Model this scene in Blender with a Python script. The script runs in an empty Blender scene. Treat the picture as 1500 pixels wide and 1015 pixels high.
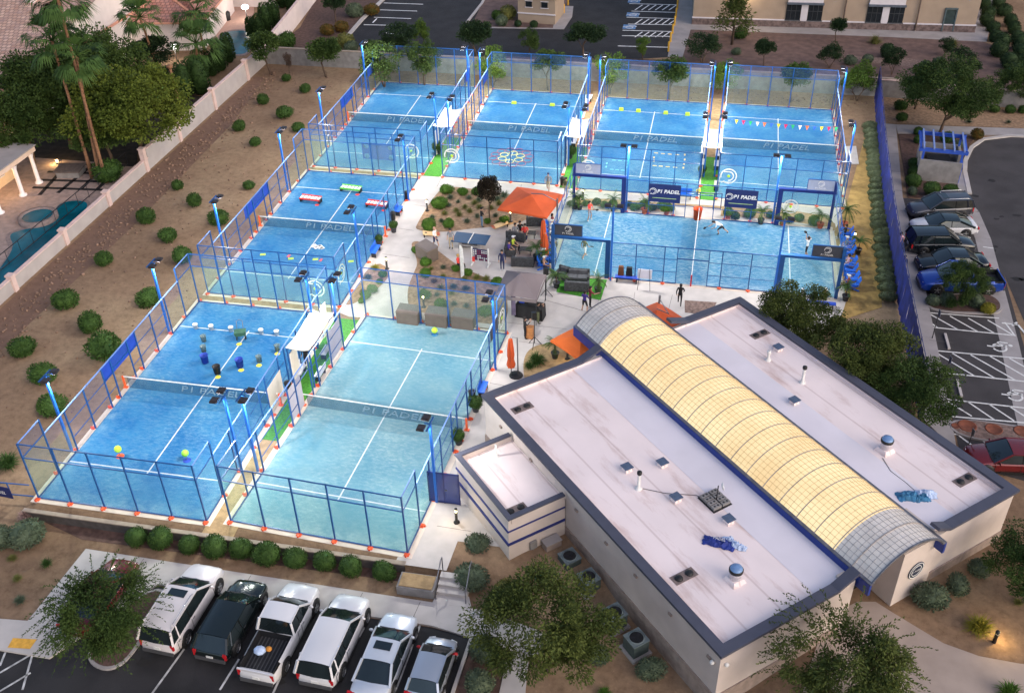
import bpy, math, random
from mathutils import Vector, Matrix
random.seed(11)
R = math.radians
sc = bpy.context.scene
COL = sc.collection
# ---------------------------------------------------------------- camera
CAM = Vector((29.4155, -44.0353, 38.7220))
RX = Vector((0.98035766, 0.19612329, -0.02084485))
RY = Vector((-0.09819378, 0.57701571, 0.81080876))
RZ = Vector((0.17104629, -0.79283575, 0.58493986))
FPX = 1470.05
cd = bpy.data.cameras.new('camera'); cam = bpy.data.objects.new('camera', cd); COL.objects.link(cam)
cam.matrix_world = Matrix(((RX.x, RY.x, RZ.x, CAM.x), (RX.y, RY.y, RZ.y, CAM.y), (RX.z, RY.z, RZ.z, CAM.z), (0, 0, 0, 1)))
cd.sensor_fit = 'HORIZONTAL'; cd.sensor_width = 36; cd.lens = 36 * FPX / 1500
cd.clip_start = 0.5; cd.clip_end = 3000
sc.camera = cam
# ---------------------------------------------------------------- sky, sun, exposure
w = bpy.data.worlds.new('World'); sc.world = w; w.use_nodes = True
nt = w.node_tree
sky = nt.nodes.new('ShaderNodeTexSky'); sky.sky_type = 'NISHITA'; sky.sun_disc = False
SUN_EL, SUN_AZ = 28, 118
sky.sun_elevation = R(SUN_EL); sky.sun_rotation = R(SUN_AZ); sky.air_density = 1.0; sky.dust_density = 2.0; sky.ozone_density = 1.0
bg = nt.nodes['Background']; bg.inputs[1].default_value = 0.105
nt.links.new(sky.outputs[0], bg.inputs[0])
sd = bpy.data.lights.new('sun', 'SUN'); sd.energy = 0.9; sd.angle = R(110); sd.color = (1, 0.79, 0.71)
so = bpy.data.objects.new('sun', sd); COL.objects.link(so)
sdir = Vector((math.cos(R(SUN_EL)) * math.sin(R(SUN_AZ)), math.cos(R(SUN_EL)) * math.cos(R(SUN_AZ)), math.sin(R(SUN_EL))))
so.rotation_euler = sdir.to_track_quat('Z', 'Y').to_euler(); so.location = sdir * 200
vs = sc.view_settings; vs.view_transform = 'Standard'; vs.look = 'None'; vs.exposure = 1.06; vs.gamma = 1
COURT_W = 780.0
sc.cycles.transparent_max_bounces = 40
sc.cycles.max_bounces = 6
# ---------------------------------------------------------------- helpers
def at(px, py, z=0.0):
    """the place on the level z that stands at this spot of the photograph"""
    d = RX * ((px - 750) / FPX) + RY * (-(py - 507.5) / FPX) - RZ
    return CAM + d * ((z - CAM.z) / d.z)

def srgb(r, g, b):
    f = lambda c: (c / 12.92 if c <= 0.04045 else ((c + 0.055) / 1.055) ** 2.4)
    return (f(r / 255), f(g / 255), f(b / 255))

MATS = {}
def mat(name, col, rough=0.7, var=0.18, scale=3.0, metal=0.0, bump=0.0, bscale=None, col2=None, spec=0.4, coat=0.0, detail=4, emit=None, estr=0, lo=0.35, hi=0.65):
    if name in MATS: return MATS[name]
    m = bpy.data.materials.new(name); m.use_nodes = True; t = m.node_tree; n = t.nodes; b = n['Principled BSDF']
    tc = n.new('ShaderNodeTexCoord')
    nz = n.new('ShaderNodeTexNoise'); nz.inputs['Scale'].default_value = scale; nz.inputs['Detail'].default_value = detail
    t.links.new(tc.outputs['Object'], nz.inputs['Vector'])
    rp = n.new('ShaderNodeValToRGB')
    c2 = col2 if col2 else tuple(c * (1 + var) for c in col)
    c1 = col if col2 else tuple(c * (1 - var) for c in col)
    rp.color_ramp.elements[0].position = lo; rp.color_ramp.elements[1].position = hi
    rp.color_ramp.elements[0].color = (*c1, 1); rp.color_ramp.elements[1].color = (*c2, 1)
    t.links.new(nz.outputs[0], rp.inputs[0]); t.links.new(rp.outputs[0], b.inputs['Base Color'])
    b.inputs['Roughness'].default_value = rough; b.inputs['Metallic'].default_value = metal
    b.inputs['Specular IOR Level'].default_value = spec; b.inputs['Coat Weight'].default_value = coat
    if emit: b.inputs['Emission Color'].default_value = (*emit, 1); b.inputs['Emission Strength'].default_value = estr
    if bump:
        n2 = n.new('ShaderNodeTexNoise'); n2.inputs['Scale'].default_value = bscale or scale * 6; n2.inputs['Detail'].default_value = 5
        t.links.new(tc.outputs['Object'], n2.inputs['Vector'])
        bp = n.new('ShaderNodeBump'); bp.inputs['Strength'].default_value = bump; bp.inputs['Distance'].default_value = 0.05
        t.links.new(n2.outputs[0], bp.inputs['Height']); t.links.new(bp.outputs[0], b.inputs['Normal'])
    MATS[name] = m
    return m

def see_through(name, col, alpha, rough=0.5, gloss=0.0):
    if name in MATS: return MATS[name]
    m = bpy.data.materials.new(name); m.use_nodes = True; t = m.node_tree; n = t.nodes
    out = n['Material Output']; b = n['Principled BSDF']
    b.inputs['Base Color'].default_value = (*col, 1); b.inputs['Roughness'].default_value = rough
    nz = n.new('ShaderNodeTexNoise'); nz.inputs['Scale'].default_value = 1.5
    ma = n.new('ShaderNodeMath'); ma.operation = 'MULTIPLY_ADD'; ma.inputs[1].default_value = alpha * 0.6; ma.inputs[2].default_value = alpha * 0.7
    t.links.new(nz.outputs[0], ma.inputs[0])
    tr = n.new('ShaderNodeBsdfTransparent'); mx = n.new('ShaderNodeMixShader')
    if gloss: tr.inputs[0].default_value = (0.92, 0.96, 0.93, 1)
    t.links.new(ma.outputs[0], mx.inputs[0]); t.links.new(tr.outputs[0], mx.inputs[1]); t.links.new(b.outputs[0], mx.inputs[2])
    t.links.new(mx.outputs[0], out.inputs[0])
    MATS[name] = m
    return m

class MB:
    def __init__(s): s.v = []; s.f = []; s.m = []; s.sm = []
    def add(s, vs, fs, mi=0, smooth=False):
        o = len(s.v); s.v += [tuple(v) for v in vs]
        for f in fs: s.f.append(tuple(i + o for i in f)); s.m.append(mi); s.sm.append(smooth)
        return s
    def box(s, c, d, rz=0.0, mi=0, taper=1.0):
        x, y, z = c; a, b, h = d[0] / 2, d[1] / 2, d[2] / 2; co, si = math.cos(rz), math.sin(rz); V = []
        for k, (dx, dy, dz) in enumerate([(-a, -b, -h), (a, -b, -h), (a, b, -h), (-a, b, -h), (-a, -b, h), (a, -b, h), (a, b, h), (-a, b, h)]):
            if dz > 0: dx *= taper; dy *= taper
            V.append((x + dx * co - dy * si, y + dx * si + dy * co, z + dz))
        return s.add(V, [(0, 3, 2, 1), (4, 5, 6, 7), (0, 1, 5, 4), (1, 2, 6, 5), (2, 3, 7, 6), (3, 0, 4, 7)], mi)
    def bar(s, p, q, wd, ht, mi=0):
        """box along p-q, wd wide (level), ht high"""
        p = Vector(p); q = Vector(q); d = (q - p); u = d.normalized()
        sd = u.cross(Vector((0, 0, 1)))
        if sd.length < 1e-4: sd = Vector((1, 0, 0))
        sd.normalize(); up = sd.cross(u).normalized(); sd = sd * wd / 2; up = up * ht / 2
        V = [p - sd - up, p + sd - up, p + sd + up, p - sd + up, q - sd - up, q + sd - up, q + sd + up, q - sd + up]
        return s.add(V, [(0, 1, 2, 3), (7, 6, 5, 4), (0, 4, 5, 1), (1, 5, 6, 2), (2, 6, 7, 3), (3, 7, 4, 0)], mi)
    def tube(s, pts, r, n=6, mi=0, cap=True):
        pts = [Vector(p) for p in pts]; rs = r if isinstance(r, (list, tuple)) else [r] * len(pts); V = []; F = []
        for i, p in enumerate(pts):
            d = (pts[min(i + 1, len(pts) - 1)] - pts[max(i - 1, 0)]).normalized()
            a = d.cross(Vector((0, 0, 1)) if abs(d.z) < 0.95 else Vector((1, 0, 0))).normalized(); b = d.cross(a)
            for k in range(n):
                t = 2 * math.pi * k / n; V.append(p + (a * math.cos(t) + b * math.sin(t)) * rs[i])
        for i in range(len(pts) - 1):
            for k in range(n):
                F.append((i * n + k, i * n + (k + 1) % n, (i + 1) * n + (k + 1) % n, (i + 1) * n + k))
        if cap: F += [tuple(range(n))[::-1], tuple(range((len(pts) - 1) * n, len(pts) * n))]
        return s.add(V, F, mi, True)
    def lathe(s, prof, c=(0, 0, 0), n=16, mi=0):
        V = []; F = []
        for (r, z) in prof:
            for k in range(n):
                t = 2 * math.pi * k / n; V.append((c[0] + r * math.cos(t), c[1] + r * math.sin(t), c[2] + z))
        for i in range(len(prof) - 1):
            for k in range(n): F.append((i * n + k, i * n + (k + 1) % n, (i + 1) * n + (k + 1) % n, (i + 1) * n + k))
        return s.add(V, F, mi, True)
    def prism(s, poly, z0, z1, mi=0):
        n = len(poly); V = [(p[0], p[1], z0) for p in poly] + [(p[0], p[1], z1) for p in poly]
        ar = sum(poly[i][0] * poly[(i + 1) % n][1] - poly[(i + 1) % n][0] * poly[i][1] for i in range(n))
        top = tuple(range(n, 2 * n)); bot = tuple(range(n))[::-1]
        F = [top, bot] + [(i, (i + 1) % n, n + (i + 1) % n, n + i) for i in range(n)]
        if ar < 0: F = [f[::-1] for f in F]
        return s.add(V, F, mi)
    def sheet(s, poly, z, mi=0):
        n = len(poly); ar = sum(poly[i][0] * poly[(i + 1) % n][1] - poly[(i + 1) % n][0] * poly[i][1] for i in range(n))
        f = tuple(range(n))
        return s.add([(p[0], p[1], z) for p in poly], [f if ar > 0 else f[::-1]], mi)
    def ball(s, c, r, n=10, m=6, mi=0):
        rx, ry, rz = r if isinstance(r, tuple) else (r, r, r)
        V = []; F = []
        for i in range(m + 1):
            ph = math.pi * i / m
            for k in range(n):
                t = 2 * math.pi * k / n; V.append((c[0] + rx * math.sin(ph) * math.cos(t), c[1] + ry * math.sin(ph) * math.sin(t), c[2] - rz * math.cos(ph)))
        for i in range(m):
            for k in range(n): F.append((i * n + k, i * n + (k + 1) % n, (i + 1) * n + (k + 1) % n, (i + 1) * n + k))
        return s.add(V, F, mi, True)
    def mesh(s, name, mats):
        me = bpy.data.meshes.new(name); me.from_pydata(s.v, [], s.f)
        for m in (mats if isinstance(mats, (list, tuple)) else [mats]): me.materials.append(m)
        me.polygons.foreach_set('material_index', s.m); me.polygons.foreach_set('use_smooth', s.sm); me.update()
        return me
    def build(s, name, mats, parent=None, loc=(0, 0, 0), rz=0.0):
        o = bpy.data.objects.new(name, s.mesh(name, mats)); COL.objects.link(o)
        o.location = loc; o.rotation_euler = (0, 0, rz)
        if parent: o.parent = parent
        return o

def put(me, name, parent=None, loc=(0, 0, 0), rz=0.0, sca=1.0):
    o = bpy.data.objects.new(name, me); COL.objects.link(o); o.location = loc; o.rotation_euler = (0, 0, rz)
    o.scale = sca if isinstance(sca, (tuple, list)) else (sca, sca, sca)
    if parent: o.parent = parent
    return o
def tag(o, label=None, cat=None, group=None, kind=None):
    if label: o['label'] = label
    if cat: o['category'] = cat
    if group: o['group'] = group
    if kind: o['kind'] = kind
    return o
def thing(name, label, cat, loc=(0, 0, 0), rz=0.0, group=None):
    o = bpy.data.objects.new(name, None); COL.objects.link(o); o.location = loc; o.rotation_euler = (0, 0, rz); o.empty_display_size = 0.2
    return tag(o, label, cat, group)
def kids(o): return [c for c in bpy.data.objects if c.parent == o]
def dup(root, loc, rz=0.0, label=None, group=None, sca=None):
    r = root.copy(); COL.objects.link(r); r.location = loc; r.rotation_euler = (0, 0, rz)
    if sca: r.scale = (sca, sca, sca)
    if label: r['label'] = label
    if group: r['group'] = group
    for ch in KID[root.name]:
        c = ch.copy(); COL.objects.link(c); c.parent = r
        for g in KID.get(ch.name, []):
            d = g.copy(); COL.objects.link(d); d.parent = c
    return r
KID = {}
def remember(root):
    KID[root.name] = kids(root)
    for c in KID[root.name]: KID[c.name] = kids(c)
ORD = ['first', 'second', 'third', 'fourth', 'fifth', 'sixth', 'seventh', 'eighth', 'ninth', 'tenth', 'eleventh', 'twelfth', 'thirteenth', 'fourteenth', 'fifteenth', 'sixteenth', 'seventeenth', 'eighteenth', 'nineteenth', 'twentieth',
       'twenty-first', 'twenty-second', 'twenty-third', 'twenty-fourth', 'twenty-fifth', 'twenty-sixth', 'twenty-seventh', 'twenty-eighth', 'twenty-ninth', 'thirtieth', 'thirty-first', 'thirty-second', 'thirty-third', 'thirty-fourth', 'thirty-fifth', 'thirty-sixth', 'thirty-seventh', 'thirty-eighth', 'thirty-ninth', 'fortieth']
_fc = {}
def text_mesh(s, size, shear=0.0, ext=0.004, bold=0.0):
    k = (s, size, shear)
    if k in _fc: return _fc[k]
    cu = bpy.data.curves.new('lettering', 'FONT'); cu.body = s; cu.size = size; cu.align_x = 'CENTER'; cu.align_y = 'CENTER'; cu.shear = shear; cu.extrude = ext; cu.offset = bold
    cu.resolution_u = 2
    o = bpy.data.objects.new('tmp', cu); COL.objects.link(o)
    dg = bpy.context.evaluated_depsgraph_get(); dg.update()
    me = bpy.data.meshes.new_from_object(o.evaluated_get(dg)); bpy.data.objects.remove(o)
    _fc[k] = me
    return me
def letters(s, size, m, parent, loc, rot, shear=0.0, bold=0.0):
    me = text_mesh(s, size, shear, bold=bold)
    if not me.materials: me.materials.append(m)
    o = bpy.data.objects.new('lettering', me); COL.objects.link(o); o.location = loc; o.rotation_euler = rot
    if parent: o.parent = parent
    return o
def ss(a, b, x):
    t = max(0, min(1, (x - a) / (b - a))); return t * t * (3 - 2 * t)
def gz(x, y):
    """ground level: the courts stand on a raised platform, the front car park lies lower"""
    s = 1 if y < -10.95 else 0
    if x > 18.7: s = ss(-9.3, -11.6, y)
    if x < -5.2: s = ss(-8.0, -12.0, y)
    return -0.6 * s * (1 - ss(31.5, 37.0, x))
# ================================================================ materials of the setting
CONC = mat('concrete', srgb(178, 172, 168), 0.85, 0.07, 1.2, bump=0.15, bscale=30)
CONC2 = mat('worn_concrete', srgb(150, 145, 144), 0.85, 0.10, 0.8, bump=0.15, bscale=30)
ASPH = mat('asphalt', (0.020, 0.0195, 0.022), 0.9, 0.25, 0.6, bump=0.4, bscale=40)
ASPH2 = mat('old_asphalt', (0.047, 0.043, 0.045), 0.9, 0.22, 0.4, bump=0.4, bscale=40)
WHITE = mat('white_paint', (0.66, 0.66, 0.64), 0.6, 0.12, 6)
FADED = mat('faded_white_paint', (0.42, 0.42, 0.42), 0.7, 0.35, 3)
TURF = mat('green_turf', (0.05, 0.22, 0.02), 0.9, 0.3, 8, bump=0.4, bscale=60)
CMU = mat('block_wall', (0.22, 0.21, 0.205), 0.9, 0.15, 2, bump=0.3, bscale=12)
STUCCO = mat('pale_stucco', srgb(196, 182, 172), 0.9, 0.05, 1.0, bump=0.1, bscale=40)
CAPM = mat('wall_cap', srgb(205, 180, 172), 0.85, 0.08, 2)
DARKMETAL = mat('dark_metal', (0.03, 0.03, 0.035), 0.5, 0.2, 4, metal=0.4)
BLACK = mat('black_plastic', (0.012, 0.012, 0.013), 0.5, 0.3, 5)
def ground_material():
    m = bpy.data.materials.new('desert_ground'); m.use_nodes = True; t = m.node_tree; n = t.nodes; b = n['Principled BSDF']
    tc = n.new('ShaderNodeTexCoord')
    def noise(sc_, det=6, rough=0.6):
        z = n.new('ShaderNodeTexNoise'); z.inputs['Scale'].default_value = sc_; z.inputs['Detail'].default_value = det; z.inputs['Roughness'].default_value = rough
        t.links.new(tc.outputs['Object'], z.inputs['Vector']); return z
    def ramp(src, stops):
        r = n.new('ShaderNodeValToRGB'); e = r.color_ramp.elements
        while len(e) < len(stops): e.new(0.5)
        for q, (p, c) in zip(e, stops): q.position = p; q.color = (*c, 1)
        t.links.new(src, r.inputs[0]); return r
    big = ramp(noise(0.10).outputs[0], [(0.35, srgb(118, 96, 77)), (0.5, srgb(133, 110, 89)), (0.68, srgb(150, 129, 104))])
    fine = ramp(noise(2.2, 8, 0.75).outputs[0], [(0.32, (0.62, 0.60, 0.58)), (0.5, (1, 1, 1)), (0.72, (1.3, 1.28, 1.25))])
    vo = n.new('ShaderNodeTexVoronoi'); vo.inputs['Scale'].default_value = 3.0; t.links.new(tc.outputs['Object'], vo.inputs['Vector'])
    peb = ramp(vo.outputs['Distance'], [(0.05, (1.35, 1.33, 1.3)), (0.16, (1, 1, 1)), (1, (0.95, 0.95, 0.95))])
    mx = n.new('ShaderNodeMixRGB'); mx.blend_type = 'MULTIPLY'; mx.inputs[0].default_value = 0.8
    t.links.new(big.outputs[0], mx.inputs[1]); t.links.new(fine.outputs[0], mx.inputs[2])
    m2 = n.new('ShaderNodeMixRGB'); m2.blend_type = 'MULTIPLY'; m2.inputs[0].default_value = 0.7
    t.links.new(mx.outputs[0], m2.inputs[1]); t.links.new(peb.outputs[0], m2.inputs[2])
    t.links.new(m2.outputs[0], b.inputs['Base Color']); b.inputs['Roughness'].default_value = 0.95; b.inputs['Specular IOR Level'].default_value = 0.1
    bp = n.new('ShaderNodeBump'); bp.inputs['Strength'].default_value = 0.6; bp.inputs['Distance'].default_value = 0.06
    t.links.new(noise(6, 8, 0.7).outputs[0], bp.inputs['Height']); t.links.new(bp.outputs[0], b.inputs['Normal'])
    return m
GROUND = ground_material()
SANDY = mat('sandy_gravel', srgb(150, 126, 92), 0.95, 0.2, 2.5, bump=0.6, bscale=8, detail=8)
BEDG = mat('planting_gravel', srgb(140, 114, 90), 0.95, 0.28, 3.5, bump=0.7, bscale=9, detail=8)
REDG = mat('brown_gravel', srgb(84, 64, 57), 0.95, 0.3, 3.0, bump=0.7, bscale=9, detail=8)
COBBLE = mat('cobble_stone', srgb(118, 98, 90), 0.95, 0.35, 5.0, bump=0.8, bscale=7)
# ================================================================ the ground
xs = [-700, -400, -200, -120, -80] + [-60 + 2 * i for i in range(26)] + [-8 + 0.8 * i for i in range(60)] + [40 + 2 * i for i in range(26)] + [120, 200, 400, 700]
ys = [-400, -200, -100, -60, -40, -30] + [-24 + 0.8 * i for i in range(15)] + [-11.6, -11.0, -10.94, -9.8, -9.2, -8.4, -7.6, -6] + [-4 + 4 * i for i in range(30)] + [125, 160, 220, 350, 600, 1000]
g = MB(); nx = len(xs)
rg = random.Random(5)
V = [(x, y, gz(x, y) - 0.012) for y in ys for x in xs]
F = [(j * nx + i, j * nx + i + 1, (j + 1) * nx + i + 1, (j + 1) * nx + i) for j in range(len(ys) - 1) for i in range(nx - 1)]
g.add(V, F, 0, True); tag(g.build('ground', GROUND), kind='structure')

def P(l, z=0.0): return [at(x, y, z).to_2d() for x, y in l]
def paved(name, poly, m, z, th=0.0):
    b = MB()
    if th: b.prism(poly, z - th, z)
    else: b.sheet(poly, z)
    return tag(b.build(name, m), kind='structure')
# --- pavements round the courts
paved('walkway', [(5.4, 31.9), (5.4, 10.4), (6.3, 10.0), (11.9, 10.4), (17.3, 10.2), (15.9, -11.05), (18.62, -11.05), (18.7, -9.0), (21.5, -9.0), (26, -3), (40.6, 17.2), (40.6, 29.0), (41.9, 30.9), (41.2, 31.35), (30, 31.3), (19, 31.6), (7, 31.9)], CONC, 0.004)
# joints in the concrete, scored lines
# --- planting beds
def smooth(poly, k=2):
    for _ in range(k):
        q = []
        for i in range(len(poly)):
            a = Vector(poly[i]); b = Vector(poly[(i + 1) % len(poly)]); q += [a.lerp(b, 0.25), a.lerp(b, 0.75)]
        poly = q
    return poly
paved('planting_bed', smooth(P([(650, 272), (700, 278), (745, 285), (800, 292), (775, 322), (745, 331), (700, 334), (650, 341), (607, 338), (612, 326), (630, 296)])), BEDG, 0.012)
paved('planting_bed', smooth(P([(600, 357), (613, 384), (606, 400), (597, 422), (597, 448), (612, 458), (700, 473), (745, 478), (742, 420), (700, 402), (672, 390), (650, 374), (640, 366), (612, 352)])), BEDG, 0.012)
paved('planting_bed', smooth(P([(548, 382), (572, 394), (568, 410), (540, 434), (508, 450), (504, 438)]), 2), BEDG, 0.012)
paved('planting_bed', smooth(P([(842, 300), (1000, 314), (1120, 320), (1195, 330), (1225, 342), (1223, 324), (1190, 312), (1110, 305), (1000, 299), (850, 289)]), 1), SANDY, 0.010)
paved('walkway', P([(985, 300), (1057, 306), (1054, 325), (984, 319)]), CONC, 0.016)
paved('planting_bed', smooth(P([(765, 530), (775, 510), (800, 502), (830, 508), (850, 520), (845, 545), (770, 570)]), 2), SANDY, 0.012)
paved('planting_bed', P([(1003, 440), (1050, 443), (1040, 462), (1003, 458)]), COBBLE, 0.012)
paved('grass_strip', P([(1240, 300), (1272, 180), (1292, 450), (1230, 470), (1240, 440), (1222, 340)]), mat('dry_yellow_ground', srgb(150, 122, 70), 0.95, 0.25, 1.5, bump=0.6, bscale=10, detail=8), 0.006)
paved('service_pad', P([(1238, 215), (1254, 215), (1258, 241), (1243, 241)]), CONC, 0.05, 0.06)
# patio paving (tinted square under the lounge) and turf carpets
paved('patio_paving', P([(735, 386), (752, 348), (800, 352), (800, 392)]), mat('tinted_paving', srgb(168, 150, 142), 0.85, 0.08, 2), 0.010)
paved('turf_carpet', P([(818, 400), (890, 408), (880, 440), (815, 428)]), TURF, 0.012)
# --- raised front edge: retaining wall
rw = thing('retaining_wall', 'low grey block retaining wall along the front of the courts', 'wall', (0, 0, 0))
b = MB(); b.box((5.6, -10.98, -0.40), (21.6, 0.2, 0.76)); b.build('wall_face', mat('shaded_block', (0.075, 0.066, 0.062), 0.9, 0.2, 3, bump=0.3), rw)  # face darker than the other block: its shade is put into the colour
b = MB(); b.box((5.6, -10.96, 0.0), (21.7, 0.26, 0.07)); b.build('coping', mat('coping', srgb(150, 136, 122), 0.9, 0.1, 3), rw)
pw = thing('planter_box', 'square block planter with gravel top beside the front steps', 'planter')
b = MB(); b.box((17.35, -11.98, -0.30), (1.9, 1.0, 0.56)); b.build('wall_face', CMU, pw)
b = MB(); b.box((17.35, -11.98, 0.01), (1.7, 0.84, 0.06)); b.build('gravel_top', SANDY, pw)
# --- front steps and rails
st = thing('front_steps', 'three pale concrete steps down from the court path to the car park', 'steps')
for k in range(3):
    b = MB(); b.box((19.15, -11.3 - 0.36 * k, -0.15 * k - 0.38), (1.55, 0.36, 0.75 - 0.0)); b.build('step', CONC, st)
for nm, x in (('left', 18.42), ('right', 19.95)):
    h = thing('stair_handrail', 'bent steel handrail on the %s side of the front steps' % nm, 'handrail')
    b = MB(); b.tube([(x, -11.0, 0), (x, -11.0, 0.9), (x, -11.25, 0.92), (x, -12.2, 0.35), (x, -12.5, 0.32), (x, -12.5, -0.55)], 0.03, 6); b.build('rail', mat('steel_rail', (0.2, 0.2, 0.22), 0.4, metal=0.7), h)
# --- front walk and car park (0.6 m below)
LOW = -0.6
paved('front_pavement', [(-0.7, -12.55), (20.9, -12.75), (24.3, -13.6), (24.0, -15.0), (18.6, -14.1), (4.2, -14.1), (1.3, -19.2), (-6, -19.2), (-6, -17.8), (-3.2, -17.6), (-1.0, -17.4)], CONC, LOW + 0.10, 0.14)
paved('front_pavement', [(18.4, -12.05), (20.0, -12.05), (20.3, -12.75), (18.3, -12.75)], CONC, LOW + 0.104, 0.1)
paved('front_pavement', P([(745, 955), (775, 960), (768, 1030), (728, 1030)], LOW), CONC, LOW + 0.05, 0.08)
paved('car_park', [(1.3, -19.1), (4.2, -14.15), (18.6, -14.15), (21.4, -14.5), (20.4, -24), (20, -40), (-30, -40), (-30, -19.1)], ASPH, LOW + 0.004)
paved('kerb_ramp', P([(20, 936), (55, 938), (45, 952), (12, 950)], LOW), mat('yellow_warning_pad', srgb(214, 160, 60), 0.7, 0.12, 5), LOW + 0.108)
# planted islands of the front car park
def island(poly, m, z, ringw=0.16, h=0.12):
    poly = smooth(poly, 2); n = len(poly); c = Vector((sum(p[0] for p in poly) / n, sum(p[1] for p in poly) / n))
    b = MB(); b.prism(poly, z - 0.02, z + h); tag(b.build('kerb', CONC2), kind='structure')
    inn = [c + (Vector(p) - c) * (1 - ringw / max(0.3, (Vector(p) - c).length)) for p in poly]
    b = MB(); b.sheet(inn, z + h + 0.01); tag(b.build('planting_bed', m), kind='structure')
island(P([(222, 862), (250, 868), (225, 912), (190, 968), (160, 985), (132, 975), (128, 955), (165, 905)], LOW), REDG, LOW)
bay = MB()
for (x0, y0, x1, y1) in ((233, 905, 247, 880), (270, 950, 205, 1040), (322, 1010, 350, 965), (490, 1000, 545, 897), (425, 960, 400, 1015), (578, 1015, 618, 908), (640, 1040, 652, 1015)):
    p, q = at(x0, y0, LOW), at(x1, y1, LOW); bay.bar((p.x, p.y, LOW + 0.008), (q.x, q.y, LOW + 0.008), 0.10, 0.004)
for (x0, y0, x1, y1) in ((0, 985, 48, 957), (0, 1012, 45, 985), (48, 957, 33, 1010), (0, 975, 8, 955)):
    p, q = at(x0, y0, LOW), at(x1, y1, LOW); bay.bar((p.x, p.y, LOW + 0.012), (q.x, q.y, LOW + 0.012), 0.10, 0.004)
tag(bay.build('parking_lines', FADED), kind='structure')
b = MB(); p, q = at(697, 916, LOW), at(655, 1040, LOW); b.bar((p.x, p.y, LOW + 0.06), (q.x, q.y, LOW + 0.06), 0.16, 0.13); tag(b.build('kerb', CONC), kind='structure')
paved('planting_bed', P([(702, 916), (760, 935), (748, 955), (738, 990), (725, 1060), (650, 1060)], LOW), REDG, LOW + 0.02)
paved('planting_bed', P([(60, 762), (590, 832), (680, 848), (672, 862), (575, 850), (120, 790)], LOW), REDG, LOW + 0.006)
# --- entrance plaza, right
paved('entrance_plaza', smooth([(37.2, -10.6), (39.2, -9.0), (40.6, -10.0), (43, -11.6), (46.5, -11.8), (50, -11), (60, -12), (60, -20), (36, -24), (35.6, -16)], 1), mat('plaza_concrete', srgb(160, 146, 136), 0.85, 0.10, 0.7, bump=0.15, bscale=20), 0.006)
# --- right path, kerbs and car park
paved('side_path', P([(1289, 182), (1312, 184), (1322, 290), (1346, 380), (1380, 545), (1402, 665), (1352, 615), (1318, 450)]), CONC2, 0.10, 0.12)
paved('side_path', P([(1312, 184), (1500, 190), (1600, 195), (1600, 207), (1500, 200), (1315, 196)]), CONC2, 0.096, 0.12)
paved('right_road', P([(1435, 205), (1470, 200), (1720, 210), (1760, 900), (1560, 720), (1500, 470), (1440, 330), (1420, 285), (1414, 250), (1418, 222)]), ASPH2, 0.000)
paved('rock_strip', [(-17.6, -6), (-15.6, -4), (-15.2, 20), (-15.8, 40), (-17.4, 52), (-18.6, 52), (-18.6, -6)], mat('red_rock', srgb(112, 87, 72), 0.95, 0.12, 2.2, bump=0.9, bscale=5, detail=8), -0.004)
paved('right_car_park', P([(1322, 290), (1400, 296), (1445, 330), (1470, 400), (1560, 720), (1410, 680), (1352, 420)]), ASPH2, 0.004)
b = MB()
gut = [(1402, 288), (1423, 310), (1440, 350), (1458, 420), (1478, 500), (1500, 600), (1520, 680)]
for i in range(len(gut) - 1):
    p, q = at(*gut[i]), at(*gut[i + 1]); b.bar((p.x, p.y, 0.002), (q.x, q.y, 0.002), 1.15, 0.02)
tag(b.build('gutter', CONC2), kind='structure')
paved('planting_bed', P([(1316, 197), (1430, 200), (1418, 215), (1410, 240), (1412, 262), (1400, 262), (1395, 290), (1330, 290)]), REDG, 0.05, 0.06)
paved('planting_bed', P([(1290, 140), (1600, 160), (1600, 193), (1289, 180)]), BEDG, 0.02)
paved('kerb_walk', P([(1398, 252), (1412, 250), (1420, 285), (1406, 289)]), CONC2, 0.09, 0.1)
b = MB()
crb = [at(x, y) for x, y in ((1600, 205), (1480, 200), (1440, 205), (1423, 217), (1414, 236), (1413, 252), (1420, 285))]
for i in range(len(crb) - 1): b.bar((crb[i].x, crb[i].y, 0.06), (crb[i + 1].x, crb[i + 1].y, 0.06), 0.35, 0.13)
tag(b.build('kerb', CONC), kind='structure')
island(P([(1350, 437), (1440, 428), (1465, 440), (1470, 455), (1455, 463), (1360, 457)]), REDG, 0.0)
island(P([(1388, 612), (1500, 626), (1560, 640), (1560, 668), (1500, 655), (1395, 640)]), COBBLE, 0.0)
hat = MB()
def hl(x0, y0, x1, y1, wd=0.11):
    p, q = at(x0, y0), at(x1, y1); hat.bar((p.x, p.y, 0.018), (q.x, q.y, 0.018), wd, 0.004)
def c2(x, y): return 1100 + x / 2.985, 320 + y / 2.985
for l in ((765, 412, 1085, 437), (775, 475, 1150, 512), (780, 418, 905, 487), (870, 428, 990, 495), (950, 437, 1065, 503), (1035, 445, 1145, 510), (775, 450, 815, 478),
          (800, 578, 1240, 618), (820, 673, 1240, 718), (805, 585, 975, 688), (880, 590, 1065, 698), (960, 597, 1155, 707), (1045, 603, 1240, 715), (1130, 612, 1250, 680), (815, 635, 880, 680),
          (845, 790, 1250, 835), (865, 865, 1250, 898), (850, 793, 965, 865), (945, 800, 1063, 880), (1040, 812, 1150, 885), (1130, 822, 1240, 893), (880, 942, 1240, 985), (910, 950, 990, 1010), (1010, 968, 1060, 1010), (1110, 455, 1155, 515)):
    hl(*c2(l[0], l[1]), *c2(l[2], l[3]))
hl(1440, 362, 1455, 364, 0.1)
tag(hat.build('parking_lines', WHITE), kind='structure')
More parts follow.
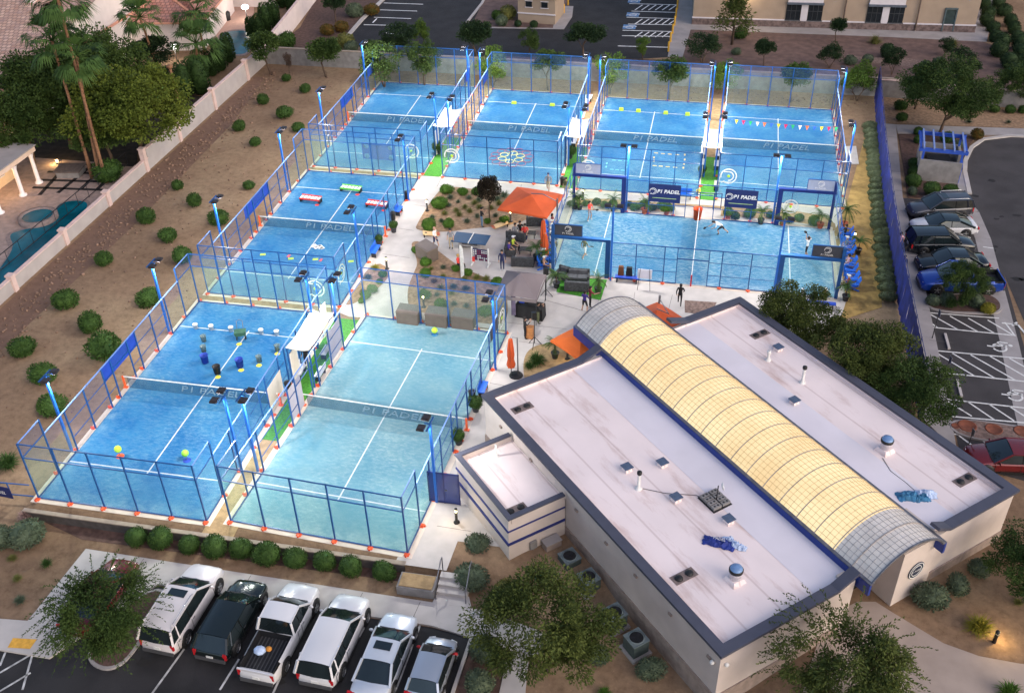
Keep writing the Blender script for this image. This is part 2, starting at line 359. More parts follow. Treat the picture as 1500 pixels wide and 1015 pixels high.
def wheelchair(cx, cy, name='disabled_bay_marking'):
    o = at(cx, cy); b = MB()
    def S(pts, wd=0.13):
        for i in range(len(pts) - 1):
            p, q = pts[i], pts[i + 1]; b.bar((o.x + p[0], o.y + p[1], 0.024), (o.x + q[0], o.y + q[1], 0.024), wd, 0.004)
    S([(0.42 * math.cos(t / 10), -0.15 + 0.42 * math.sin(t / 10)) for t in range(-28, 32, 5)])
    S([(-0.75, -0.05), (-0.35, -0.1), (-0.3, 0.0), (0.5, 0.12)]); S([(-0.2, 0.0), (0.05, 0.5), (0.6, 0.45)])
    b.lathe([(0, 0.028), (0.14, 0.028)], (o.x + 0.72, o.y + 0.2, 0), 10)
    tag(b.build(name, WHITE), kind='structure')
for p_ in ((1100 + 1085 / 2.985, 320 + 560 / 2.985), (1100 + 1152 / 2.985, 320 + 772 / 2.985)): wheelchair(*p_)
b = MB(); o = at(1478, 478); S_ = [(-0.5, 0.35), (0.9, 0.15), (0.3, -0.35)]
for p, q in (((-0.4, 0.3), (0.6, 0.25)), ((0.6, 0.25), (0.9, -0.9)), ((0.2, 0.05), (0.6, 0.55))): b.bar((o.x + p[0], o.y + p[1], 0.03), (o.x + q[0], o.y + q[1], 0.03), 0.14, 0.004)
tag(b.build('painted_arrow', WHITE), kind='structure')
for k, (x, y) in enumerate(((1382, 500), (1396, 560), (1404, 572))):
    pass
def stop_block(p, q, lab):
    p, q = at(*p), at(*q); t = MB(); t.bar((p.x, p.y, 0.065), (q.x, q.y, 0.065), 0.16, 0.12)
    tag(t.build('wheel_stop', CONC), lab, 'wheel stop')
stop_block((1384, 490), (1390, 512), 'concrete wheel stop in the upper disabled bay, nearer the blue pickup')
stop_block((1402, 558), (1408, 582), 'concrete wheel stop in the lower disabled bay beside the hatched lines')
for k, (x, y, r, lab) in enumerate(((1416, 626, 0.55, 'larger round rust coloured cover on the cobbles, left one'), (1455, 631, 0.5, 'round rust coloured cover in the middle of the cobbles'), (1497, 634, 0.5, 'round rust coloured cover at the frame edge on the cobbles'), (1399, 626, 0.25, 'small dark round cover at the left end of the cobbles'))):
    o = at(x, y); t = MB(); t.lathe([(0, 0.155), (r * 0.85, 0.155), (r * 0.88, 0.165), (r, 0.15), (r, 0.1)], (o.x, o.y, 0), 14)
    tag(t.build('ground_cover_lid', mat('rust_lid', srgb(118, 66, 46), 0.8, 0.25, 4)), lab, 'lid')

# loose stones: too many to count
rs = random.Random(77); b = MB()
for k in range(1500):
    if k < 900: x, y = rs.gauss(-16.8, 0.9), rs.uniform(-8, 54)
    elif k < 1250: x, y = rs.uniform(-17, -6), rs.uniform(-8, 54)
    else: x, y = rs.uniform(24, 44.5), rs.gauss(54.0, 1.0)
    r_ = rs.uniform(0.04, 0.15) * (1 if k < 900 else 0.7)
    if -18.6 < x: b.ball((x, y, gz(x, y) + r_ * 0.2), (r_ * rs.uniform(.8, 1.4), r_ * rs.uniform(.8, 1.3), r_ * rs.uniform(.5, .9)), 5, 3)
tag(b.build('scattered_stones', mat('loose_stone', srgb(122, 98, 82), 0.95, 0.3, 1.3)), kind='stuff')
def sign_post(px, py, h, lab):
    t = thing('sign_post', lab, 'sign', at(px, py), R(15)); MB().tube([(0, 0, 0), (0, 0, h)], 0.03, 6).build('post', DARKMETAL, t); b = MB(); b.box((0.04, 0, h - 0.25), (0.02, 0.3, 0.45)); b.build('sign_plate', mat('sign_grey', srgb(112, 112, 118), 0.5, 0.06), t)
sign_post(1365, 497, 2.3, 'thin sign post at the head of the upper disabled bay'); sign_post(1380, 566, 2.3, 'thin sign post at the head of the middle disabled bay'); sign_post(1416, 660, 1.6, 'thin short sign post beside the cobbled island')

# scored joints in the paving
JM = mat('dark_joint', (0.11, 0.105, 0.10), 0.95); b = MB()
def joint(x0, y0, x1, y1, z): b.bar((x0, y0, z), (x1, y1, z), 0.025, 0.004)
for x in (2.6, 5.6, 8.6, 11.6, 14.6, 17.6, 20.4): joint(x, -14.05, x + 0.1, -12.62 - 0.01 * x, LOW + 0.104)
for k in range(12): y = 46 - 3.6 * k; joint(45.0 - .01 * k, y, 46.2 + 0.02 * k, y - .05, 0.104)
for x0, y0, x1, y1 in ((600, 300, 628, 303), (585, 335, 606, 338), (560, 372, 600, 378), (700, 284, 702, 266), (760, 291, 764, 270), (640, 274, 646, 262), (735, 355, 800, 362), (690, 378, 735, 386), (720, 470, 830, 482), (800, 440, 905, 470), (880, 425, 870, 470), (930, 428, 925, 462), (985, 432, 975, 470), (760, 500, 850, 512), (712, 560, 745, 566), (650, 700, 690, 705), (640, 770, 690, 778)):
    p, q = at(x0, y0), at(x1, y1); joint(p.x, p.y, q.x, q.y, 0.008)
tag(b.build('paving_joints', JM), kind='structure')
b = MB(); rs = random.Random(9)
for k in range(26):
    if k < 12: c_ = Vector((rs.uniform(2, 20), rs.uniform(-19.5, -17), LOW + 0.006))
    else: c_ = at(rs.uniform(1395, 1500), rs.uniform(260, 420)); c_.z = 0.006
    n = 9; rr = rs.uniform(0.12, 0.5); b.add([(c_.x + rr * rs.uniform(.6, 1.2) * math.cos(6.283 * i / n), c_.y + rr * rs.uniform(.4, .9) * math.sin(6.283 * i / n), c_.z) for i in range(n)], [tuple(range(n))])
tag(b.build('oil_stains', mat('oil_stain', (0.014, 0.013, 0.013), 0.8)), kind='structure')
# ================================================================ the clubhouse
BA = Vector((0.6663, -0.7456, 0)); BB = Vector((0.7456, 0.6663, 0)); BO = Vector((18.32, -1.13, 0)); BRZ = math.atan2(-0.7456, 0.6663)
def BW(a, b, z=0.0): return BO + BA * a + BB * b + Vector((0, 0, z))
ROOF = mat('roof_membrane', srgb(234, 219, 216), 0.75, 0.05, 0.35, bump=0.06, bscale=3)
def roof_material():
    m = ROOF; t = m.node_tree; n = t.nodes; b = n['Principled BSDF']; tc = n.new('ShaderNodeTexCoord')
    mp = n.new('ShaderNodeMapping'); mp.inputs['Scale'].default_value = (0.12, 0.5, 1); t.links.new(tc.outputs['Object'], mp.inputs[0])
    z = n.new('ShaderNodeTexNoise'); z.inputs['Scale'].default_value = 1.6; z.inputs['Detail'].default_value = 8; z.inputs['Roughness'].default_value = 0.7; t.links.new(mp.outputs[0], z.inputs['Vector'])
    r = n.new('ShaderNodeValToRGB'); e = r.color_ramp.elements; e[0].position = 0.52; e[1].position = 0.78; e[0].color = (1, 1, 1, 1); e[1].color = (0.58, 0.44, 0.38, 1)
    t.links.new(z.outputs[0], r.inputs[0])
    wv = n.new('ShaderNodeTexWave'); wv.bands_direction = 'Y'; wv.inputs['Scale'].default_value = 0.155; wv.inputs['Distortion'].default_value = 0; t.links.new(tc.outputs['Object'], wv.inputs['Vector'])
    r2 = n.new('ShaderNodeValToRGB'); e = r2.color_ramp.elements; e[0].position = 0.0; e[1].position = 0.012; e[0].color = (0.80, 0.76, 0.75, 1); e[1].color = (1, 1, 1, 1); t.links.new(wv.outputs[0], r2.inputs[0])
    src = b.inputs['Base Color'].links[0].from_socket
    m1 = n.new('ShaderNodeMixRGB'); m1.blend_type = 'MULTIPLY'; m1.inputs[0].default_value = 1; t.links.new(src, m1.inputs[1]); t.links.new(r.outputs[0], m1.inputs[2])
    m2 = n.new('ShaderNodeMixRGB'); m2.blend_type = 'MULTIPLY'; m2.inputs[0].default_value = 1; t.links.new(m1.outputs[0], m2.inputs[1]); t.links.new(r2.outputs[0], m2.inputs[2])
    t.links.new(m2.outputs[0], b.inputs['Base Color'])
roof_material()
PARAP = mat('parapet_cap', srgb(72, 74, 88), 0.6, 0.06, 2)
WALLM = mat('clubhouse_stucco', srgb(196, 184, 176), 0.9, 0.06, 0.8, bump=0.15, bscale=30)
WALLC = mat('clubhouse_base_course', srgb(150, 134, 124), 0.9, 0.15, 3, bump=0.3, bscale=14)
STRIPE = mat('navy_stripe', (0.02, 0.03, 0.16), 0.6, 0.05)
BEAM = mat('blue_beam', (0.010, 0.035, 0.22), 0.45, 0.08)
bl = thing('clubhouse', 'low clubhouse with pale flat roof, dark parapet and a glowing barrel vault along its middle', 'building', BO, BRZ)
# local coordinates from here: x along the long walls, y across, z up
def wallbox(x0, x1, y0, y1, z0, z1, nm='wall', m=None, mi=0):
    b = MB(); b.box(((x0 + x1) / 2, (y0 + y1) / 2, (z0 + z1) / 2), (x1 - x0, y1 - y0, z1 - z0)); return b.build(nm, m or WALLM, bl)
W_ = 0.3; T = 3.18
b = MB()   # main wall ring, standing 0.12 inside the parapet line
for (x0, x1, y0, y1) in ((0.12, 20.55, 0.12, 0.42), (0.12, 20.55, 18.5, 18.8), (0.12, 0.42, 0.42, 18.5), (20.25, 20.55, 0.42, 7.4), (20.25, 20.55, 13.2, 18.5)):
    b.box(((x0 + x1) / 2, (y0 + y1) / 2, 1.25), (x1 - x0, y1 - y0, 3.96))
b.build('wall', WALLM, bl)
b = MB()
for (x0, x1, y0, y1) in ((0.08, 20.59, 0.06, 0.12), (20.55, 20.61, 0.12, 7.4), (20.55, 20.61, 13.2, 18.8), (0.08, 20.59, 18.8, 18.86)):
    b.box(((x0 + x1) / 2, (y0 + y1) / 2, -0.05), (x1 - x0, y1 - y0, 1.3))
b.build('base_course', WALLC, bl)
b = MB()
b.sheet([(0.42, 0.42), (20.25, 0.42), (20.25, 18.5), (0.42, 18.5)], T); b.build('flat_roof', ROOF, bl)
# cricket slopes either side of the vault
b = MB()
for s, y0, y1 in ((1, 5.9, 8.15), (-1, 15.1, 12.85)):
    V = [(0.45, y0, T + 0.01), (20.2, y0, T + 0.01), (20.2, y1, T + 0.05), (0.45, y1, T + 0.05)]
    b.add(V, [(0, 1, 2, 3) if s > 0 else (3, 2, 1, 0)])
b.build('roof_cricket', mat('cricket_membrane', srgb(218, 212, 218), 0.75, 0.04, 0.5), bl)
# parapet: an upstand with a dark cap, ending in a sloped shoulder beside the vault
b = MB(); c = MB()
def cap(p, q, wd=0.52): c.bar((p[0], p[1], 3.44), (q[0], q[1], 3.44), wd, 0.16)
cap((0.0, 0.24), (20.7, 0.24)); cap((0.0, 18.66), (20.7, 18.66)); cap((0.24, 0.50), (0.24, 6.5)); cap((0.24, 14.4), (0.24, 18.40)); cap((20.44, 0.50), (20.44, 6.7)); cap((20.44, 14.0), (20.44, 18.40))
for x, w2 in ((0.24, 6.5), (20.44, 6.7)):
    c.bar((x, w2, 3.44), (x, 7.9, 3.95), 0.52, 0.16)
for x, w2 in ((0.24, 14.4), (20.44, 14.0)):
    c.bar((x, w2, 3.44), (x, 13.0, 3.95), 0.52, 0.16)
c.build('parapet_cap', PARAP, bl)
for (x0, x1, y0, y1) in ((0.42, 20.28, 0.42, 0.47), (0.42, 20.28, 18.43, 18.48), (0.43, 0.48, 0.47, 7.9), (0.43, 0.48, 13.1, 18.43), (20.2, 20.25, 0.47, 7.9), (20.2, 20.25, 13.1, 18.43)):
    b.box(((x0 + x1) / 2, (y0 + y1) / 2, 3.27), (x1 - x0, y1 - y0, 0.18))
b.build('parapet_upstand', ROOF, bl)
# ---- barrel vault
VY0, VY1, VZ, VR = 8.15, 12.85, 3.62, 1.12
VX0, VX1, LX0, LX1 = -2.7, 21.2, -0.15, 18.9
def arc(k, n=24, off=0.0, z0=VZ):
    t = k / n; half = (VY1 - VY0) / 2; Rr = (half * half + VR * VR) / (2 * VR); a = math.asin(half / Rr)
    th = -a + 2 * a * t
    return (VY0 + VY1) / 2 + (Rr + off) * math.sin(th), z0 + VR - Rr + (Rr + off) * math.cos(th)
def vault(x0, x1, off=0.0, n=24):
    b = MB(); m = max(1, int((x1 - x0) / 1.5)); V = []; F = []
    for i in range(m + 1):
        for k in range(n + 1):
            y, z = arc(k, n, off); V.append((x0 + (x1 - x0) * i / m, y, z))
    for i in range(m):
        for k in range(n): F.append((i * (n + 1) + k, (i + 1) * (n + 1) + k, (i + 1) * (n + 1) + k + 1, i * (n + 1) + k + 1))
    return b.add(V, F, 0, True)
def glow_material():
    m = bpy.data.materials.new('lit_vault_panel'); m.use_nodes = True; t = m.node_tree; n = t.nodes; b = n['Principled BSDF']; tc = n.new('ShaderNodeTexCoord')
    z = n.new('ShaderNodeTexNoise'); z.inputs['Scale'].default_value = 0.42; z.inputs['Detail'].default_value = 3; t.links.new(tc.outputs['Object'], z.inputs['Vector'])
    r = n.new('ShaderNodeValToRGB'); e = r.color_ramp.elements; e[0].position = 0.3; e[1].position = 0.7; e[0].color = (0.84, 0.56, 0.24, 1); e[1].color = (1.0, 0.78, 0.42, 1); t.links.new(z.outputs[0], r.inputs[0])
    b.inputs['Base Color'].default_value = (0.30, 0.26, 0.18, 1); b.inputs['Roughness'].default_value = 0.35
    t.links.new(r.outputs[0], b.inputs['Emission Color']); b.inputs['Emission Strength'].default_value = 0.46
    return m
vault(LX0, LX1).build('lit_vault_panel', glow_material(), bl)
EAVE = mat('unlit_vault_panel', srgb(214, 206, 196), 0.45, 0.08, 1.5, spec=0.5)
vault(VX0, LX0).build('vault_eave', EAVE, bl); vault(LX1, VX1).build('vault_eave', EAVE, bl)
b = MB()   # ribs and the finer grid of the panels
x = VX0
i = 0
while x <= VX1 + 0.01:
    pts = [(x, *arc(k, 24, 0.015)) for k in range(25)]
    b = MB()
    for k in range(24): b.bar(pts[k], pts[k + 1], 0.042, 0.04)
    b.build('vault_rib', mat('vault_rib', srgb(166, 156, 148), 0.4, metal=0.3), bl)
    x += 1.195
b = MB(); be = MB(); be2 = MB(); b0 = b
x = VX0
while x <= VX1 + 0.01:
    b = b0 if LX0 - 0.3 < x < LX1 - 0.9 else (be if x < 5 else be2)
    for dx in (0.3, 0.6, 0.9):
        if x + dx < VX1:
            pts = [(x + dx, *arc(k, 12, 0.008)) for k in range(13)]
            for k in range(12): b.bar(pts[k], pts[k + 1], 0.016, 0.014)
    x += 1.195
for k in range(1, 20):
    y, z = arc(k, 20, 0.008); b0.bar((LX0, y, z), (LX1, y, z), 0.016, 0.014); be.bar((VX0, y, z), (LX0, y, z), 0.012, 0.012); be2.bar((LX1, y, z), (VX1, y, z), 0.012, 0.012)
b0.build('vault_grid', mat('vault_grid', srgb(206, 180, 132), 0.5), bl); be.build('eave_grid', mat('eave_grid', srgb(160, 156, 154), 0.5), bl); be2.build('eave_grid', mat('eave_grid', srgb(160, 156, 154), 0.5), bl)  # tan over the lit stretch: the vault's glow is put into the grid colour
b = MB()
for y in (VY0 - 0.08, VY1 + 0.08):
    b.box(((VX0 + VX1) / 2, y, 3.28), (VX1 - VX0 + 0.1, 0.14, 0.66))
b.build('vault_beam', BEAM, bl)
b = MB()
for y in (VY0 - 0.0, VY1 + 0.0): b.box(((VX0 + VX1) / 2, y, 3.64), (VX1 - VX0 + 0.1, 0.26, 0.06))
b.build('vault_gutter', mat('grey_flashing', srgb(110, 112, 120), 0.4, metal=0.4), bl)
b = MB()
for x in (VX0, VX1):
    for k in range(24): b.bar((x, *arc(k, 24, 0.0)), (x, *arc(k + 1, 24, 0.0)), 0.07, 0.10)
b.build('vault_end_trim', mat('grey_flashing', (0.2, 0.2, 0.2)), bl)
# end walls under the vault (the near one recessed at the entrance)
for x, nm in ((0.27, 'gable_wall'), (18.95, 'gable_wall')):
    b = MB(); pts = [(VY0, 0.0)] + [(arc(k, 24, -0.03)) for k in range(25)] + [(VY1, 0.0)]
    V = [(x - 0.1, p[0], p[1]) for p in pts] + [(x + 0.1, p[0], p[1]) for p in pts]; n = len(pts)
    b.add(V, [tuple(range(n))[::-1], tuple(range(n, 2 * n))] + [(i, (i + 1) % n, n + (i + 1) % n, n + i) for i in range(n)]); b.build(nm, WALLM, bl)
b = MB(); b.box((19.7, 12.0, 1.6), (2.1, 2.4, 3.9)); b.build('entrance_wall', WALLM, bl)
b = MB(); b.box((20.2, 7.65, 1.5), (0.7, 0.5, 3.7)); b.build('entrance_wall', WALLM, bl)
d = MB(); d.box((19.08, 9.5, 1.1), (0.06, 1.7, 2.2)); do = d.build('door', mat('dark_glass', (0.02, 0.025, 0.03), 0.1), bl)
d = MB(); d.tube([(19.15, 9.42, 0.9), (19.15, 9.42, 1.3)], 0.02); d.build('handle', mat('steel_rail', (0.2, 0.2, 0.22)), do)
# round emblem on the entrance wall: dark disc, pale rings, a bar of lettering
em = bpy.data.objects.new('emblem', None); COL.objects.link(em); em.parent = bl; em.location = (20.77, 12.0, 1.85); em.rotation_euler = (0, R(90), 0)
b = MB(); b.lathe([(0, 0.03), (0.52, 0.03), (0.52, 0)], n=28); b.build('disc', mat('emblem_dark', (0.02, 0.03, 0.06), 0.5), em)
b = MB()
for r0, r1 in ((0.44, 0.49), (0.30, 0.34)): b.lathe([(r0, 0.036), (r0, 0.045), (r1, 0.045), (r1, 0.036)], n=28)
b.build('ring', WHITE, em)
letters('P1 PADEL', 0.15, WHITE, em, (0, 0, 0.05), (0, 0, R(90)))
# small wall vents and wall lamps
b = MB()
for x in (2, 5.2, 9.6, 12.2, 14.6, 17.2, 19.9): b.box((x, 0.08, 2.55), (0.22, 0.1, 0.12))
b.build('wall_scupper', WALLC, bl)
b = MB()
for x, y in ((20.2, 0.05), (20.62, 0.5)): b.ball((x, y - 0.05, 2.6), 0.11)
b.build('security_camera', WHITE, bl)
# low side wing
b = MB()
def ring(z0, z1, e, mi=0):
    b.box((5.85, -1.62, (z0 + z1) / 2), (5.5 + 2 * e, 3.36 + 2 * e, z1 - z0), 0, mi)
ring(-0.8, 2.46, 0.0)
wg = b.build('side_wing', WALLM, bl)
b = MB()
for z0, z1 in ((1.92, 2.02), (0.98, 1.16)): b.box((5.85, -1.65, (z0 + z1) / 2), (5.56, 3.42, z1 - z0))
b.build('stripe', STRIPE, wg)
b = MB()
for p, q in (((3.0, -3.2), (8.7, -3.2)), ((3.14, -3.06), (3.14, 0)), ((8.56, -3.06), (8.56, 0))): b.bar((*p, 2.86), (*q, 2.86), 0.28, 0.1)
b.build('parapet_cap', PARAP, wg)
b = MB()
for p, q in (((3.06, -3.22), (8.64, -3.22)), ((3.16, -3.1), (3.16, 0)), ((8.54, -3.1), (8.54, 0))): b.bar((*p, 2.62), (*q, 2.62), 0.16, 0.40)
b.build('parapet_upstand', WALLM, wg)
b = MB(); b.sheet([(3.2, -3.1), (8.5, -3.1), (8.5, 0.1), (3.2, 0.1)], 2.475); b.build('flat_roof', ROOF, wg)
# ---- things standing on the roof (each lies loose or is lifted off)
CURB = mat('roof_vent_metal', srgb(92, 106, 128), 0.45, 0.15, 4, metal=0.3)
def on_roof(nm, lab, cat, a, b_, z=T, rz=0.0, group=None): return thing(nm, lab, cat, BW(a, b_, z), BRZ + rz, group)
VL = ['square metal roof vent just left of the white vent pipe', 'square metal roof vent in front of the white vent pipe, nearer the vault', 'square metal roof vent midway between the white pipe and the dish', 'square metal roof vent between the dish ballast and the blue bundle',
      'square metal roof vent at the back edge of the far roof half', 'square metal roof vent in the middle of the far roof half']
for k, (a, b_) in enumerate(((9.07, 3.53), (9.74, 5.29), (12.12, 4.32), (14.63, 5.55), (5.3, 17.3), (9.53, 14.6))):
    t = on_roof('roof_vent', VL[k], 'roof vent', a, b_)
    m = MB(); m.box((0, 0, 0.09), (0.42, 0.42, 0.18), 0, 0, 0.8); m.build('base', ROOF, t)
    m = MB(); m.box((0, 0, 0.27), (0.5, 0.5, 0.05)); m.box((0, 0, 0.20), (0.28, 0.28, 0.1)); m.build('hood', CURB, t)
for a, b_, h, lab in ((10.48, 3.23, 1.0, 'tall white vent pipe with black cap on the near roof half'), (8.4, 16.29, 1.0, 'tall white vent pipe with black cap on the far roof half'), (5.74, 16.12, 0.5, 'short stubby white vent pipe on the far roof half')):
    t = on_roof('vent_pipe', lab, 'vent pipe', a, b_)
    m = MB(); m.lathe([(0.2, 0), (0.12, 0.12), (0.085, 0.2), (0.08, h)], n=10); m.build('pipe', WHITE, t)
    m = MB(); m.lathe([(0.1, h - 0.04), (0.13, h), (0.13, h + 0.14), (0.03, h + 0.17)], n=10); m.build('cap', BLACK if h > 0.6 else WHITE, t)
t = on_roof('vent_pipe', 'thin white pipe with a cable on the side wing roof', 'vent pipe', 3.9, -1.3, 2.48)
m = MB(); m.lathe([(0.18, 0), (0.07, 0.15), (0.06, 0.8), (0.0, 0.82)], n=10); m.build('pipe', WHITE, t)
for a, b_, lab in ((17.61, 3.38, 'drum shaped exhaust fan beside the blue bundle on the near roof half'), (14.96, 15.82, 'drum shaped exhaust fan on the far roof half')):
    t = on_roof('exhaust_fan', lab, 'exhaust fan', a, b_); t.scale = (0.82, 0.82, 0.82)
    m = MB(); m.box((0, 0, 0.14), (0.95, 0.95, 0.28), 0, 0, 0.72); m.build('curb', ROOF, t)
    m = MB(); m.lathe([(0.3, 0.28), (0.34, 0.3), (0.34, 0.75), (0.40, 0.80)], n=18); m.build('drum', mat('fan_drum', srgb(205, 200, 205), 0.5), t)
    m = MB(); m.lathe([(0.40, 0.80), (0.41, 0.95), (0.36, 1.0)], n=18); m.build('band', BLACK, t)
    m = MB(); m.lathe([(0.36, 0.98), (0.33, 1.08), (0.15, 1.14), (0, 1.15)], n=18); m.build('dome', mat('fan_dome', srgb(110, 140, 180), 0.4, metal=0.2), t)
for a, b_, rz, lab in ((1.9, 1.55, 0, 'roof drain pair in the left corner of the near roof half'), (16.2, 1.6, 0, 'roof drain pair at the near edge, below the drum fan'), (18.6, 17.55, 0, 'roof drain pair in the right corner of the far roof half'), (3.5, 17.5, 0, 'roof drain pair at the back edge of the far roof half')):
    t = on_roof('roof_drain', lab, 'roof drain', a, b_)
    m = MB(); m.box((0, 0, 0.012), (0.55, 1.25, 0.024)); m.build('sump', mat('drain_sump', srgb(122, 108, 104), 0.8, 0.2, 4), t)
    for y in (-0.3, 0.3):
        m = MB(); m.lathe([(0.2, 0.024), (0.19, 0.08), (0.1, 0.12), (0, 0.13)], (0, y, 0), n=12); m.build('strainer', BLACK, t)
t = on_roof('roof_drain', 'roof drain pair on the side wing roof', 'roof drain', 7.9, -2.45, 2.48)
m = MB(); m.box((0, 0, 0.012), (0.55, 1.2, 0.024)); m.build('sump', mat('drain_sump', (0.2, 0.2, 0.2)), t)
for y in (-0.3, 0.3):
    m = MB(); m.lathe([(0.2, 0.024), (0.19, 0.08), (0.1, 0.12), (0, 0.13)], (0, y, 0), n=12); m.build('strainer', BLACK, t)
t = on_roof('antenna_mount', 'flat ballasted dish mount weighed down with concrete blocks near the vault', 'antenna', 13.2, 5.9)
m = MB(); m.box((0, 0, 0.03), (1.25, 1.15, 0.06)); m.build('tray', BLACK, t)
for i in range(4):
    for j in range(2):
        m = MB(); m.box((-0.44 + 0.29 * i, -0.28 + 0.56 * j, 0.14), (0.24, 0.48, 0.16)); bb = m.build('ballast_block', CMU, t)
        m = MB(); m.box((-0.44 + 0.29 * i, -0.38 + 0.56 * j, 0.222), (0.1, 0.1, 0.006)); m.box((-0.44 + 0.29 * i, -0.18 + 0.56 * j, 0.222), (0.1, 0.1, 0.006)); m.build('hollow', BLACK, bb)
m = MB(); m.tube([(0.1, 0, 0), (0.1, 0, 1.15)], 0.03); m.build('mast', DARKMETAL, t)
m = MB(); m.lathe([(0, 0), (0.13, 0.02), (0.2, 0.07), (0.2, 0.1), (0.12, 0.05), (0, 0.03)], n=14); ds = m.build('dish', WHITE, t); ds.location = (0.1, 0.22, 0.98); ds.rotation_euler = (R(-80), 0, R(-30))
# crumpled cloth bundles
def crumple(nm, lab, a, b_, L_, Wd, cols, seed, rz):
    t = on_roof(nm, lab, 'banner bundle', a, b_, T, rz)
    rr = random.Random(seed)
    for q, (c_, off, sc_) in enumerate(cols):
        m = MB(); n1, n2 = 16, 8; V = []; F = []
        for i in range(n1):
            for j in range(n2):
                u = i / (n1 - 1) - 0.5; v = j / (n2 - 1) - 0.5
                e = max(0, 1 - 3.9 * v * v) * max(0.0, 1 - 3.6 * u * u)
                V.append((off[0] + u * L_ * sc_ + rr.uniform(-.05, .05), off[1] + v * Wd * sc_ + rr.uniform(-.05, .05), 0.02 + e * 0.22 + e * rr.uniform(0, 0.16)))
        for i in range(n1 - 1):
            for j in range(n2 - 1): F.append((i * n2 + j, (i + 1) * n2 + j, (i + 1) * n2 + j + 1, i * n2 + j + 1))
        m.add(V, F, 0, False).build('cloth_fold', c_, t)
    return t
NAVYC = mat('navy_cloth', srgb(34, 52, 128), 0.7, 0.25, 5); PALEC = mat('pale_cloth', srgb(176, 194, 222), 0.7, 0.15, 5); TEALC = mat('teal_cloth', srgb(52, 112, 150), 0.7, 0.3, 5)
t = crumple('banner_bundle', 'crumpled navy and white banner lying on the near roof half', 15.6, 4.35, 1.5, 0.62, [(NAVYC, (-0.15, 0, 0), 1.0), (PALEC, (0.72, 0.06, 0.0), 0.55), (PALEC, (0.25, 0.28, 0.02), 0.5)], 3, R(38))
letters('PADEL', 0.2, WHITE, t, (-0.15, -0.1, 0.42), (R(18), 0, 0))
crumple('banner_bundle', 'crumpled teal and white cloth lying by the right parapet', 18.2, 14.6, 1.3, 0.7, [(TEALC, (-0.4, 0, 0), 1.0), (PALEC, (0.4, 0.1, 0.0), 0.9), (TEALC, (0.1, -0.15, 0.01), 0.7)], 9, R(60))
cb = MB(); pts = [BW(15.3, 15.3, T + 0.02), BW(16.2, 14.9, T + 0.02), BW(17.2, 14.9, T + 0.02), BW(18.0, 14.8, T + 0.02)]; cb.tube(pts, 0.018, 4)
tag(cb.build('cable', DARKMETAL), 'thin dark cable trailing from the drum fan to the teal bundle', 'cable')
cb = MB(); pts = [BW(10.6, 3.4, T + 0.02), BW(11.5, 4.2, T + 0.02), BW(12.4, 5.4, T + 0.02), BW(13, 5.6, T + 0.02)]; cb.tube(pts, 0.018, 4)
tag(cb.build('cable', DARKMETAL), 'thin dark cable from the white pipe to the dish mount', 'cable')
# ---- air conditioners beside the long wall
AC = mat('ac_green_grey', srgb(70, 82, 80), 0.6, 0.15, 5)
def ac(px, py, lab):
    p = at(px, py, -0.45); t = thing('air_conditioner', lab, 'air conditioner', (p.x, p.y, -0.6), BRZ, 'air conditioners along the clubhouse wall')
    m = MB(); m.box((0, 0, 0.06), (1.15, 1.1, 0.16)); m.build('pad', CONC2, t)
    m = MB(); m.box((0, 0, 0.54), (0.86, 0.86, 0.78)); m.build('cabinet', AC, t)
    m = MB(); m.box((0, 0, 0.95), (0.9, 0.9, 0.06)); m.lathe([(0.36, 0.985), (0.40, 1.0), (0.33, 1.0)], n=20); m.build('top', mat('ac_top', srgb(112, 124, 126), 0.5), t)
    m = MB(); m.lathe([(0, 0.986), (0.33, 0.986)], n=20)
    m.build('fan_well', BLACK, t)
    m = MB()
    for k in range(3):
        a = 2 * math.pi * k / 3; m.bar((0.05 * math.cos(a), 0.05 * math.sin(a), 0.995), (0.3 * math.cos(a), 0.3 * math.sin(a), 0.998), 0.14, 0.008)
    m.build('fan_blade', DARKMETAL, t)
    return t
ac(931, 950, 'grey green air conditioner nearest the bottom, with the clearest fan'); ac(900, 912, 'grey green air conditioner second from the bottom along the wall')
ac(862, 860, 'grey green air conditioner half hidden behind the tree, in the middle'); ac(834, 830, 'grey green air conditioner farthest up the wall, near the side wing corner')
p = at(808, 808, -0.45)
t = thing('utility_cabinet', 'pale boxy meter cabinet at the corner of the side wing', 'utility cabinet', (p.x, p.y, -0.6), BRZ)
m = MB(); m.box((0, 0, 0.5), (0.5, 0.9, 1.0)); m.build('cabinet', WALLC, t); m = MB(); m.box((0, 0, 1.02), (0.56, 0.96, 0.05)); m.build('lid', CONC2, t)
t = thing('wall_box', 'small grey electrical box on the side wing wall', 'electrical box', BW(8.62, -1.9, 0.35), BRZ)
m = MB(); m.box((0.06, 0, 0), (0.12, 0.4, 0.5)); m.build('box', CMU, t); m = MB(); m.tube([(0.06, 0, -0.25), (0.06, 0, -0.9)], 0.03); m.build('conduit', CMU, t)
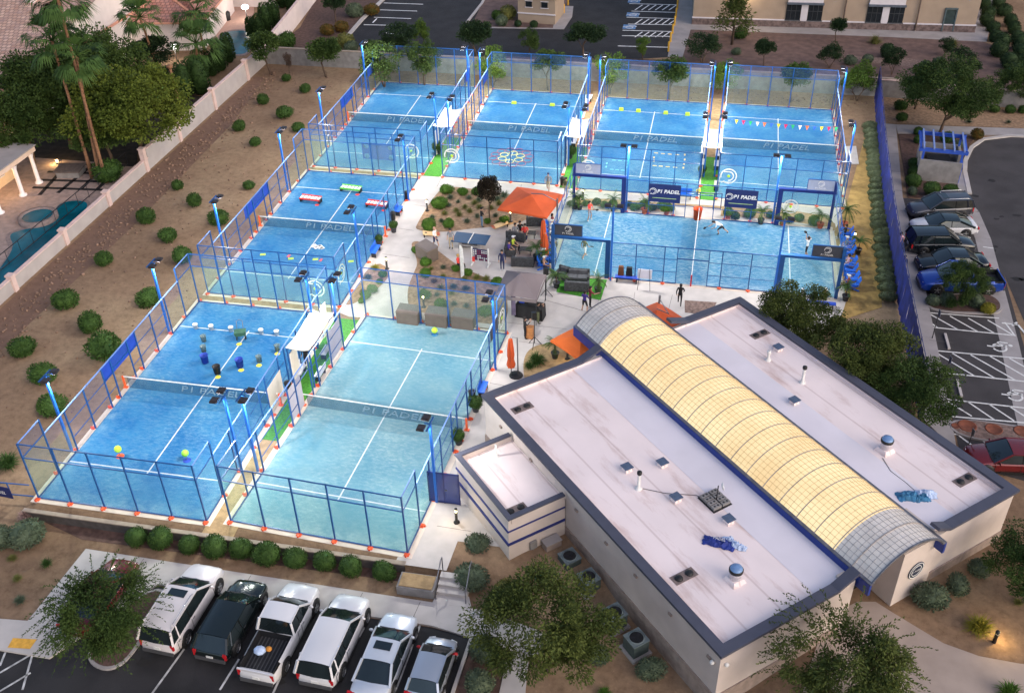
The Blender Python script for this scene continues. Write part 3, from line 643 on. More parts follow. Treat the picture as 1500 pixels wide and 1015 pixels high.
# ================================================================ the padel courts
FRAME = mat('court_frame', (0.010, 0.075, 0.25), 0.4, 0.1, 2, spec=0.5)
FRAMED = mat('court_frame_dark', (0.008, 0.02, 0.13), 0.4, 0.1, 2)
PLATE = mat('orange_plate', (0.75, 0.10, 0.03), 0.6, 0.15, 5)
ORANGE = mat('net_post_orange', (0.72, 0.11, 0.03), 0.5, 0.1, 5)
GLASS = see_through('court_glass', (0.55, 0.68, 0.68), 0.05, 0.12, 1)
MESH = see_through('court_mesh', (0.05, 0.13, 0.32), 0.09, 0.5)
NETM = see_through('net_cord', (0.03, 0.10, 0.17), 0.36, 0.8)
LINE = mat('court_line', (0.50, 0.55, 0.58), 0.8, 0.10, 4)
CURBM = mat('court_border', srgb(206, 192, 178), 0.85, 0.07, 1.5)
BLUEB = mat('blue_banner', (0.012, 0.05, 0.36), 0.6, 0.08)
NAVY = mat('navy_banner', (0.008, 0.018, 0.10), 0.6, 0.1)
GREYB = mat('grey_banner', (0.045, 0.05, 0.065), 0.6, 0.1)
BALLY = mat('ball_yellow', (0.45, 0.72, 0.05), 0.7, 0.1, 6)
def turf(name, deep, mid, pale, amount, long_=(4.96, 9.96)):
    m = bpy.data.materials.new(name); m.use_nodes = True; t = m.node_tree; n = t.nodes; b = n['Principled BSDF']; tc = n.new('ShaderNodeTexCoord')
    def nz(sx, sy, sc_, det=6, ro=0.6):
        mp = n.new('ShaderNodeMapping'); mp.inputs['Scale'].default_value = (sx, sy, 1); mp.inputs['Rotation'].default_value = (0, 0, R(-20)); t.links.new(tc.outputs['Object'], mp.inputs[0])
        z = n.new('ShaderNodeTexNoise'); z.inputs['Scale'].default_value = sc_; z.inputs['Detail'].default_value = det; z.inputs['Roughness'].default_value = ro; t.links.new(mp.outputs[0], z.inputs['Vector']); return z.outputs[0]
    def rmp(s, p0, p1, c0, c1):
        r = n.new('ShaderNodeValToRGB'); e = r.color_ramp.elements; e[0].position = p0; e[1].position = p1; e[0].color = (*c0, 1); e[1].color = (*c1, 1); t.links.new(s, r.inputs[0]); return r.outputs[0]
    base = rmp(nz(1, 1, 0.30, 4), 0.36, 0.66, deep, mid)
    patch = rmp(nz(1, 0.7, 0.20, 5), 0.36, 0.70, (0, 0, 0), (1, 1, 1))
    streak = rmp(nz(0.6, 1.4, 4.2, 10, 0.82), 0.46, 0.72, (0, 0, 0), (1, 1, 1))
    mm = n.new('ShaderNodeMath'); mm.operation = 'MULTIPLY_ADD'; mm.inputs[2].default_value = 0.0; t.links.new(patch, mm.inputs[0]); t.links.new(streak, mm.inputs[1])
    m2 = n.new('ShaderNodeMath'); m2.operation = 'MULTIPLY_ADD'; t.links.new(streak, m2.inputs[0]); m2.inputs[1].default_value = 0.16; t.links.new(mm.outputs[0], m2.inputs[2])
    m3 = n.new('ShaderNodeMath'); m3.operation = 'MULTIPLY'; m3.use_clamp = True; t.links.new(m2.outputs[0], m3.inputs[0]); m3.inputs[1].default_value = amount
    # sand gathers along the foot of the walls
    sx = n.new('ShaderNodeSeparateXYZ'); t.links.new(tc.outputs['Object'], sx.inputs[0]); dm = []
    for ax, hw in ((0, long_[0]), (1, long_[1])):
        ab = n.new('ShaderNodeMath'); ab.operation = 'ABSOLUTE'; t.links.new(sx.outputs[ax], ab.inputs[0])
        mr = n.new('ShaderNodeMapRange'); mr.interpolation_type = 'SMOOTHSTEP'; mr.inputs[1].default_value = hw - 1.1; mr.inputs[2].default_value = hw; t.links.new(ab.outputs[0], mr.inputs[0]); dm.append(mr.outputs[0])
    me_ = n.new('ShaderNodeMath'); me_.operation = 'MAXIMUM'; t.links.new(dm[0], me_.inputs[0]); t.links.new(dm[1], me_.inputs[1])
    grain = rmp(nz(1, 1, 1.1, 8, 0.75), 0.42, 0.66, (0, 0, 0), (1, 1, 1))
    mg = n.new('ShaderNodeMath'); mg.operation = 'MULTIPLY'; t.links.new(me_.outputs[0], mg.inputs[0]); t.links.new(grain, mg.inputs[1])
    ms = n.new('ShaderNodeMath'); ms.operation = 'MULTIPLY_ADD'; ms.use_clamp = True; ms.inputs[1].default_value = 0.55; t.links.new(mg.outputs[0], ms.inputs[0]); t.links.new(m3.outputs[0], ms.inputs[2]); m3 = ms
    mx = n.new('ShaderNodeMixRGB'); t.links.new(m3.outputs[0], mx.inputs[0]); t.links.new(base, mx.inputs[1]); mx.inputs[2].default_value = (*pale, 1)
    t.links.new(mx.outputs[0], b.inputs['Base Color']); b.inputs['Roughness'].default_value = 0.9; b.inputs['Specular IOR Level'].default_value = 0.15
    return m
T_BLUE = turf('blue_turf', (0.012, 0.115, 0.29), (0.040, 0.190, 0.355), (0.24, 0.39, 0.47), 0.75)
T_LIGHT = turf('pale_blue_turf', (0.085, 0.225, 0.30), (0.15, 0.28, 0.32), (0.40, 0.50, 0.50), 0.7)
T_SHOW = turf('show_turf', (0.030, 0.165, 0.32), (0.075, 0.225, 0.34), (0.46, 0.57, 0.60), 1.0, (9.96, 4.96))

def post_me(h, wd=0.075): return MB().box((0, 0, h / 2), (wd, wd, h)).mesh('post', FRAME)
POST4, POST3 = post_me(4.0), post_me(3.0)
PL = MB().box((0, 0, 0.03), (0.28, 0.2, 0.06)); PL.box((0, -0.09, 0.05), (0.10, 0.2, 0.1)); PLATEME = PL.mesh('base_plate', PLATE)
def xz(w_, z0, z1): return MB().box((0, 0, (z0 + z1) / 2), (w_, 0.02, z1 - z0))
GL2 = xz(1.9, 0.08, 2.98).mesh('glass_panel', GLASS); GL1 = xz(1.9, 0.08, 1.98).mesh('glass_panel', GLASS)
MS_T = xz(1.9, 3.03, 3.97).mesh('mesh_panel', MESH); MS_M = xz(1.9, 2.03, 2.97).mesh('mesh_panel', MESH); MS_F = xz(1.9, 0.08, 2.97).mesh('mesh_panel', MESH)
COURT = {}
def logo(parent, loc, rz, r=0.5, ball=True, tilt=90):
    """the club's round mark: two open rings with a ball at the heart"""
    e = bpy.data.objects.new('logo', None); COL.objects.link(e); e.parent = parent; e.location = loc; e.rotation_euler = (R(tilt), 0, rz)
    b = MB()
    for q in range(22):
        t0, t1 = -2.1 + q * 0.25, -2.1 + (q + 1) * 0.25
        b.bar((r * math.cos(t0), r * math.sin(t0), 0.0), (r * math.cos(t1), r * math.sin(t1), 0.0), r * 0.15, 0.012)
    for q in range(16):
        t0, t1 = -1.6 + q * 0.22, -1.6 + (q + 1) * 0.22
        b.bar((0.62 * r * math.cos(t0), 0.62 * r * math.sin(t0), 0.0), (0.62 * r * math.cos(t1), 0.62 * r * math.sin(t1), 0.0), r * 0.15, 0.012)
    b.bar((-0.62 * r, 0.6 * r, 0), (0, 0.62 * r, 0), r * 0.15, 0.012); b.bar((-0.9 * r, -0.95 * r, 0), (-0.45 * r, -0.75 * r, 0), r * 0.15, 0.012)
    b.build('ring', WHITE, e)
    if ball: MB().lathe([(0, 0.008), (0.2 * r, 0.008), (0.2 * r, 0)], n=12).build('ball_mark', BALLY, e)
    return e
def light_pole(x, y, rz, h, lab, grp, watts=1.0, arm=(0, 1), headless=False):
    """pole on the cage line; the arm lies along local x, heads hang over the court on local +y"""
    t = thing('court_light', lab, 'floodlight', (x, y, 0), rz, grp)
    b = MB(); b.box((0, 0, h / 2), (0.13, 0.13, h)); b.build('pole', mat('pole_blue', (0.02, 0.14, 0.55), 0.4, 0.1), t)  # brighter than the cage blue: floodlight spill is put into the pole colour
    b = MB(); b.box((0, 0, h + 0.03), (1.15, 0.08, 0.06)); b.box((0, 0.15, h + 0.03), (0.07, 0.3, 0.05)); b.build('crossarm', FRAME, t)
    for s in (-1, 1):
        b = MB(); b.box((s * 0.42, 0.34, h + 0.06), (0.46, 0.40, 0.10)); b.box((s * 0.42, 0.34, h + 0.13), (0.36, 0.3, 0.04)); hd = b.build('lamp_head', mat('lamp_head', (0.035, 0.028, 0.03), 0.5, 0.3, 4), t)
        b = MB(); b.box((s * 0.42, 0.34, h + 0.002), (0.40, 0.34, 0.012)); b.build('led_panel', mat('led_panel', (0.9, 0.9, 0.9), 0.5, emit=(0.85, 0.93, 1.0), estr=6.0), hd)
    ld = bpy.data.lights.new('floodlight', 'SPOT'); ld.energy = COURT_W * watts; ld.spot_size = R(168); ld.spot_blend = 0.35; ld.shadow_soft_size = 0.22; ld.color = (1.0, 0.975, 0.93)
    lo = bpy.data.objects.new('floodlight', ld); COL.objects.link(lo); lo.parent = t; lo.location = (0, 0.36, h - 0.06)
    lo.rotation_euler = (R(8), 0, 0)
    return t
def court(nm, cx, cy, rz, label, tm, z=0.0, border=0.32, banners=(), glow=1.0):
    t = thing('padel_court', label, 'padel court', (cx, cy, z), rz, 'blue padel courts'); COURT[nm] = t
    b = MB(); b.box((0, 0, -0.02), (10 + 2 * border, 20 + 2 * border, 0.08)); b.build('border', CURBM, t)
    b = MB(); b.sheet([(-4.96, -9.96), (4.96, -9.96), (4.96, 9.96), (-4.96, 9.96)], 0.026); b.build('playing_surface', tm, t)
    b = MB()
    for s in (-1, 1): b.sheet([(-4.96, s * 6.95 - 0.04), (4.96, s * 6.95 - 0.04), (4.96, s * 6.95 + 0.04), (-4.96, s * 6.95 + 0.04)], 0.031)
    b.sheet([(-0.04, -7.2), (0.04, -7.2), (0.04, -6.99), (-0.04, -6.99)], 0.031); b.sheet([(-0.04, 6.99), (0.04, 6.99), (0.04, 7.2), (-0.04, 7.2)], 0.031); b.sheet([(-0.04, -6.91), (0.04, -6.91), (0.04, 6.91), (-0.04, 6.91)], 0.031)
    b.build('court_lines', LINE, t)
    def post(me, x, y, a): 
        p = put(me, 'post', t, (x, y, 0), a); put(PLATEME, 'base_plate', p, (0, -0.12, 0.02))
    E = 5.0
    for s in (-1, 1):
        a = 0 if s < 0 else math.pi
        for k in range(6): post(POST4, -5 + 2 * k, s * 10.0, a)
        for k in range(5):
            put(GL2, 'glass_panel', t, (-4 + 2 * k, s * 10.0, 0), 0); put(MS_T, 'mesh_panel', t, (-4 + 2 * k, s * 10.0, 0), 0)
        b = MB(); b.bar((-5, s * 10, 3.97), (5, s * 10, 3.97), 0.05, 0.06); b.build('top_rail', FRAME, t)
        b = MB(); b.bar((-5, s * 10, 3.0), (5, s * 10, 3.0), 0.05, 0.05); b.bar((-5, s * 10, 0.06), (5, s * 10, 0.06), 0.06, 0.06); b.build('rail', FRAME, t)
    for s in (-1, 1):
        a = -math.pi / 2 if s < 0 else math.pi / 2
        for y in (-8, 8): post(POST4, s * E, y, a)
        for y in (-6, -4, -2, 2, 4, 6): post(POST3, s * E, y, a)
        for y in (-1, 1): post(POST3, s * E, y, a)
        for y in (-9, 9): put(GL2, 'glass_panel', t, (s * E, y, 0), math.pi / 2); put(MS_T, 'mesh_panel', t, (s * E, y, 0), math.pi / 2)
        for y in (-7, 7): put(GL1, 'glass_panel', t, (s * E, y, 0), math.pi / 2); put(MS_M, 'mesh_panel', t, (s * E, y, 0), math.pi / 2)
        for y in (-5, -3, 3, 5): put(MS_F, 'mesh_panel', t, (s * E, y, 0), math.pi / 2)
        m = xz(1.9, 2.25, 2.97).build('mesh_panel', MESH, t, (s * E, 0, 0), math.pi / 2)
        b = MB()
        for y0, y1 in ((-10, -8), (8, 10)): b.bar((s * E, y0, 3.97), (s * E, y1, 3.97), 0.05, 0.06)
        b.bar((s * E, -8, 2.98), (s * E, 8, 2.98), 0.06, 0.06); b.build('top_rail', mat('top_rail', (0.14, 0.24, 0.52), 0.35, 0.1), t)  # paler than the frame: the sky's reflection is put into the rail colour
        b = MB()
        for z_ in (2.0, 1.0):
            for y0, y1 in ((-6, -1), (1, 6)): b.bar((s * E, y0, z_), (s * E, y1, z_), 0.035, 0.035)
        for y0, y1 in ((-10, -6), (6, 10)): b.bar((s * E, y0, 0.05), (s * E, y1, 0.05), 0.06, 0.06); 
        for y0, y1 in ((-10, -8), (8, 10)): b.bar((s * E, y0, 3.0), (s * E, y1, 3.0), 0.05, 0.05)
        b.bar((s * E, -1, 2.2), (s * E, 1, 2.2), 0.05, 0.05); b.build('rail', FRAME, t)
    for (s, y0, y1, z0, z1, mm) in banners:
        b = MB(); b.box((s * (E + 0.04), (y0 + y1) / 2, (z0 + z1) / 2), (0.02, y1 - y0, z1 - z0)); b.build('banner', mm, t)
    n = xz(9.9, 0.03, 0.86).build('net', NETM, t)
    b = MB(); b.box((0, 0, 0.89), (10.3, 0.035, 0.07)); b.build('net_band', WHITE, n)
    for s in (-1, 1):
        b = MB(); b.box((s * 5.22, 0, 0.46), (0.11, 0.11, 0.92)); b.box((s * 5.22, 0, 0.04), (0.3, 0.2, 0.06)); b.build('net_post', ORANGE, n)
    letters('P1 PADEL', 0.66, mat('net_lettering', (0.15, 0.23, 0.29), 0.8), n, (0.6, -0.025, 0.44), (R(90), 0, 0), shear=0.25, bold=0.0).scale = (1.45, 1, 1)
    return t
POLES = 'floodlight poles beside the courts'
def poles(nm, words, skip=(), right_off=0.0, h=5.5):
    c = COURT[nm]; cx, cy = c.location.x, c.location.y; rz = c.rotation_euler.z
    for s, sw in ((-1, 'left'), (1, 'right')):
        for y, yw in ((-6.1, 'near'), (6.1, 'far')):
            if (s, y) in skip: continue
            x = s * 5.32; wx = cx + x * math.cos(rz) - y * math.sin(rz); wy = cy + x * math.sin(rz) + y * math.cos(rz)
            light_pole(wx, wy, rz + (-math.pi / 2 if s < 0 else math.pi / 2), h, 'blue floodlight pole, %s %s of the %s' % (yw, sw, words), POLES)
G = []
court('A', 0.10, 0, 0.0, 'blue court at the near left corner with buckets standing on it', T_BLUE, banners=((-1, -2, 2, 1.9, 2.9, BLUEB), (1, -1.0, 1.0, 0.1, 2.0, mat('beige_screen', srgb(222, 212, 198), 0.8, 0.04)), ))
court('B', 11.912, -0.03, -0.0541, 'pale turquoise court nearest the clubhouse with a floating green ball', T_LIGHT, banners=((-1, -1.9, -0.2, 0.3, 2.6, mat('grey_screen', srgb(170, 166, 176), 0.8, 0.04)), (-1, 3.9, 5.9, 0.4, 2.6, mat('grey_screen', (0.2, 0.2, 0.2))), (1, 6.2, 7.9, 2.0, 2.9, GREYB)))
court('C', 0.262, 21.183, -0.0026, 'blue middle court of the left column with red and green hurdles', T_BLUE, banners=((-1, -2.5, 2, 1.9, 2.9, BLUEB),))
court('D', 0.442, 42.323, 0.0007, 'blue court at the far left corner of the back row', T_BLUE, banners=((-1, -2, 1.5, 1.9, 2.9, BLUEB), (-1, 6.2, 7.9, 2.0, 2.9, BLUEB), (1, 6.2, 7.9, 2.0, 2.9, BLUEB)))
court('E', 12.349, 41.962, -0.0044, 'blue court of the back row with flower pattern of rings', T_BLUE, banners=((-1, 6.2, 7.9, 2.0, 2.9, BLUEB),))
court('F', 24.084, 41.549, -0.0051, 'blue court of the back row with yellow boxes on its far line', T_BLUE)
court('G', 35.671, 41.632, -0.012, 'blue court at the right end of the back row under coloured pennants', T_BLUE)
poles('A', 'near left court with the buckets'); poles('B', 'pale court nearest the clubhouse'); poles('C', 'middle court of the left column with the hurdles')
poles('D', 'far left corner court'); poles('E', 'back row court with the ring flower'); poles('F', 'back row court with the yellow boxes'); poles('G', 'back row court under the pennants')
# round marks on the glass
for nm, x, y, s in (('C', 4.97, -8.9, 1), ('D', 4.1, -10.03, 0), ('E', -4.1, -10.03, 0), ('F', -4.1, -10.03, 0), ('G', -4.2, -10.03, 0), ('A', 4.0, 10.03, 0), ('B', 5.03, 9.0, 1)):
    logo(COURT[nm], (x, y, 2.05), R(90) if s else 0, 0.62)
# blue target banner with four holes hung on the near wall of court D
b = MB(); b.box((1.1, -9.9, 1.75), (3.0, 0.04, 1.5)); tb = b.build('target_banner', mat('target_blue', (0.012, 0.11, 0.55), 0.6, 0.06), COURT['D'])
for dx in (-1.1, 1.1):
    for dz in (-0.45, 0.45):
        m = MB(); m.lathe([(0, 0.02), (0.24, 0.02), (0.24, 0)], n=14); h = m.build('target_hole', mat('hole_pale', srgb(90, 150, 215), 0.7), tb); h.location = (1.1 + dx, -9.93, 1.75 + dz); h.rotation_euler = (R(90), 0, 0)
# ---- the show court, turned lengthwise, with panoramic glass and portal frames
HX, HY, HRZ = 29.265, 22.931, -0.0056
h = thing('padel_court', 'turquoise show court turned sideways with thick blue portal frames and players on it', 'padel court', (HX, HY, 0), HRZ, 'blue padel courts'); COURT['H'] = h
b = MB(); b.box((0, 0, -0.02), (20.6, 10.6, 0.08)); b.build('border', CURBM, h)
b = MB(); b.sheet([(-9.96, -4.96), (9.96, -4.96), (9.96, 4.96), (-9.96, 4.96)], 0.026); b.build('playing_surface', T_SHOW, h)
b = MB()
for s in (-1, 1): b.sheet([(s * 6.95 - 0.04, -4.96), (s * 6.95 + 0.04, -4.96), (s * 6.95 + 0.04, 4.96), (s * 6.95 - 0.04, 4.96)], 0.031)
b.build('court_lines', LINE, h)
for s in (-1, 1):
    b = MB(); b.box((s * 10, 0, 1.52), (0.02, 9.9, 2.92)); b.build('glass_panel', GLASS, h)
    b = MB(); b.box((s * 10, 0, 3.5), (0.02, 9.9, 0.92)); b.build('mesh_panel', MESH, h)
    b = MB()
    for z_ in (3.0, 3.97): b.bar((s * 10, -5, z_), (s * 10, 5, z_), 0.05, 0.06)
    b.bar((s * 10, -5, 0.05), (s * 10, 5, 0.05), 0.06, 0.06)
    for y in (-3, -1, 1, 3): b.bar((s * 10, y, 3.0), (s * 10, y, 3.97), 0.04, 0.04)
    b.build('rail', FRAME, h)
for s in (-1, 1):
    a = 0 if s < 0 else math.pi
    for e in (-1, 1):
        b = MB(); b.box((e * 8, s * 5, 1.5), (3.7, 0.02, 2.8)); b.build('glass_panel', GLASS, h)
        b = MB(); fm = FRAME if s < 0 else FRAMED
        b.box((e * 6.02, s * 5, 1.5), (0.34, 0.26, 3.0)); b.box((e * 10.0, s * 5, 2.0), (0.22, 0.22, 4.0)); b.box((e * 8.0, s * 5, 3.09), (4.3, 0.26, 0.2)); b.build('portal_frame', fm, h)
        b = MB(); b.box((e * 8.9, s * 5, 3.66), (1.95, 0.06, 0.92)); sg = b.build('sign_board', GREYB if s < 0 else mat('pale_banner', srgb(150, 158, 180), 0.7, 0.05), h)
        b = MB()
        for z_ in (3.2, 4.1): b.bar((e * 8.9 - 1.0, s * 5, z_), (e * 8.9 + 1.0, s * 5, z_), 0.09, 0.05)
        for x in (e * 8.9 - 0.98, e * 8.9 + 0.98): b.bar((x, s * 5, 3.18), (x, s * 5, 4.12), 0.09, 0.05)
        b.build('sign_frame', FRAME, sg)
        lg = logo(sg, (e * 8.9, s * 5 - 0.045, 3.78), 0, 0.22, False)
        letters('P1 PADEL', 0.2, WHITE, sg, (e * 8.9, s * 5 - 0.045, 3.40), (R(90), 0, 0))
    for x in (-5.75, -4, -2, 2, 4, 5.75):
        p = put(POST3, 'post', h, (x, s * 5, 0), a); put(PLATEME, 'base_plate', p, (0, -0.12, 0.02))
    for x in (-5, -3, 3, 5): 
        for me, z_ in ((MS_F, 0),): put(me, 'mesh_panel', h, (x, s * 5, 0), 0)
    b = MB(); b.bar((-5.85, s * 5, 2.97), (5.85, s * 5, 2.97), 0.06, 0.06); b.build('top_rail', FRAME, h)
    b = MB()
    for x0, x1 in ((-5.85, -1.1), (1.1, 5.85)):
        for z_ in (0.95, 1.98): b.bar((x0, s * 5, z_), (x1, s * 5, z_), 0.035, 0.035)
        b.bar((x0, s * 5, 0.05), (x1, s * 5, 0.05), 0.06, 0.06)
    b.bar((-1.1, s * 5, 2.1), (1.1, s * 5, 2.1), 0.06, 0.07)
    for x in (-1.1, 1.1): b.bar((x, s * 5, 0), (x, s * 5, 2.97), 0.06, 0.06)
    b.build('rail', FRAME, h)
n = bpy.data.objects.new('net', MB().box((0, 0, 0.44), (0.02, 9.9, 0.83)).mesh('net', NETM)); COL.objects.link(n); n.parent = h
MB().box((0, 0, 0.89), (0.05, 10.2, 0.07)).build('net_band', WHITE, n)
for s in (-1, 1):
    b = MB(); b.box((0, s * 5.12, 0.46), (0.11, 0.11, 0.92)); b.build('net_post', mat('net_post_red', (0.5, 0.03, 0.05), 0.5), n)
letters('P1 PADEL', 0.62, mat('net_lettering', (0.42, 0.47, 0.5)), n, (-0.03, 0, 0.44), (R(90), 0, R(-90)), shear=0.25).scale = (1.45, 1, 1)
logo(h, (6.9, 4.94, 1.7), 0, 0.55, True)
for s in (-1, 1):
    for e, ew in ((-1, 'left'), (1, 'right')):
        light_pole(HX + e * 5.75, HY + s * 5.28, 0 if s < 0 else math.pi, 5.8, 'T headed floodlight pole at the %s %s side of the show court' % ('near' if s < 0 else 'far', ew), POLES)
# navy sponsor banners hung on the far fence of the show court
for x0, y0, x1, y1, zz, lab in ((948, 316, 994, 320, 2.05, 'navy banner with white lettering on the far fence, left of the orange basket'), (1058, 325, 1105, 328, 2.05, 'navy banner with white lettering on the far fence, right of the orange basket')):
    p, q = at(x0, y0), at(x1, y1); cx = (p.x + q.x) / 2; L_ = (q - p).length
    t = thing('sponsor_banner', lab, 'banner', (cx, HY + 4.90 - 0.0, 0), HRZ)
    b = MB(); b.box((0, 0, zz), (L_, 0.03, 1.55)); b.build('cloth', NAVY, t)
    letters('P1 PADEL', 0.42, WHITE, t, (0.28, -0.02, zz + 0.15), (R(90), 0, 0), shear=0.2, bold=0.012)
    b = MB(); b.box((0.0, -0.018, zz - 0.42), (L_ * 0.75, 0.006, 0.05)); b.build('underline', mat('lime_line', (0.35, 0.5, 0.2), 0.6), t)
    logo(t, (-L_ * 0.36, -0.025, zz + 0.15), 0, 0.26, False)
# ---- green lanes, sand lanes and shade canopies between courts
paved('turf_lane', [(5.55, 31.9), (7.1, 31.9), (7.1, 40.0), (5.55, 40.0)], TURF, 0.024)
paved('turf_lane', [(17.55, 31.5), (18.9, 31.5), (18.9, 39.7), (17.55, 39.7)], TURF, 0.024)
paved('turf_lane', [(29.2, 31.2), (30.6, 31.2), (30.6, 39.4), (29.2, 39.4)], TURF, 0.024)
paved('turf_lane', [(5.3, -3.2), (6.6, -3.2), (7.2, 9.7), (5.3, 9.7)], TURF, 0.018)
paved('sand_lane', [(5.2, -11.1), (7.0, -11.1), (6.8, -3.2), (5.2, -3.2)], SANDY, 0.016)
for x0, x1, y0 in ((5.55, 7.1, 40.0), (17.55, 18.9, 39.7), (29.2, 30.6, 39.4)): paved('sand_lane', [(x0, y0), (x1, y0), (x1, 53), (x0, 53)], SANDY, 0.028)
paved('sand_lane', [(-5, 10.3), (5.3, 10.3), (5.3, 10.9), (-5, 10.9)], SANDY, 0.012); paved('sand_lane', [(-5, 31.4), (5.4, 31.4), (5.4, 32.1), (-5, 32.1)], SANDY, 0.012)
CLOTH = mat('canopy_cloth', srgb(180, 173, 158), 0.8, 0.04, 0.8)
def canopy(x0, x1, y0, y1, rz, lab):
    cx, cy = (x0 + x1) / 2, (y0 + y1) / 2; t = thing('shade_canopy', lab, 'canopy', (cx, cy, 0), rz)
    wx, wy = (x1 - x0) / 2, (y1 - y0) / 2; m = MB(); V = []; F = []; n1, n2 = 9, 13
    for zoff in (0, -0.03):
        for i in range(n1):
            for j in range(n2):
                u, v = i / (n1 - 1) * 2 - 1, j / (n2 - 1) * 2 - 1
                sag = 0.16 * (u * u - 0.2) * (0.5 + 0.5 * v * v) + 0.05 * math.sin(v * 4)
                V.append((u * wx * (1 - 0.05 * (1 - v * v)), v * wy * (1 - 0.03 * (1 - u * u)), 2.78 + sag + zoff))
    for q in (0, 1):
        o = q * n1 * n2
        for i in range(n1 - 1):
            for j in range(n2 - 1):
                f = (o + i * n2 + j, o + (i + 1) * n2 + j, o + (i + 1) * n2 + j + 1, o + i * n2 + j + 1); F.append(f if q == 0 else f[::-1])
    m.add(V, F, 0, True).build('cloth', CLOTH, t)
    for sx in (-1, 1):
        for sy in (-1, 1): MB().box((sx * (wx - 0.05), sy * (wy - 0.05), 1.42), (0.08, 0.08, 2.84)).build('post', FRAME, t)
    MB().box((-wx + 0.16, -wy + 0.55, 1.25), (0.04, 1.0, 2.3)).build('side_screen', mat('beige_screen', (0.6, 0.6, 0.6)), t)
    MB().box((-wx + 0.16, wy + 1.2, 1.25), (0.04, 0.9, 2.3)).build('side_screen', mat('beige_screen', (0.6, 0.6, 0.6)), t)
canopy(5.3, 6.85, 2.0, 6.4, -0.02, 'cream shade canopy between the near left court and the pale court')
canopy(5.54, 7.2, 35.9, 40.2, 0, 'white shade canopy between the two leftmost courts of the back row')
canopy(17.4, 18.95, 35.5, 39.7, 0, 'white shade canopy between the ring flower court and the yellow box court')
canopy(29.05, 30.62, 35.1, 39.3, 0, 'white shade canopy between the yellow box court and the pennant court')
# ================================================================ plants
def leafmat(name, a, b_, rough=0.75):
    a = tuple(c * 0.62 for c in a); b_ = tuple(c * 0.64 for c in b_)
    m = mat(name, a, rough, 0.2, 1.7, col2=b_, spec=0.2, lo=0.3, hi=0.7); return m
L_BUSH = leafmat('bush_leaf', (0.030, 0.075, 0.014), (0.075, 0.15, 0.028))
L_LIME = leafmat('lime_leaf', (0.055, 0.14, 0.015), (0.12, 0.25, 0.03))
L_SAGE = leafmat('sage_leaf', (0.085, 0.125, 0.075), (0.17, 0.22, 0.135))
L_HEDGE = leafmat('hedge_leaf', (0.15, 0.19, 0.095), (0.28, 0.33, 0.18))
L_OLIVE = leafmat('olive_grass', (0.15, 0.17, 0.04), (0.28, 0.27, 0.08))
L_TREE = leafmat('tree_leaf', (0.034, 0.072, 0.014), (0.092, 0.150, 0.030))
L_MESQ = leafmat('mesquite_leaf', (0.055, 0.085, 0.016), (0.150, 0.185, 0.040))
L_FRESH = leafmat('fresh_leaf', (0.07, 0.14, 0.02), (0.15, 0.24, 0.035))
L_DARK = leafmat('dark_leaf', (0.018, 0.045, 0.016), (0.045, 0.085, 0.026))
L_PLUM = leafmat('plum_leaf', (0.022, 0.018, 0.012), (0.055, 0.042, 0.024))
L_YEL = leafmat('yellow_leaf', (0.20, 0.20, 0.02), (0.36, 0.32, 0.04))
L_FLOW = leafmat('orange_bloom', (0.06, 0.08, 0.015), (0.24, 0.12, 0.025))
L_PALM = leafmat('palm_leaf', (0.040, 0.095, 0.020), (0.10, 0.19, 0.045))
L_CYP = leafmat('cypress_leaf', (0.016, 0.045, 0.010), (0.045, 0.095, 0.020))
BARK = mat('bark', (0.10, 0.065, 0.045), 0.9, 0.3, 4, bump=0.5, bscale=14)
PALMB = mat('palm_bark', srgb(126, 92, 68), 0.9, 0.25, 6, bump=0.6, bscale=8)
rp_ = random.Random(21)
def rdir(r):
    z = r.uniform(-1, 1); t = r.uniform(0, 2 * math.pi); q = math.sqrt(1 - z * z); return Vector((q * math.cos(t), q * math.sin(t), z))
def leaf(b, p, d, l, w_, r, mi=0):
    """a small pointed leaf face growing from p along d"""
    s = d.cross(rdir(r)); s = s.normalized() * w_ if s.length > 1e-3 else Vector((w_, 0, 0))
    b.add([p, p + d * l * 0.5 + s, p + d * l, p + d * l * 0.5 - s], [(0, 1, 2, 3)], mi)
_shr = {}
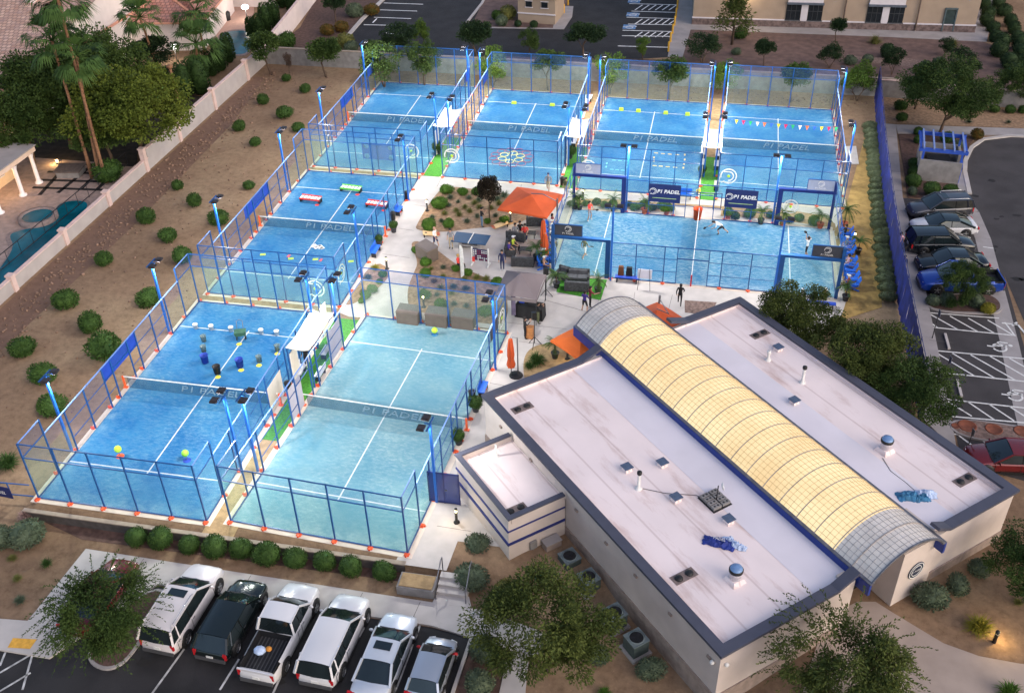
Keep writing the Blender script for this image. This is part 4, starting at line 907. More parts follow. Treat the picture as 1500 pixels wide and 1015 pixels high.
def shrub_mesh(kind, v):
    k = (kind, v)
    if k in _shr: return _shr[k]
    r = random.Random(hash(kind) % 1000 if False else sum(map(ord, kind)) * 7 + v); b = MB()
    # unit radius about; sits on z = 0
    if kind in ('bush', 'lime', 'sage', 'hedge', 'box'):
        hz = {'bush': 0.78, 'lime': 0.75, 'sage': 0.85, 'hedge': 0.62, 'box': 0.95}[kind]
        n = {'bush': 900, 'lime': 900, 'sage': 800, 'hedge': 1000, 'box': 1100}[kind]
        bumps = [(rdir(r), r.uniform(0.06, 0.20 if kind != 'hedge' else 0.12)) for _ in range(9)]
        def rad(d): return 0.86 + sum(h * max(0, d.dot(q)) ** 5 for q, h in bumps) + r.uniform(-.02, .02)
        V = []; nn, mm_ = 14, 8
        for i in range(mm_ + 1):
            ph = math.pi * i / mm_
            for q in range(nn):
                t = 2 * math.pi * q / nn; d = Vector((math.sin(ph) * math.cos(t), math.sin(ph) * math.sin(t), -math.cos(ph))); rr = rad(d) * 0.9
                V.append((d.x * rr, d.y * rr, hz * (0.92 + d.z * rr * 1.0)))
        b.add(V, [(i * nn + q, i * nn + (q + 1) % nn, (i + 1) * nn + (q + 1) % nn, (i + 1) * nn + q) for i in range(mm_) for q in range(nn)], 0, True)
        loose = {'bush': 0.25, 'lime': 0.3, 'sage': 0.28, 'hedge': 0.14, 'box': 0.10}[kind]
        for _ in range(n):
            d = rdir(r)
            if d.z < -0.75: continue
            rr = rad(d) * r.uniform(0.86, 1.0); p = Vector((d.x * rr, d.y * rr, hz * (0.92 + d.z * rr)))
            leaf(b, p, (d + rdir(r) * 0.9).normalized(), r.uniform(0.5, 1.0) * loose + 0.05, 0.035 + 0.02 * r.random(), r)
        if kind == 'hedge' or kind == 'box':   # clipped: a few bare gaps showing stems
            pass
    elif kind == 'tuft':
        for _ in range(260):
            a = r.uniform(0, 6.283); el = r.uniform(0.35, 1.5); d = Vector((math.cos(a) * math.cos(el), math.sin(a) * math.cos(el), math.sin(el)))
            p = Vector((r.uniform(-.25, .25), r.uniform(-.25, .25), 0)); l = r.uniform(0.7, 1.15); s = Vector((-math.sin(a), math.cos(a), 0)) * 0.03
            q = p + d * l * 0.6; e = q + (d - Vector((0, 0, 0.7))).normalized() * l * 0.45
            b.add([p - s, p + s, q + s * 0.8, q - s * 0.8, e], [(0, 1, 2, 3), (3, 2, 4)], 0)
    elif kind == 'spiky':
        for _ in range(150):
            d = rdir(r); d.z = abs(d.z) * 0.8 + 0.1; d.normalize(); s = d.cross(Vector((0, 0, 1))).normalized() * 0.06
            b.add([-s + Vector((0, 0, .15)), s + Vector((0, 0, .15)), d * r.uniform(0.8, 1.1) + Vector((0, 0, .1))], [(0, 1, 2)], 0)
    m = {'bush': L_BUSH, 'lime': L_LIME, 'sage': L_SAGE, 'hedge': L_HEDGE, 'box': L_BUSH, 'tuft': L_OLIVE, 'spiky': L_SAGE}[kind]
    _shr[k] = b.mesh('shrub', m); return _shr[k]
def recol(me, m, key):
    k = (me.name, key)
    if k in _shr: return _shr[k]
    c = me.copy(); c.materials.clear(); c.materials.append(m); _shr[k] = c; return c
def shrub(nm, kind, px, py, rad_px, lab, grp, z=0.0, m=None, cat='shrub', flat=1.0, base=False, sx=1.0, world=None, rw=None):
    """px, py: the middle of the shrub in the photograph; rad_px its half width there"""
    if world: p = Vector((world[0], world[1], z)); rw_ = rw
    else:
        p0 = at(px, py, z); dist = (p0 - CAM).dot(-RZ); rw_ = rad_px * dist / FPX
        hc = rw_ * 0.62 * flat; p = at(px, py, z + hc); p.z = z
    me = shrub_mesh(kind, rp_.randrange(5))
    if m: me = recol(me, m, m.name)
    o = put(me, nm, None, p, rp_.uniform(0, 6.28) if sx == 1 else 0, (rw_ * sx * rp_.uniform(.93, 1.08), rw_ * rp_.uniform(.93, 1.08), rw_ * flat * rp_.uniform(.88, 1.1))); return tag(o, lab, cat, grp)
# desert strip along the neighbour's wall
DS = [(385, 147, 9), (416, 166, 11), (350, 186, 9), (374, 209, 8), (437, 187, 9), (447, 131, 8), (419, 115, 7), (260, 272, 9), (285, 295, 11), (364, 272, 8), (320, 320, 14), (214, 318, 14), (247, 345, 13), (152, 380, 13), (267, 375, 14),
      (95, 441, 17), (218, 438, 16), (132, 474, 18), (32, 510, 18), (155, 510, 23), (62, 548, 19), (75, 596, 20)]
DS.sort(key=lambda q: -q[1])
for i, (x, y, r) in enumerate(DS):
    shrub('desert_shrub', 'bush', x, y, r, 'round green shrub on the bare desert strip, %s nearest of its scatter' % ORD[i], 'round shrubs on the desert strip')
shrub('desert_shrub', 'tuft', 8, 672, 22, 'grassy yellow green clump at the left frame edge beside the blue bin', 'grassy clumps', m=L_BUSH, cat='grass clump')
# clipped row below the retaining wall
for i, (x, y, r) in enumerate([(199, 788, 16), (235, 792, 18), (277, 799, 16), (314, 804, 20), (354, 806, 17), (391, 813, 20), (433, 820, 17), (475, 825, 17), (513, 832, 18), (562, 837, 17)]):
    shrub('clipped_shrub', 'box', x, y, r, 'clipped green ball shrub below the retaining wall, %s from the left' % ORD[i], 'clipped shrubs below the retaining wall', LOW, flat=0.92)
for x, y, r, k, m, lab in ((700, 799, 18, 'sage', L_SAGE, 'grey green round shrub beside the top of the front steps'), (688, 845, 22, 'sage', L_SAGE, 'larger grey green round shrub beside the foot of the front steps'), (742, 868, 19, 'bush', L_OLIVE, 'olive yellow shrub left of the bottom mesquite tree'),
                        (709, 950, 22, 'sage', None, 'tall grey green shrub beside the kerb right of the small hatchback'), (702, 1000, 19, 'sage', None, 'grey green shrub at the bottom frame edge by the kerb'),
                        (42, 782, 24, 'sage', None, 'big sage shrub near the left end of the retaining wall'), (3, 788, 17, 'sage', None, 'sage shrub cut by the left frame edge'),
                        (875, 958, 16, 'sage', None, 'small sage shrub left of the bottom air conditioner'), (952, 980, 19, 'sage', None, 'round sage shrub below the bottom air conditioner'), (885, 1012, 12, 'tuft', L_LIME, 'small grassy clump at the bottom edge below the mesquite')):
    shrub('shrub', k, x, y, r, lab, 'shrubs round the front path', LOW if y > 770 else -0.3, m)
for i, (x, y, r, m) in enumerate([(67, 822, 11, L_BUSH), (17, 815, 9, L_OLIVE), (24, 845, 9, L_OLIVE), (28, 876, 11, L_SAGE)]):
    shrub('grass_tuft', 'tuft', x, y, r, ('dark spiky grass tuft closest to the pavement', 'small olive tuft under the big sage shrub', 'small olive tuft, middle of the left column', 'greyish tuft, lowest of the left column')[i], 'tufts on the lower left slope', LOW, m, 'grass tuft')
shrub('dead_shrub', 'tuft', 36, 752, 14, 'bleached pinkish dry shrub behind the big sage', None, -0.4, mat('dry_twig', srgb(150, 122, 115), 0.9, 0.2, 5))
for x, y, r, k, m, lab in ((1365, 876, 22, 'sage', None, 'grey green shrub nearest the entrance corner'), (1402, 857, 16, 'sage', None, 'grey green shrub in the middle along the clubhouse end wall'), (1432, 833, 15, 'sage', None, 'grey green shrub farthest right along the clubhouse end wall'),
                        (1437, 912, 24, 'tuft', L_YEL, 'bright yellow grass clump lit by the plaza lamp'), (1480, 1008, 22, 'tuft', L_LIME, 'spiky green clump in the bottom right corner'), (1492, 880, 9, 'tuft', None, 'small tuft on the gravel right of the plaza')):
    shrub('plaza_shrub', k, x, y, r, lab, 'shrubs by the entrance plaza', 0, m)
# long hedge of clipped mounds inside the blue fence
a, b_ = at(1274, 190), at(1298, 440); NH = 27
for i in range(NH):
    p = a.lerp(b_, i / (NH - 1)); rr = 0.37 + 0.05 * rp_.random()
    shrub('hedge_mound', 'hedge', 0, 0, 0, 'clipped mound in the hedge by the blue fence, %s from its near end' % ORD[NH - 1 - i], 'hedge mounds along the blue fence', 0, None, 'hedge', 1.6, sx=1.75, world=(p.x + rp_.uniform(-.08, .08), p.y), rw=rr)
# right side beds
RS = [(1345, 193, 7, 'box'), (1345, 205, 7, 'box'), (1340, 242, 10, 'box'), (1340, 253, 10, 'box'), (1338, 266, 11, 'box'), (1365, 280, 12, 'box'), (1392, 280, 11, 'box'), (1337, 281, 7, 'sage'), (1367, 441, 10, 'sage'), (1388, 441, 11, 'sage'), (1430, 443, 12, 'sage'), (1448, 453, 10, 'bush'),
      (1388, 203, 10, 'bush'), (1432, 198, 9, 'bush'), (1322, 172, 8, 'bush'), (1320, 156, 9, 'bush'), (1405, 212, 7, 'sage'), (1435, 158, 7, 'bush'), (1457, 160, 7, 'bush'), (1480, 161, 7, 'bush'), (1498, 161, 7, 'bush'), (1420, 176, 7, 'spiky'), (1478, 177, 6, 'spiky')]
RL = ['upper box shrub at the top of the enclosure bed', 'lower box shrub at the top of the enclosure bed', 'topmost of three box shrubs left of the block enclosure', 'middle of three box shrubs left of the block enclosure', 'lowest of three box shrubs left of the block enclosure', 'box shrub in front of the enclosure, left one', 'box shrub in front of the enclosure, right one', 'small sage shrub in the corner of the enclosure bed',
      'left sage mound under the tree beside the blue pickup', 'middle sage mound under the tree beside the blue pickup', 'right sage mound under the tree beside the blue pickup', 'yellowish low shrub at the rounded tip of the island', 'flowering shrub above the block enclosure', 'flowering shrub at the curve of the kerb', 'low shrub by the top of the side path', 'shrub left of the big mesquite by the grey wall', 'small sage shrub right of the enclosure roof',
      'first of the row of shrubs below the grey wall', 'second of the row of shrubs below the grey wall', 'third of the row of shrubs below the grey wall', 'last of the row of shrubs below the grey wall', 'dark spiky plant under the grey wall, left', 'dark spiky plant under the grey wall, right']
for (x, y, r, k), lab in zip(RS, RL): shrub('bed_shrub', k, x, y, r, lab, 'shrubs in the right hand beds', 0.05, {1448: L_YEL, 1388: None, 1432: L_FLOW}.get(x, None) if (x, y) != (1388, 441) else None)
# rows beyond the grey wall, top right
TR = [(1447, 20), (1470, 18), (1445, 32), (1480, 33), (1455, 41), (1485, 43), (1458, 54), (1490, 55), (1467, 64), (1494, 65), (1463, 75), (1497, 76), (1477, 91), (1487, 104), (1442, 8), (1462, 6), (1500, 90)]
for i, (x, y) in enumerate(sorted(TR, key=lambda q: (q[1]))):
    shrub('row_shrub', 'box', x, y, 10 if y < 60 else 13, 'dark clipped shrub of the double row at the top right, %s from the top' % ORD[i], 'clipped shrubs at the top right', 0, L_DARK)
for i, (x, y, r, k) in enumerate([(1300, 77, 11, 'box'), (1245, 90, 8, 'sage'), (1271, 88, 8, 'sage'), (1356, 95, 7, 'sage'), (1376, 92, 8, 'sage'), (1079, 77, 6, 'sage'), (1283, 57, 12, 'tuft'), (1084, 50, 10, 'bush'), (759, 36, 6, 'box'), (782, 37, 6, 'box'), (738, 36, 4, 'box'), (1396, 62, 13, 'tuft')]):
    shrub('shrub', k, x, y, r, ('dark box shrub in the middle of the slope below the big building', 'sage shrub by the stone patch, left one', 'sage shrub by the stone patch, right one', 'sage shrub right of the small dark tree, left one', 'sage shrub right of the small dark tree, right one', 'lone grey tuft under the tall pine', 'sparse shrub below the left window pair', 'bush against the big building under the pine', 'round box shrub in front of the tan hut, left one', 'round box shrub in front of the tan hut, right one', 'tiny round shrub far left of the tan hut', 'loose shrub below the far door')[i], 'shrubs beyond the back wall', 0, L_DARK if k == 'box' else None)
for i, (x, y, r, m) in enumerate([(500, 40, 10, L_FLOW), (480, 45, 10, L_FLOW), (545, 15, 11, L_FLOW), (520, 17, 12, L_SAGE), (505, 62, 13, L_OLIVE), (540, 70, 10, L_BUSH), (515, 70, 10, L_SAGE), (420, 62, 13, L_BUSH), (745, 20, 12, L_OLIVE), (735, 32, 9, L_SAGE), (728, 24, 8, L_BUSH)]):
    shrub('flower_bush', 'bush', x, y, r, ('orange flowering bush in the far left bed, right of the dark tree', 'orange flowering bush in the far left bed, left one', 'orange flowering bush nearest the top car park kerb', 'grey bush at the top car park kerb', 'olive bush behind the far corner court', 'green bush left of the far floodlight', 'grey bush near the far corner court', 'dark bush against the neighbour wall end', 'olive bush left of the tan hut', 'grey bush left of the tan hut, lower', 'green bush left of the tan hut, upper')[i], 'bushes in the far beds', 0, m)
# central beds: lime domes and small tufts
CB = [(654, 277, 9), (678, 281, 7), (643, 297, 11), (698, 281, 7), (628, 330, 10), (658, 328, 8), (714, 324, 5), (738, 323, 7), (608, 366, 6), (624, 383, 8), (623, 401, 8), (622, 432, 8), (645, 446, 9), (668, 393, 6), (685, 399, 7), (712, 455, 10), (728, 412, 8), (561, 402, 6), (556, 412, 5), (545, 423, 7), (536, 432, 7), (530, 440, 5)]
for i, (x, y, r) in enumerate(sorted(CB, key=lambda q: (q[1], q[0]))):
    shrub('lime_shrub', 'lime', x, y, r, 'bright green domed shrub in the courtyard beds, %s counted from the far side' % ORD[i], 'lime domes in the courtyard beds', 0.012)
CT = [(659, 287, 5, 1), (671, 294, 3, 1), (687, 288, 4, 1), (657, 299, 4, 1), (695, 295, 5, 0), (701, 291, 5, 1), (681, 301, 5, 0), (688, 307, 5, 0), (702, 301, 5, 0), (668, 306, 5, 0), (672, 312, 5, 0), (651, 310, 5, 0), (633, 316, 4, 1), (647, 322, 4, 1), (684, 322, 5, 1), (719, 302, 5, 0), (728, 289, 6, 1), (731, 296, 5, 0), (729, 325, 4, 0), (699, 315, 4, 1), (738, 283, 7, 1), (726, 314, 4, 1),
      (620, 374, 5, 1), (631, 392, 4, 0), (649, 390, 4, 1), (649, 403, 5, 0), (681, 407, 5, 0), (698, 404, 6, 0), (712, 406, 6, 0), (636, 410, 5, 2), (645, 419, 6, 0), (664, 417, 6, 1), (682, 420, 6, 1), (662, 427, 5, 0), (640, 430, 4, 1), (620, 424, 5, 1), (683, 446, 5, 1), (665, 443, 5, 1), (637, 449, 4, 0), (549, 390, 7, 3), (539, 404, 6, 1), (531, 425, 6, 2)]
for i, (x, y, r, k) in enumerate(sorted(CT, key=lambda q: (q[1], q[0]))):
    shrub('grass_tuft', 'tuft', x, y, r + 2.2, '%s tuft in the courtyard beds, %s counted from the far side' % (('olive', 'grey green', 'brownish', 'yellow')[k], ORD[i] if i < 40 else ('last but one', 'last')[i - 40]), 'small tufts in the courtyard beds', 0.012, (None, L_SAGE, mat('brown_grass', (0.13, 0.085, 0.035), 0.9, 0.2, 5), L_YEL)[k], 'grass tuft')
HS = [(836, 298, 5), (858, 299, 5), (874, 296, 6), (886, 300, 6), (898, 298, 6), (921, 299, 5), (931, 303, 7), (944, 299, 7), (956, 304, 6), (969, 301, 7), (982, 305, 6), (1077, 316, 7), (1098, 313, 8), (1128, 315, 6), (1155, 322, 6), (1171, 319, 7), (1192, 325, 8), (1101, 309, 5)]
for i, (x, y, r) in enumerate(HS):
    shrub('lime_shrub', 'lime', x, y, r, 'domed green shrub in the strip beyond the show court, %s from the left' % ORD[i], 'domed shrubs beyond the show court', 0.01, L_BUSH if i % 3 == 2 else None)
shrub('lime_shrub', 'tuft', 786, 523, 17, 'wide grassy clump in the bed by the closed orange umbrella', None, 0.01, L_BUSH); shrub('lime_shrub', 'tuft', 775, 533, 10, 'small grassy clump at the left edge of the umbrella bed', None, 0.01, L_BUSH)
# ---------------------------------------------------------------- trees
def limb(b, p, d, l, r0, r, depth, tips, spread=0.7):
    n = 4; pts = [p]; rad = [r0]; q = Vector(p); dd = Vector(d)
    for i in range(n):
        dd = (dd + rdir(r) * 0.16 + Vector((0, 0, 0.04))).normalized(); q = q + dd * l / n; pts.append(q.copy()); rad.append(r0 * (1 - 0.5 * (i + 1) / n))
    b.tube(pts, rad, 6 if depth > 1 else 5)
    if depth == 0: tips.append((q.copy(), dd.copy())); return
    for _ in range(3 if depth > 1 else 3):
        e = (dd + rdir(r) * spread + Vector((0, 0, 0.15))).normalized()
        limb(b, pts[-1 if r.random() < 0.6 else -2], e, l * r.uniform(0.55, 0.85), rad[-1] * 0.75, r, depth - 1, tips, spread)
_tree = {}
def tree_meshes(kind, v):
    """a trunk and a crown, about one unit of height for every metre of height h"""
    k = (kind, v)
    if k in _tree: return _tree[k]
    r = random.Random(sum(map(ord, kind)) * 13 + v * 101); tb = MB(); cb = MB(); tips = []
    h, cr, ch, n, ll, lw, stems, droop = {'round': (1.0, 0.36, 0.30, 6000, 0.045, 0.015, 1, 0.0), 'loose': (1.0, 0.40, 0.34, 4600, 0.048, 0.012, 2, 0.1), 'mesquite': (1.0, 0.55, 0.38, 30000, 0.027, 0.0068, 2, 0.15),
                                  'broad': (1.0, 0.54, 0.44, 26000, 0.027, 0.0095, 1, 0.05), 'pine': (1.0, 0.25, 0.46, 2400, 0.06, 0.010, 1, 0.1), 'feather': (1.0, 0.62, 0.34, 24000, 0.033, 0.0070, 2, 0.35)}[kind]
    th = {'round': 0.42, 'loose': 0.30, 'mesquite': 0.26, 'broad': 0.35, 'pine': 0.30, 'feather': 0.25}[kind]
    if kind == 'pine':
        tb.tube([(0, 0, 0), (0.01, 0, 0.5), (0, 0.01, 0.95)], [0.025, 0.016, 0.004], 6)
        for i in range(34):
            z = r.uniform(0.28, 0.95); a = r.uniform(0, 6.28); l = cr * (1.05 - z) * 1.35 * r.uniform(0.7, 1.1); tips.append((Vector((math.cos(a) * l, math.sin(a) * l, z + 0.02)), Vector((math.cos(a), math.sin(a), 0))))
            tb.tube([(0, 0, z - 0.05), (math.cos(a) * l, math.sin(a) * l, z + 0.02)], [0.008, 0.003], 4)
    else:
        for s in range(stems):
            a = r.uniform(0, 6.28) if stems == 1 else 2 * math.pi * s / stems + r.uniform(-.4, .4); lean = 0.06 if stems == 1 else 0.3
            base = Vector((0, 0, -0.02)); d = Vector((lean * math.cos(a), lean * math.sin(a), 1)).normalized()
            limb(tb, base, d, th, 0.030 if stems == 1 else 0.022, r, 2, tips, 0.9)
    # clumps: around the limb tips and over an uneven dome
    cl = [(t[0], r.uniform(0.09, 0.17)) for t in tips]
    if kind != 'pine':
        for _ in range({'round': 26, 'loose': 20, 'mesquite': 52, 'broad': 80, 'feather': 44}[kind]):
            d = rdir(r); 
            if d.z < -0.5: d.z = -d.z
            e = r.uniform(0.55, 1.0); cl.append((Vector((d.x * cr * e, d.y * cr * e, 1 - ch + d.z * ch * e * (0.95 if d.z > 0 else 0.7))), r.uniform(0.08, 0.16)))
    for q in range(n):
        c, rad = cl[r.randrange(len(cl))]; d = rdir(r); e = r.random() ** 0.4
        p = c + Vector((d.x, d.y, d.z * 0.75)) * rad * e
        dd = (d * 0.8 + rdir(r) * 0.7 + Vector((p.x, p.y, 0)) * 0.8 - Vector((0, 0, droop * 1.6))).normalized()
        leaf(cb, p, dd, ll * r.uniform(0.6, 1.4), lw * r.uniform(0.7, 1.3), r)
    if kind == 'feather':
        for q in range(110):     # long drooping sprays at the rim
            a = r.uniform(0, 6.28); c = Vector((math.cos(a) * cr * 0.75, math.sin(a) * cr * 0.75, r.uniform(0.55, 0.9))); d = Vector((math.cos(a), math.sin(a), r.uniform(-.35, .5))).normalized(); l = r.uniform(0.2, 0.38)
            for i in range(26):
                p = c + d * l * i / 26 - Vector((0, 0, 0.12 * (i / 26) ** 2)); leaf(cb, p, (d + rdir(r) * 0.9).normalized(), ll * 0.9, lw, r)
    _tree[k] = (tb, cb, {}); return _tree[k]
def tree(nm, kind, v, x, y, z, h, lm, lab, grp=None, rz=None, wide=1.0):
    tb, cb, cache = tree_meshes(kind, v); t = thing(nm, lab, 'tree', (x, y, z), rp_.uniform(0, 6.28) if rz is None else rz, grp); t.scale = (h * wide, h * wide, h)
    if 'trunk' not in cache: cache['trunk'] = tb.mesh('trunk', BARK)
    if lm.name not in cache: cache[lm.name] = cb.mesh('crown', lm)
    put(cache['trunk'], 'trunk', t); put(cache[lm.name], 'crown', t); return t
def ptree(nm, kind, v, bx, by, topy, lm, lab, grp=None, z=0.0, wide=1.0):
    """stands at the spot (bx, by); its height follows from where the top is seen"""
    p = at(bx, by, z); lo, hi = 0.3, 25
    for _ in range(40):
        m = (lo + hi) / 2; q = Vector((p.x, p.y, z + m)) - CAM; yy = 507.5 - FPX * q.dot(RY) / (-q.dot(RZ))
        if yy > topy: lo = m
        else: hi = m
    return tree(nm, kind, v, p.x, p.y, z, lo, lm, lab, grp, None, wide)
BK = 'small trees behind the back row of courts'
for i, (x, y, ty, kd, lm) in enumerate([(563, 128, 62, 'loose', L_TREE), (622, 125, 62, 'loose', L_TREE), (722, 128, 72, 'loose', L_FRESH), (803, 132, 75, 'round', L_TREE), (893, 138, 80, 'loose', L_FRESH), (980, 146, 86, 'round', L_TREE), (1062, 140, 90, 'loose', L_FRESH), (1158, 150, 92, 'round', L_TREE), (1255, 148, 92, 'loose', L_FRESH)]):
    ptree('garden_tree', kd, i % 3, x, y, ty, lm, '%s small tree from the left in the row behind the back courts' % ORD[i].capitalize(), BK)
for x, y, ty, kd, v, lm, lab, wd in ((397, 110, 48, 'round', 0, L_TREE, 'round headed tree in the corner of the desert strip beside the wall', 1.1), (478, 113, 56, 'round', 1, L_TREE, 'round headed tree in the desert strip left of the far court', 1.15), (492, 32, -8, 'round', 2, L_DARK, 'dark small tree in the far left bed', 1), (588, 88, 35, 'loose', 1, L_DARK, 'dark loose tree behind the far corner court', 1.2), (618, 72, 30, 'loose', 2, L_FRESH, 'yellow green wispy tree at the edge of the top car park', 0.8),
        (700, 88, 30, 'round', 1, L_DARK, 'dark round tree beyond the wall between the two leftmost back courts', 1.1), (775, 82, 42, 'loose', 0, L_TREE, 'light green young tree left of the big dark round one', 0.9), (856, 88, 36, 'round', 0, L_DARK, 'big dark round tree at the edge of the top car park', 1.35), (941, 88, 55, 'loose', 1, L_FRESH, 'small yellow green tree below the disabled bays', 0.8), (1028, 92, 50, 'loose', 0, L_DARK, 'spreading dark tree left of the tall pine', 1.5),
        (1118, 98, 58, 'round', 2, L_DARK, 'small dark tree below the left window pair', 0.9), (1215, 100, 64, 'loose', 2, L_DARK, 'dark tree below the drain pipe', 1.2), (1224, 62, 26, 'round', 1, L_DARK, 'neat ball headed tree against the big building', 0.9), (1306, 110, 70, 'loose', 1, L_DARK, 'thin dark tree above the top of the blue fence', 0.9), (1383, 82, 55, 'loose', 0, L_DARK, 'small shrubby tree under the far door', 1), (1404, 118, 72, 'loose', 2, L_DARK, 'dark tree beyond the grey wall at the top right', 1.3),
        (1340, 160, 110, 'round', 0, L_TREE, 'round tree against the grey wall left of the big mesquite', 1.1), (1440, 158, 115, 'loose', 0, L_TREE, 'round tree against the grey wall right of the big mesquite', 1.2), (1492, 150, 95, 'broad', 0, L_TREE, 'leafy tree cut by the right frame edge', 1.2)):
    ptree('tree', kd, v, x, y, ty, lm, lab, 'trees round the site', 0, wd)
ptree('pine_tree', 'pine', 0, 1072, 66, -8, L_MESQ, 'tall feathery pine beside the left end of the big building', None, 0, 1.2)
ptree('tree', 'mesquite', 0, 1376, 195, 92, L_TREE, 'big mesquite tree by the side path at the top right', 'trees round the site', 0, 1.05)
ptree('tree', 'round', 2, 717, 322, 258, L_PLUM, 'dark purple leaved tree in the courtyard bed by the orange umbrella', None, 0, 0.62)
ptree('bare_tree', 'loose', 1, 424, 108, 78, mat('bare_twig', (0.09, 0.06, 0.045), 0.9), 'thin leafless sapling between the two round trees of the strip', None, 0, 0.5)
# large trees nearer the camera
tree('mesquite_tree', 'mesquite', 1, *BW(3.0, 20.9).to_2d(), 0, 4.9, L_MESQ, 'mesquite tree beyond the clubhouse roof, over the seats of the show court', 'mesquites round the clubhouse')
tree('mesquite_tree', 'mesquite', 2, *BW(8.2, 21.4).to_2d(), 0, 5.2, L_MESQ, 'mesquite tree in the middle beyond the clubhouse roof', 'mesquites round the clubhouse')
tree('mesquite_tree', 'mesquite', 0, *BW(12.0, 21.6).to_2d(), 0, 4.6, L_TREE, 'leafy dark tree beyond the clubhouse roof beside the blue fence', 'mesquites round the clubhouse')
p = at(800, 985, LOW); tree('mesquite_tree', 'mesquite', 0, p.x, p.y, LOW, 5.6, L_MESQ, 'large mesquite tree at the bottom, in front of the air conditioners', 'mesquites round the clubhouse')
p = at(1215, 1035, 0); tree('mesquite_tree', 'feather', 0, p.x, p.y, 0, 4.6, L_MESQ, 'wispy mesquite tree at the bottom edge beside the entrance', 'mesquites round the clubhouse')
p = at(172, 952, LOW); tree('mesquite_tree', 'feather', 1, p.x, p.y, LOW, 4.3, L_TREE, 'wispy tree on the island hiding the red car', 'mesquites round the clubhouse', wide=0.95)
p = at(1405, 448, 0.1); tree('mesquite_tree', 'feather', 2, p.x, p.y, 0.1, 3.2, L_TREE, 'small wispy tree on the island beside the blue pickup', None, wide=0.75)
p = at(1508, 885, 0); tree('mesquite_tree', 'mesquite', 2, p.x, p.y, 0, 4.2, L_TREE, 'leafy tree at the right frame edge below the clubhouse corner', 'mesquites round the clubhouse')
# ---------------------------------------------------------------- palms
def palm_head(r, n, l, fan=True):
    b = MB()
    for i in range(n):
        a = r.uniform(0, 6.283); el = r.uniform(-0.7, 1.2); d = Vector((math.cos(a) * math.cos(el), math.sin(a) * math.cos(el), math.sin(el)))
        if fan:
            st = d * l * 0.45; b.tube([(0, 0, 0), st], [0.02, 0.012], 4)
            s = d.cross(Vector((0, 0, 1))).normalized(); u = s.cross(d)
            for k in range(15):
                t = -1.0 + 2.0 * k / 14; e = (d * math.cos(t) + s * math.sin(t) + u * 0.12 * r.uniform(-1, 1)).normalized(); tip = st + e * l * r.uniform(0.45, 0.6) * (1 - 0.2 * abs(t)) - Vector((0, 0, r.uniform(.1, .24) * l)); w_ = s.cross(e).cross(e).normalized() * 0.035 * l if True else 0
                q = st + e * l * 0.3; sd = e.cross(u).normalized() * 0.024 * l
                b.add([st, q + sd, tip, q - sd], [(0, 1, 2, 3)])
        else:
            prev = Vector((0, 0, 0)); dd = Vector(d)
            for k in range(12):
                dd = (dd + Vector((0, 0, -0.13))).normalized(); nx_ = prev + dd * l / 12; s = dd.cross(Vector((0, 0, 1))).normalized()
                for sg in (-1, 1):
                    e = (dd * 0.6 + s * sg - Vector((0, 0, 0.25))).normalized(); w_ = dd * 0.035 * l
                    b.add([prev - w_ * 0.3, prev + w_, prev + e * l * 0.30 * (1 - 0.6 * k / 12)], [(0, 1, 2)])
                b.bar(prev, nx_, 0.02 * l, 0.015 * l); prev = nx_
    return b
PH = [palm_head(random.Random(q), 30, 1.5).mesh('crown', L_PALM) for q in range(2)]
def palm(nm, bx, by, bz, tx, ty, l, lab, v=0, grp='fan palms in the neighbour gardens'):
    """trunk foot seen at (bx,by), head seen at (tx,ty)"""
    p = at(bx, by, bz); h0 = 3.0; lo, hi = 1.0, 30
    for _ in range(40):
        m = (lo + hi) / 2; q = Vector((p.x, p.y, bz + m)) - CAM; yy = 507.5 - FPX * q.dot(RY) / (-q.dot(RZ))
        if yy > ty: lo = m
        else: hi = m
    h = lo; top = at(tx, ty, bz + h); off = Vector((top.x - p.x, top.y - p.y, 0)); 
    if off.length > 0.14 * h: off = off.normalized() * 0.14 * h
    t = thing(nm, lab, 'palm tree', p, 0, grp); b = MB(); pts = [off * (i / 6) ** 1.3 + Vector((0, 0, h * i / 6)) for i in range(7)]; b.tube(pts, [0.2, 0.15, 0.13, 0.12, 0.115, 0.11, 0.13], 9); b.build('trunk', PALMB, t)
    c = put(PH[v % 2], 'crown', t, pts[-1] + Vector((0, 0, 0.0)), rp_.uniform(0, 6), l); return t
palm('fan_palm', 156, 268, 0, 84, -4, 2.0, 'tallest fan palm of the far left, its head cut by the top frame edge'); palm('fan_palm', 136, 262, 0, 76, 60, 2.0, 'fan palm left of the tall one, head against the tiled roof', 1)
palm('fan_palm', 148, 266, 0, 112, 82, 1.8, 'fan palm whose head sits low between the two tall trunks'); palm('fan_palm', 235, 118, 0, 205, 26, 1.9, 'fan palm in front of the second tiled roof', 1)
palm('fan_palm', 300, 78, 0, 286, 16, 2.2, 'fan palm at the gap between the houses above the pool'); palm('fan_palm', 292, 120, 0, 287, 64, 2.1, 'bushy low palm beside the round pool', 1)
t = thing('palm_stump', 'headless palm trunk standing beside the white garden lamp', 'palm trunk', at(264, 158)); MB().tube([(0, 0, 0), (-0.1, 0, 2), (-0.15, 0, 4.2)], [0.2, 0.15, 0.14], 8).build('trunk', PALMB, t); MB().ball((-0.15, 0, 4.2), (0.35, 0.35, 0.22), 8, 5).build('stub', PALMB, t)
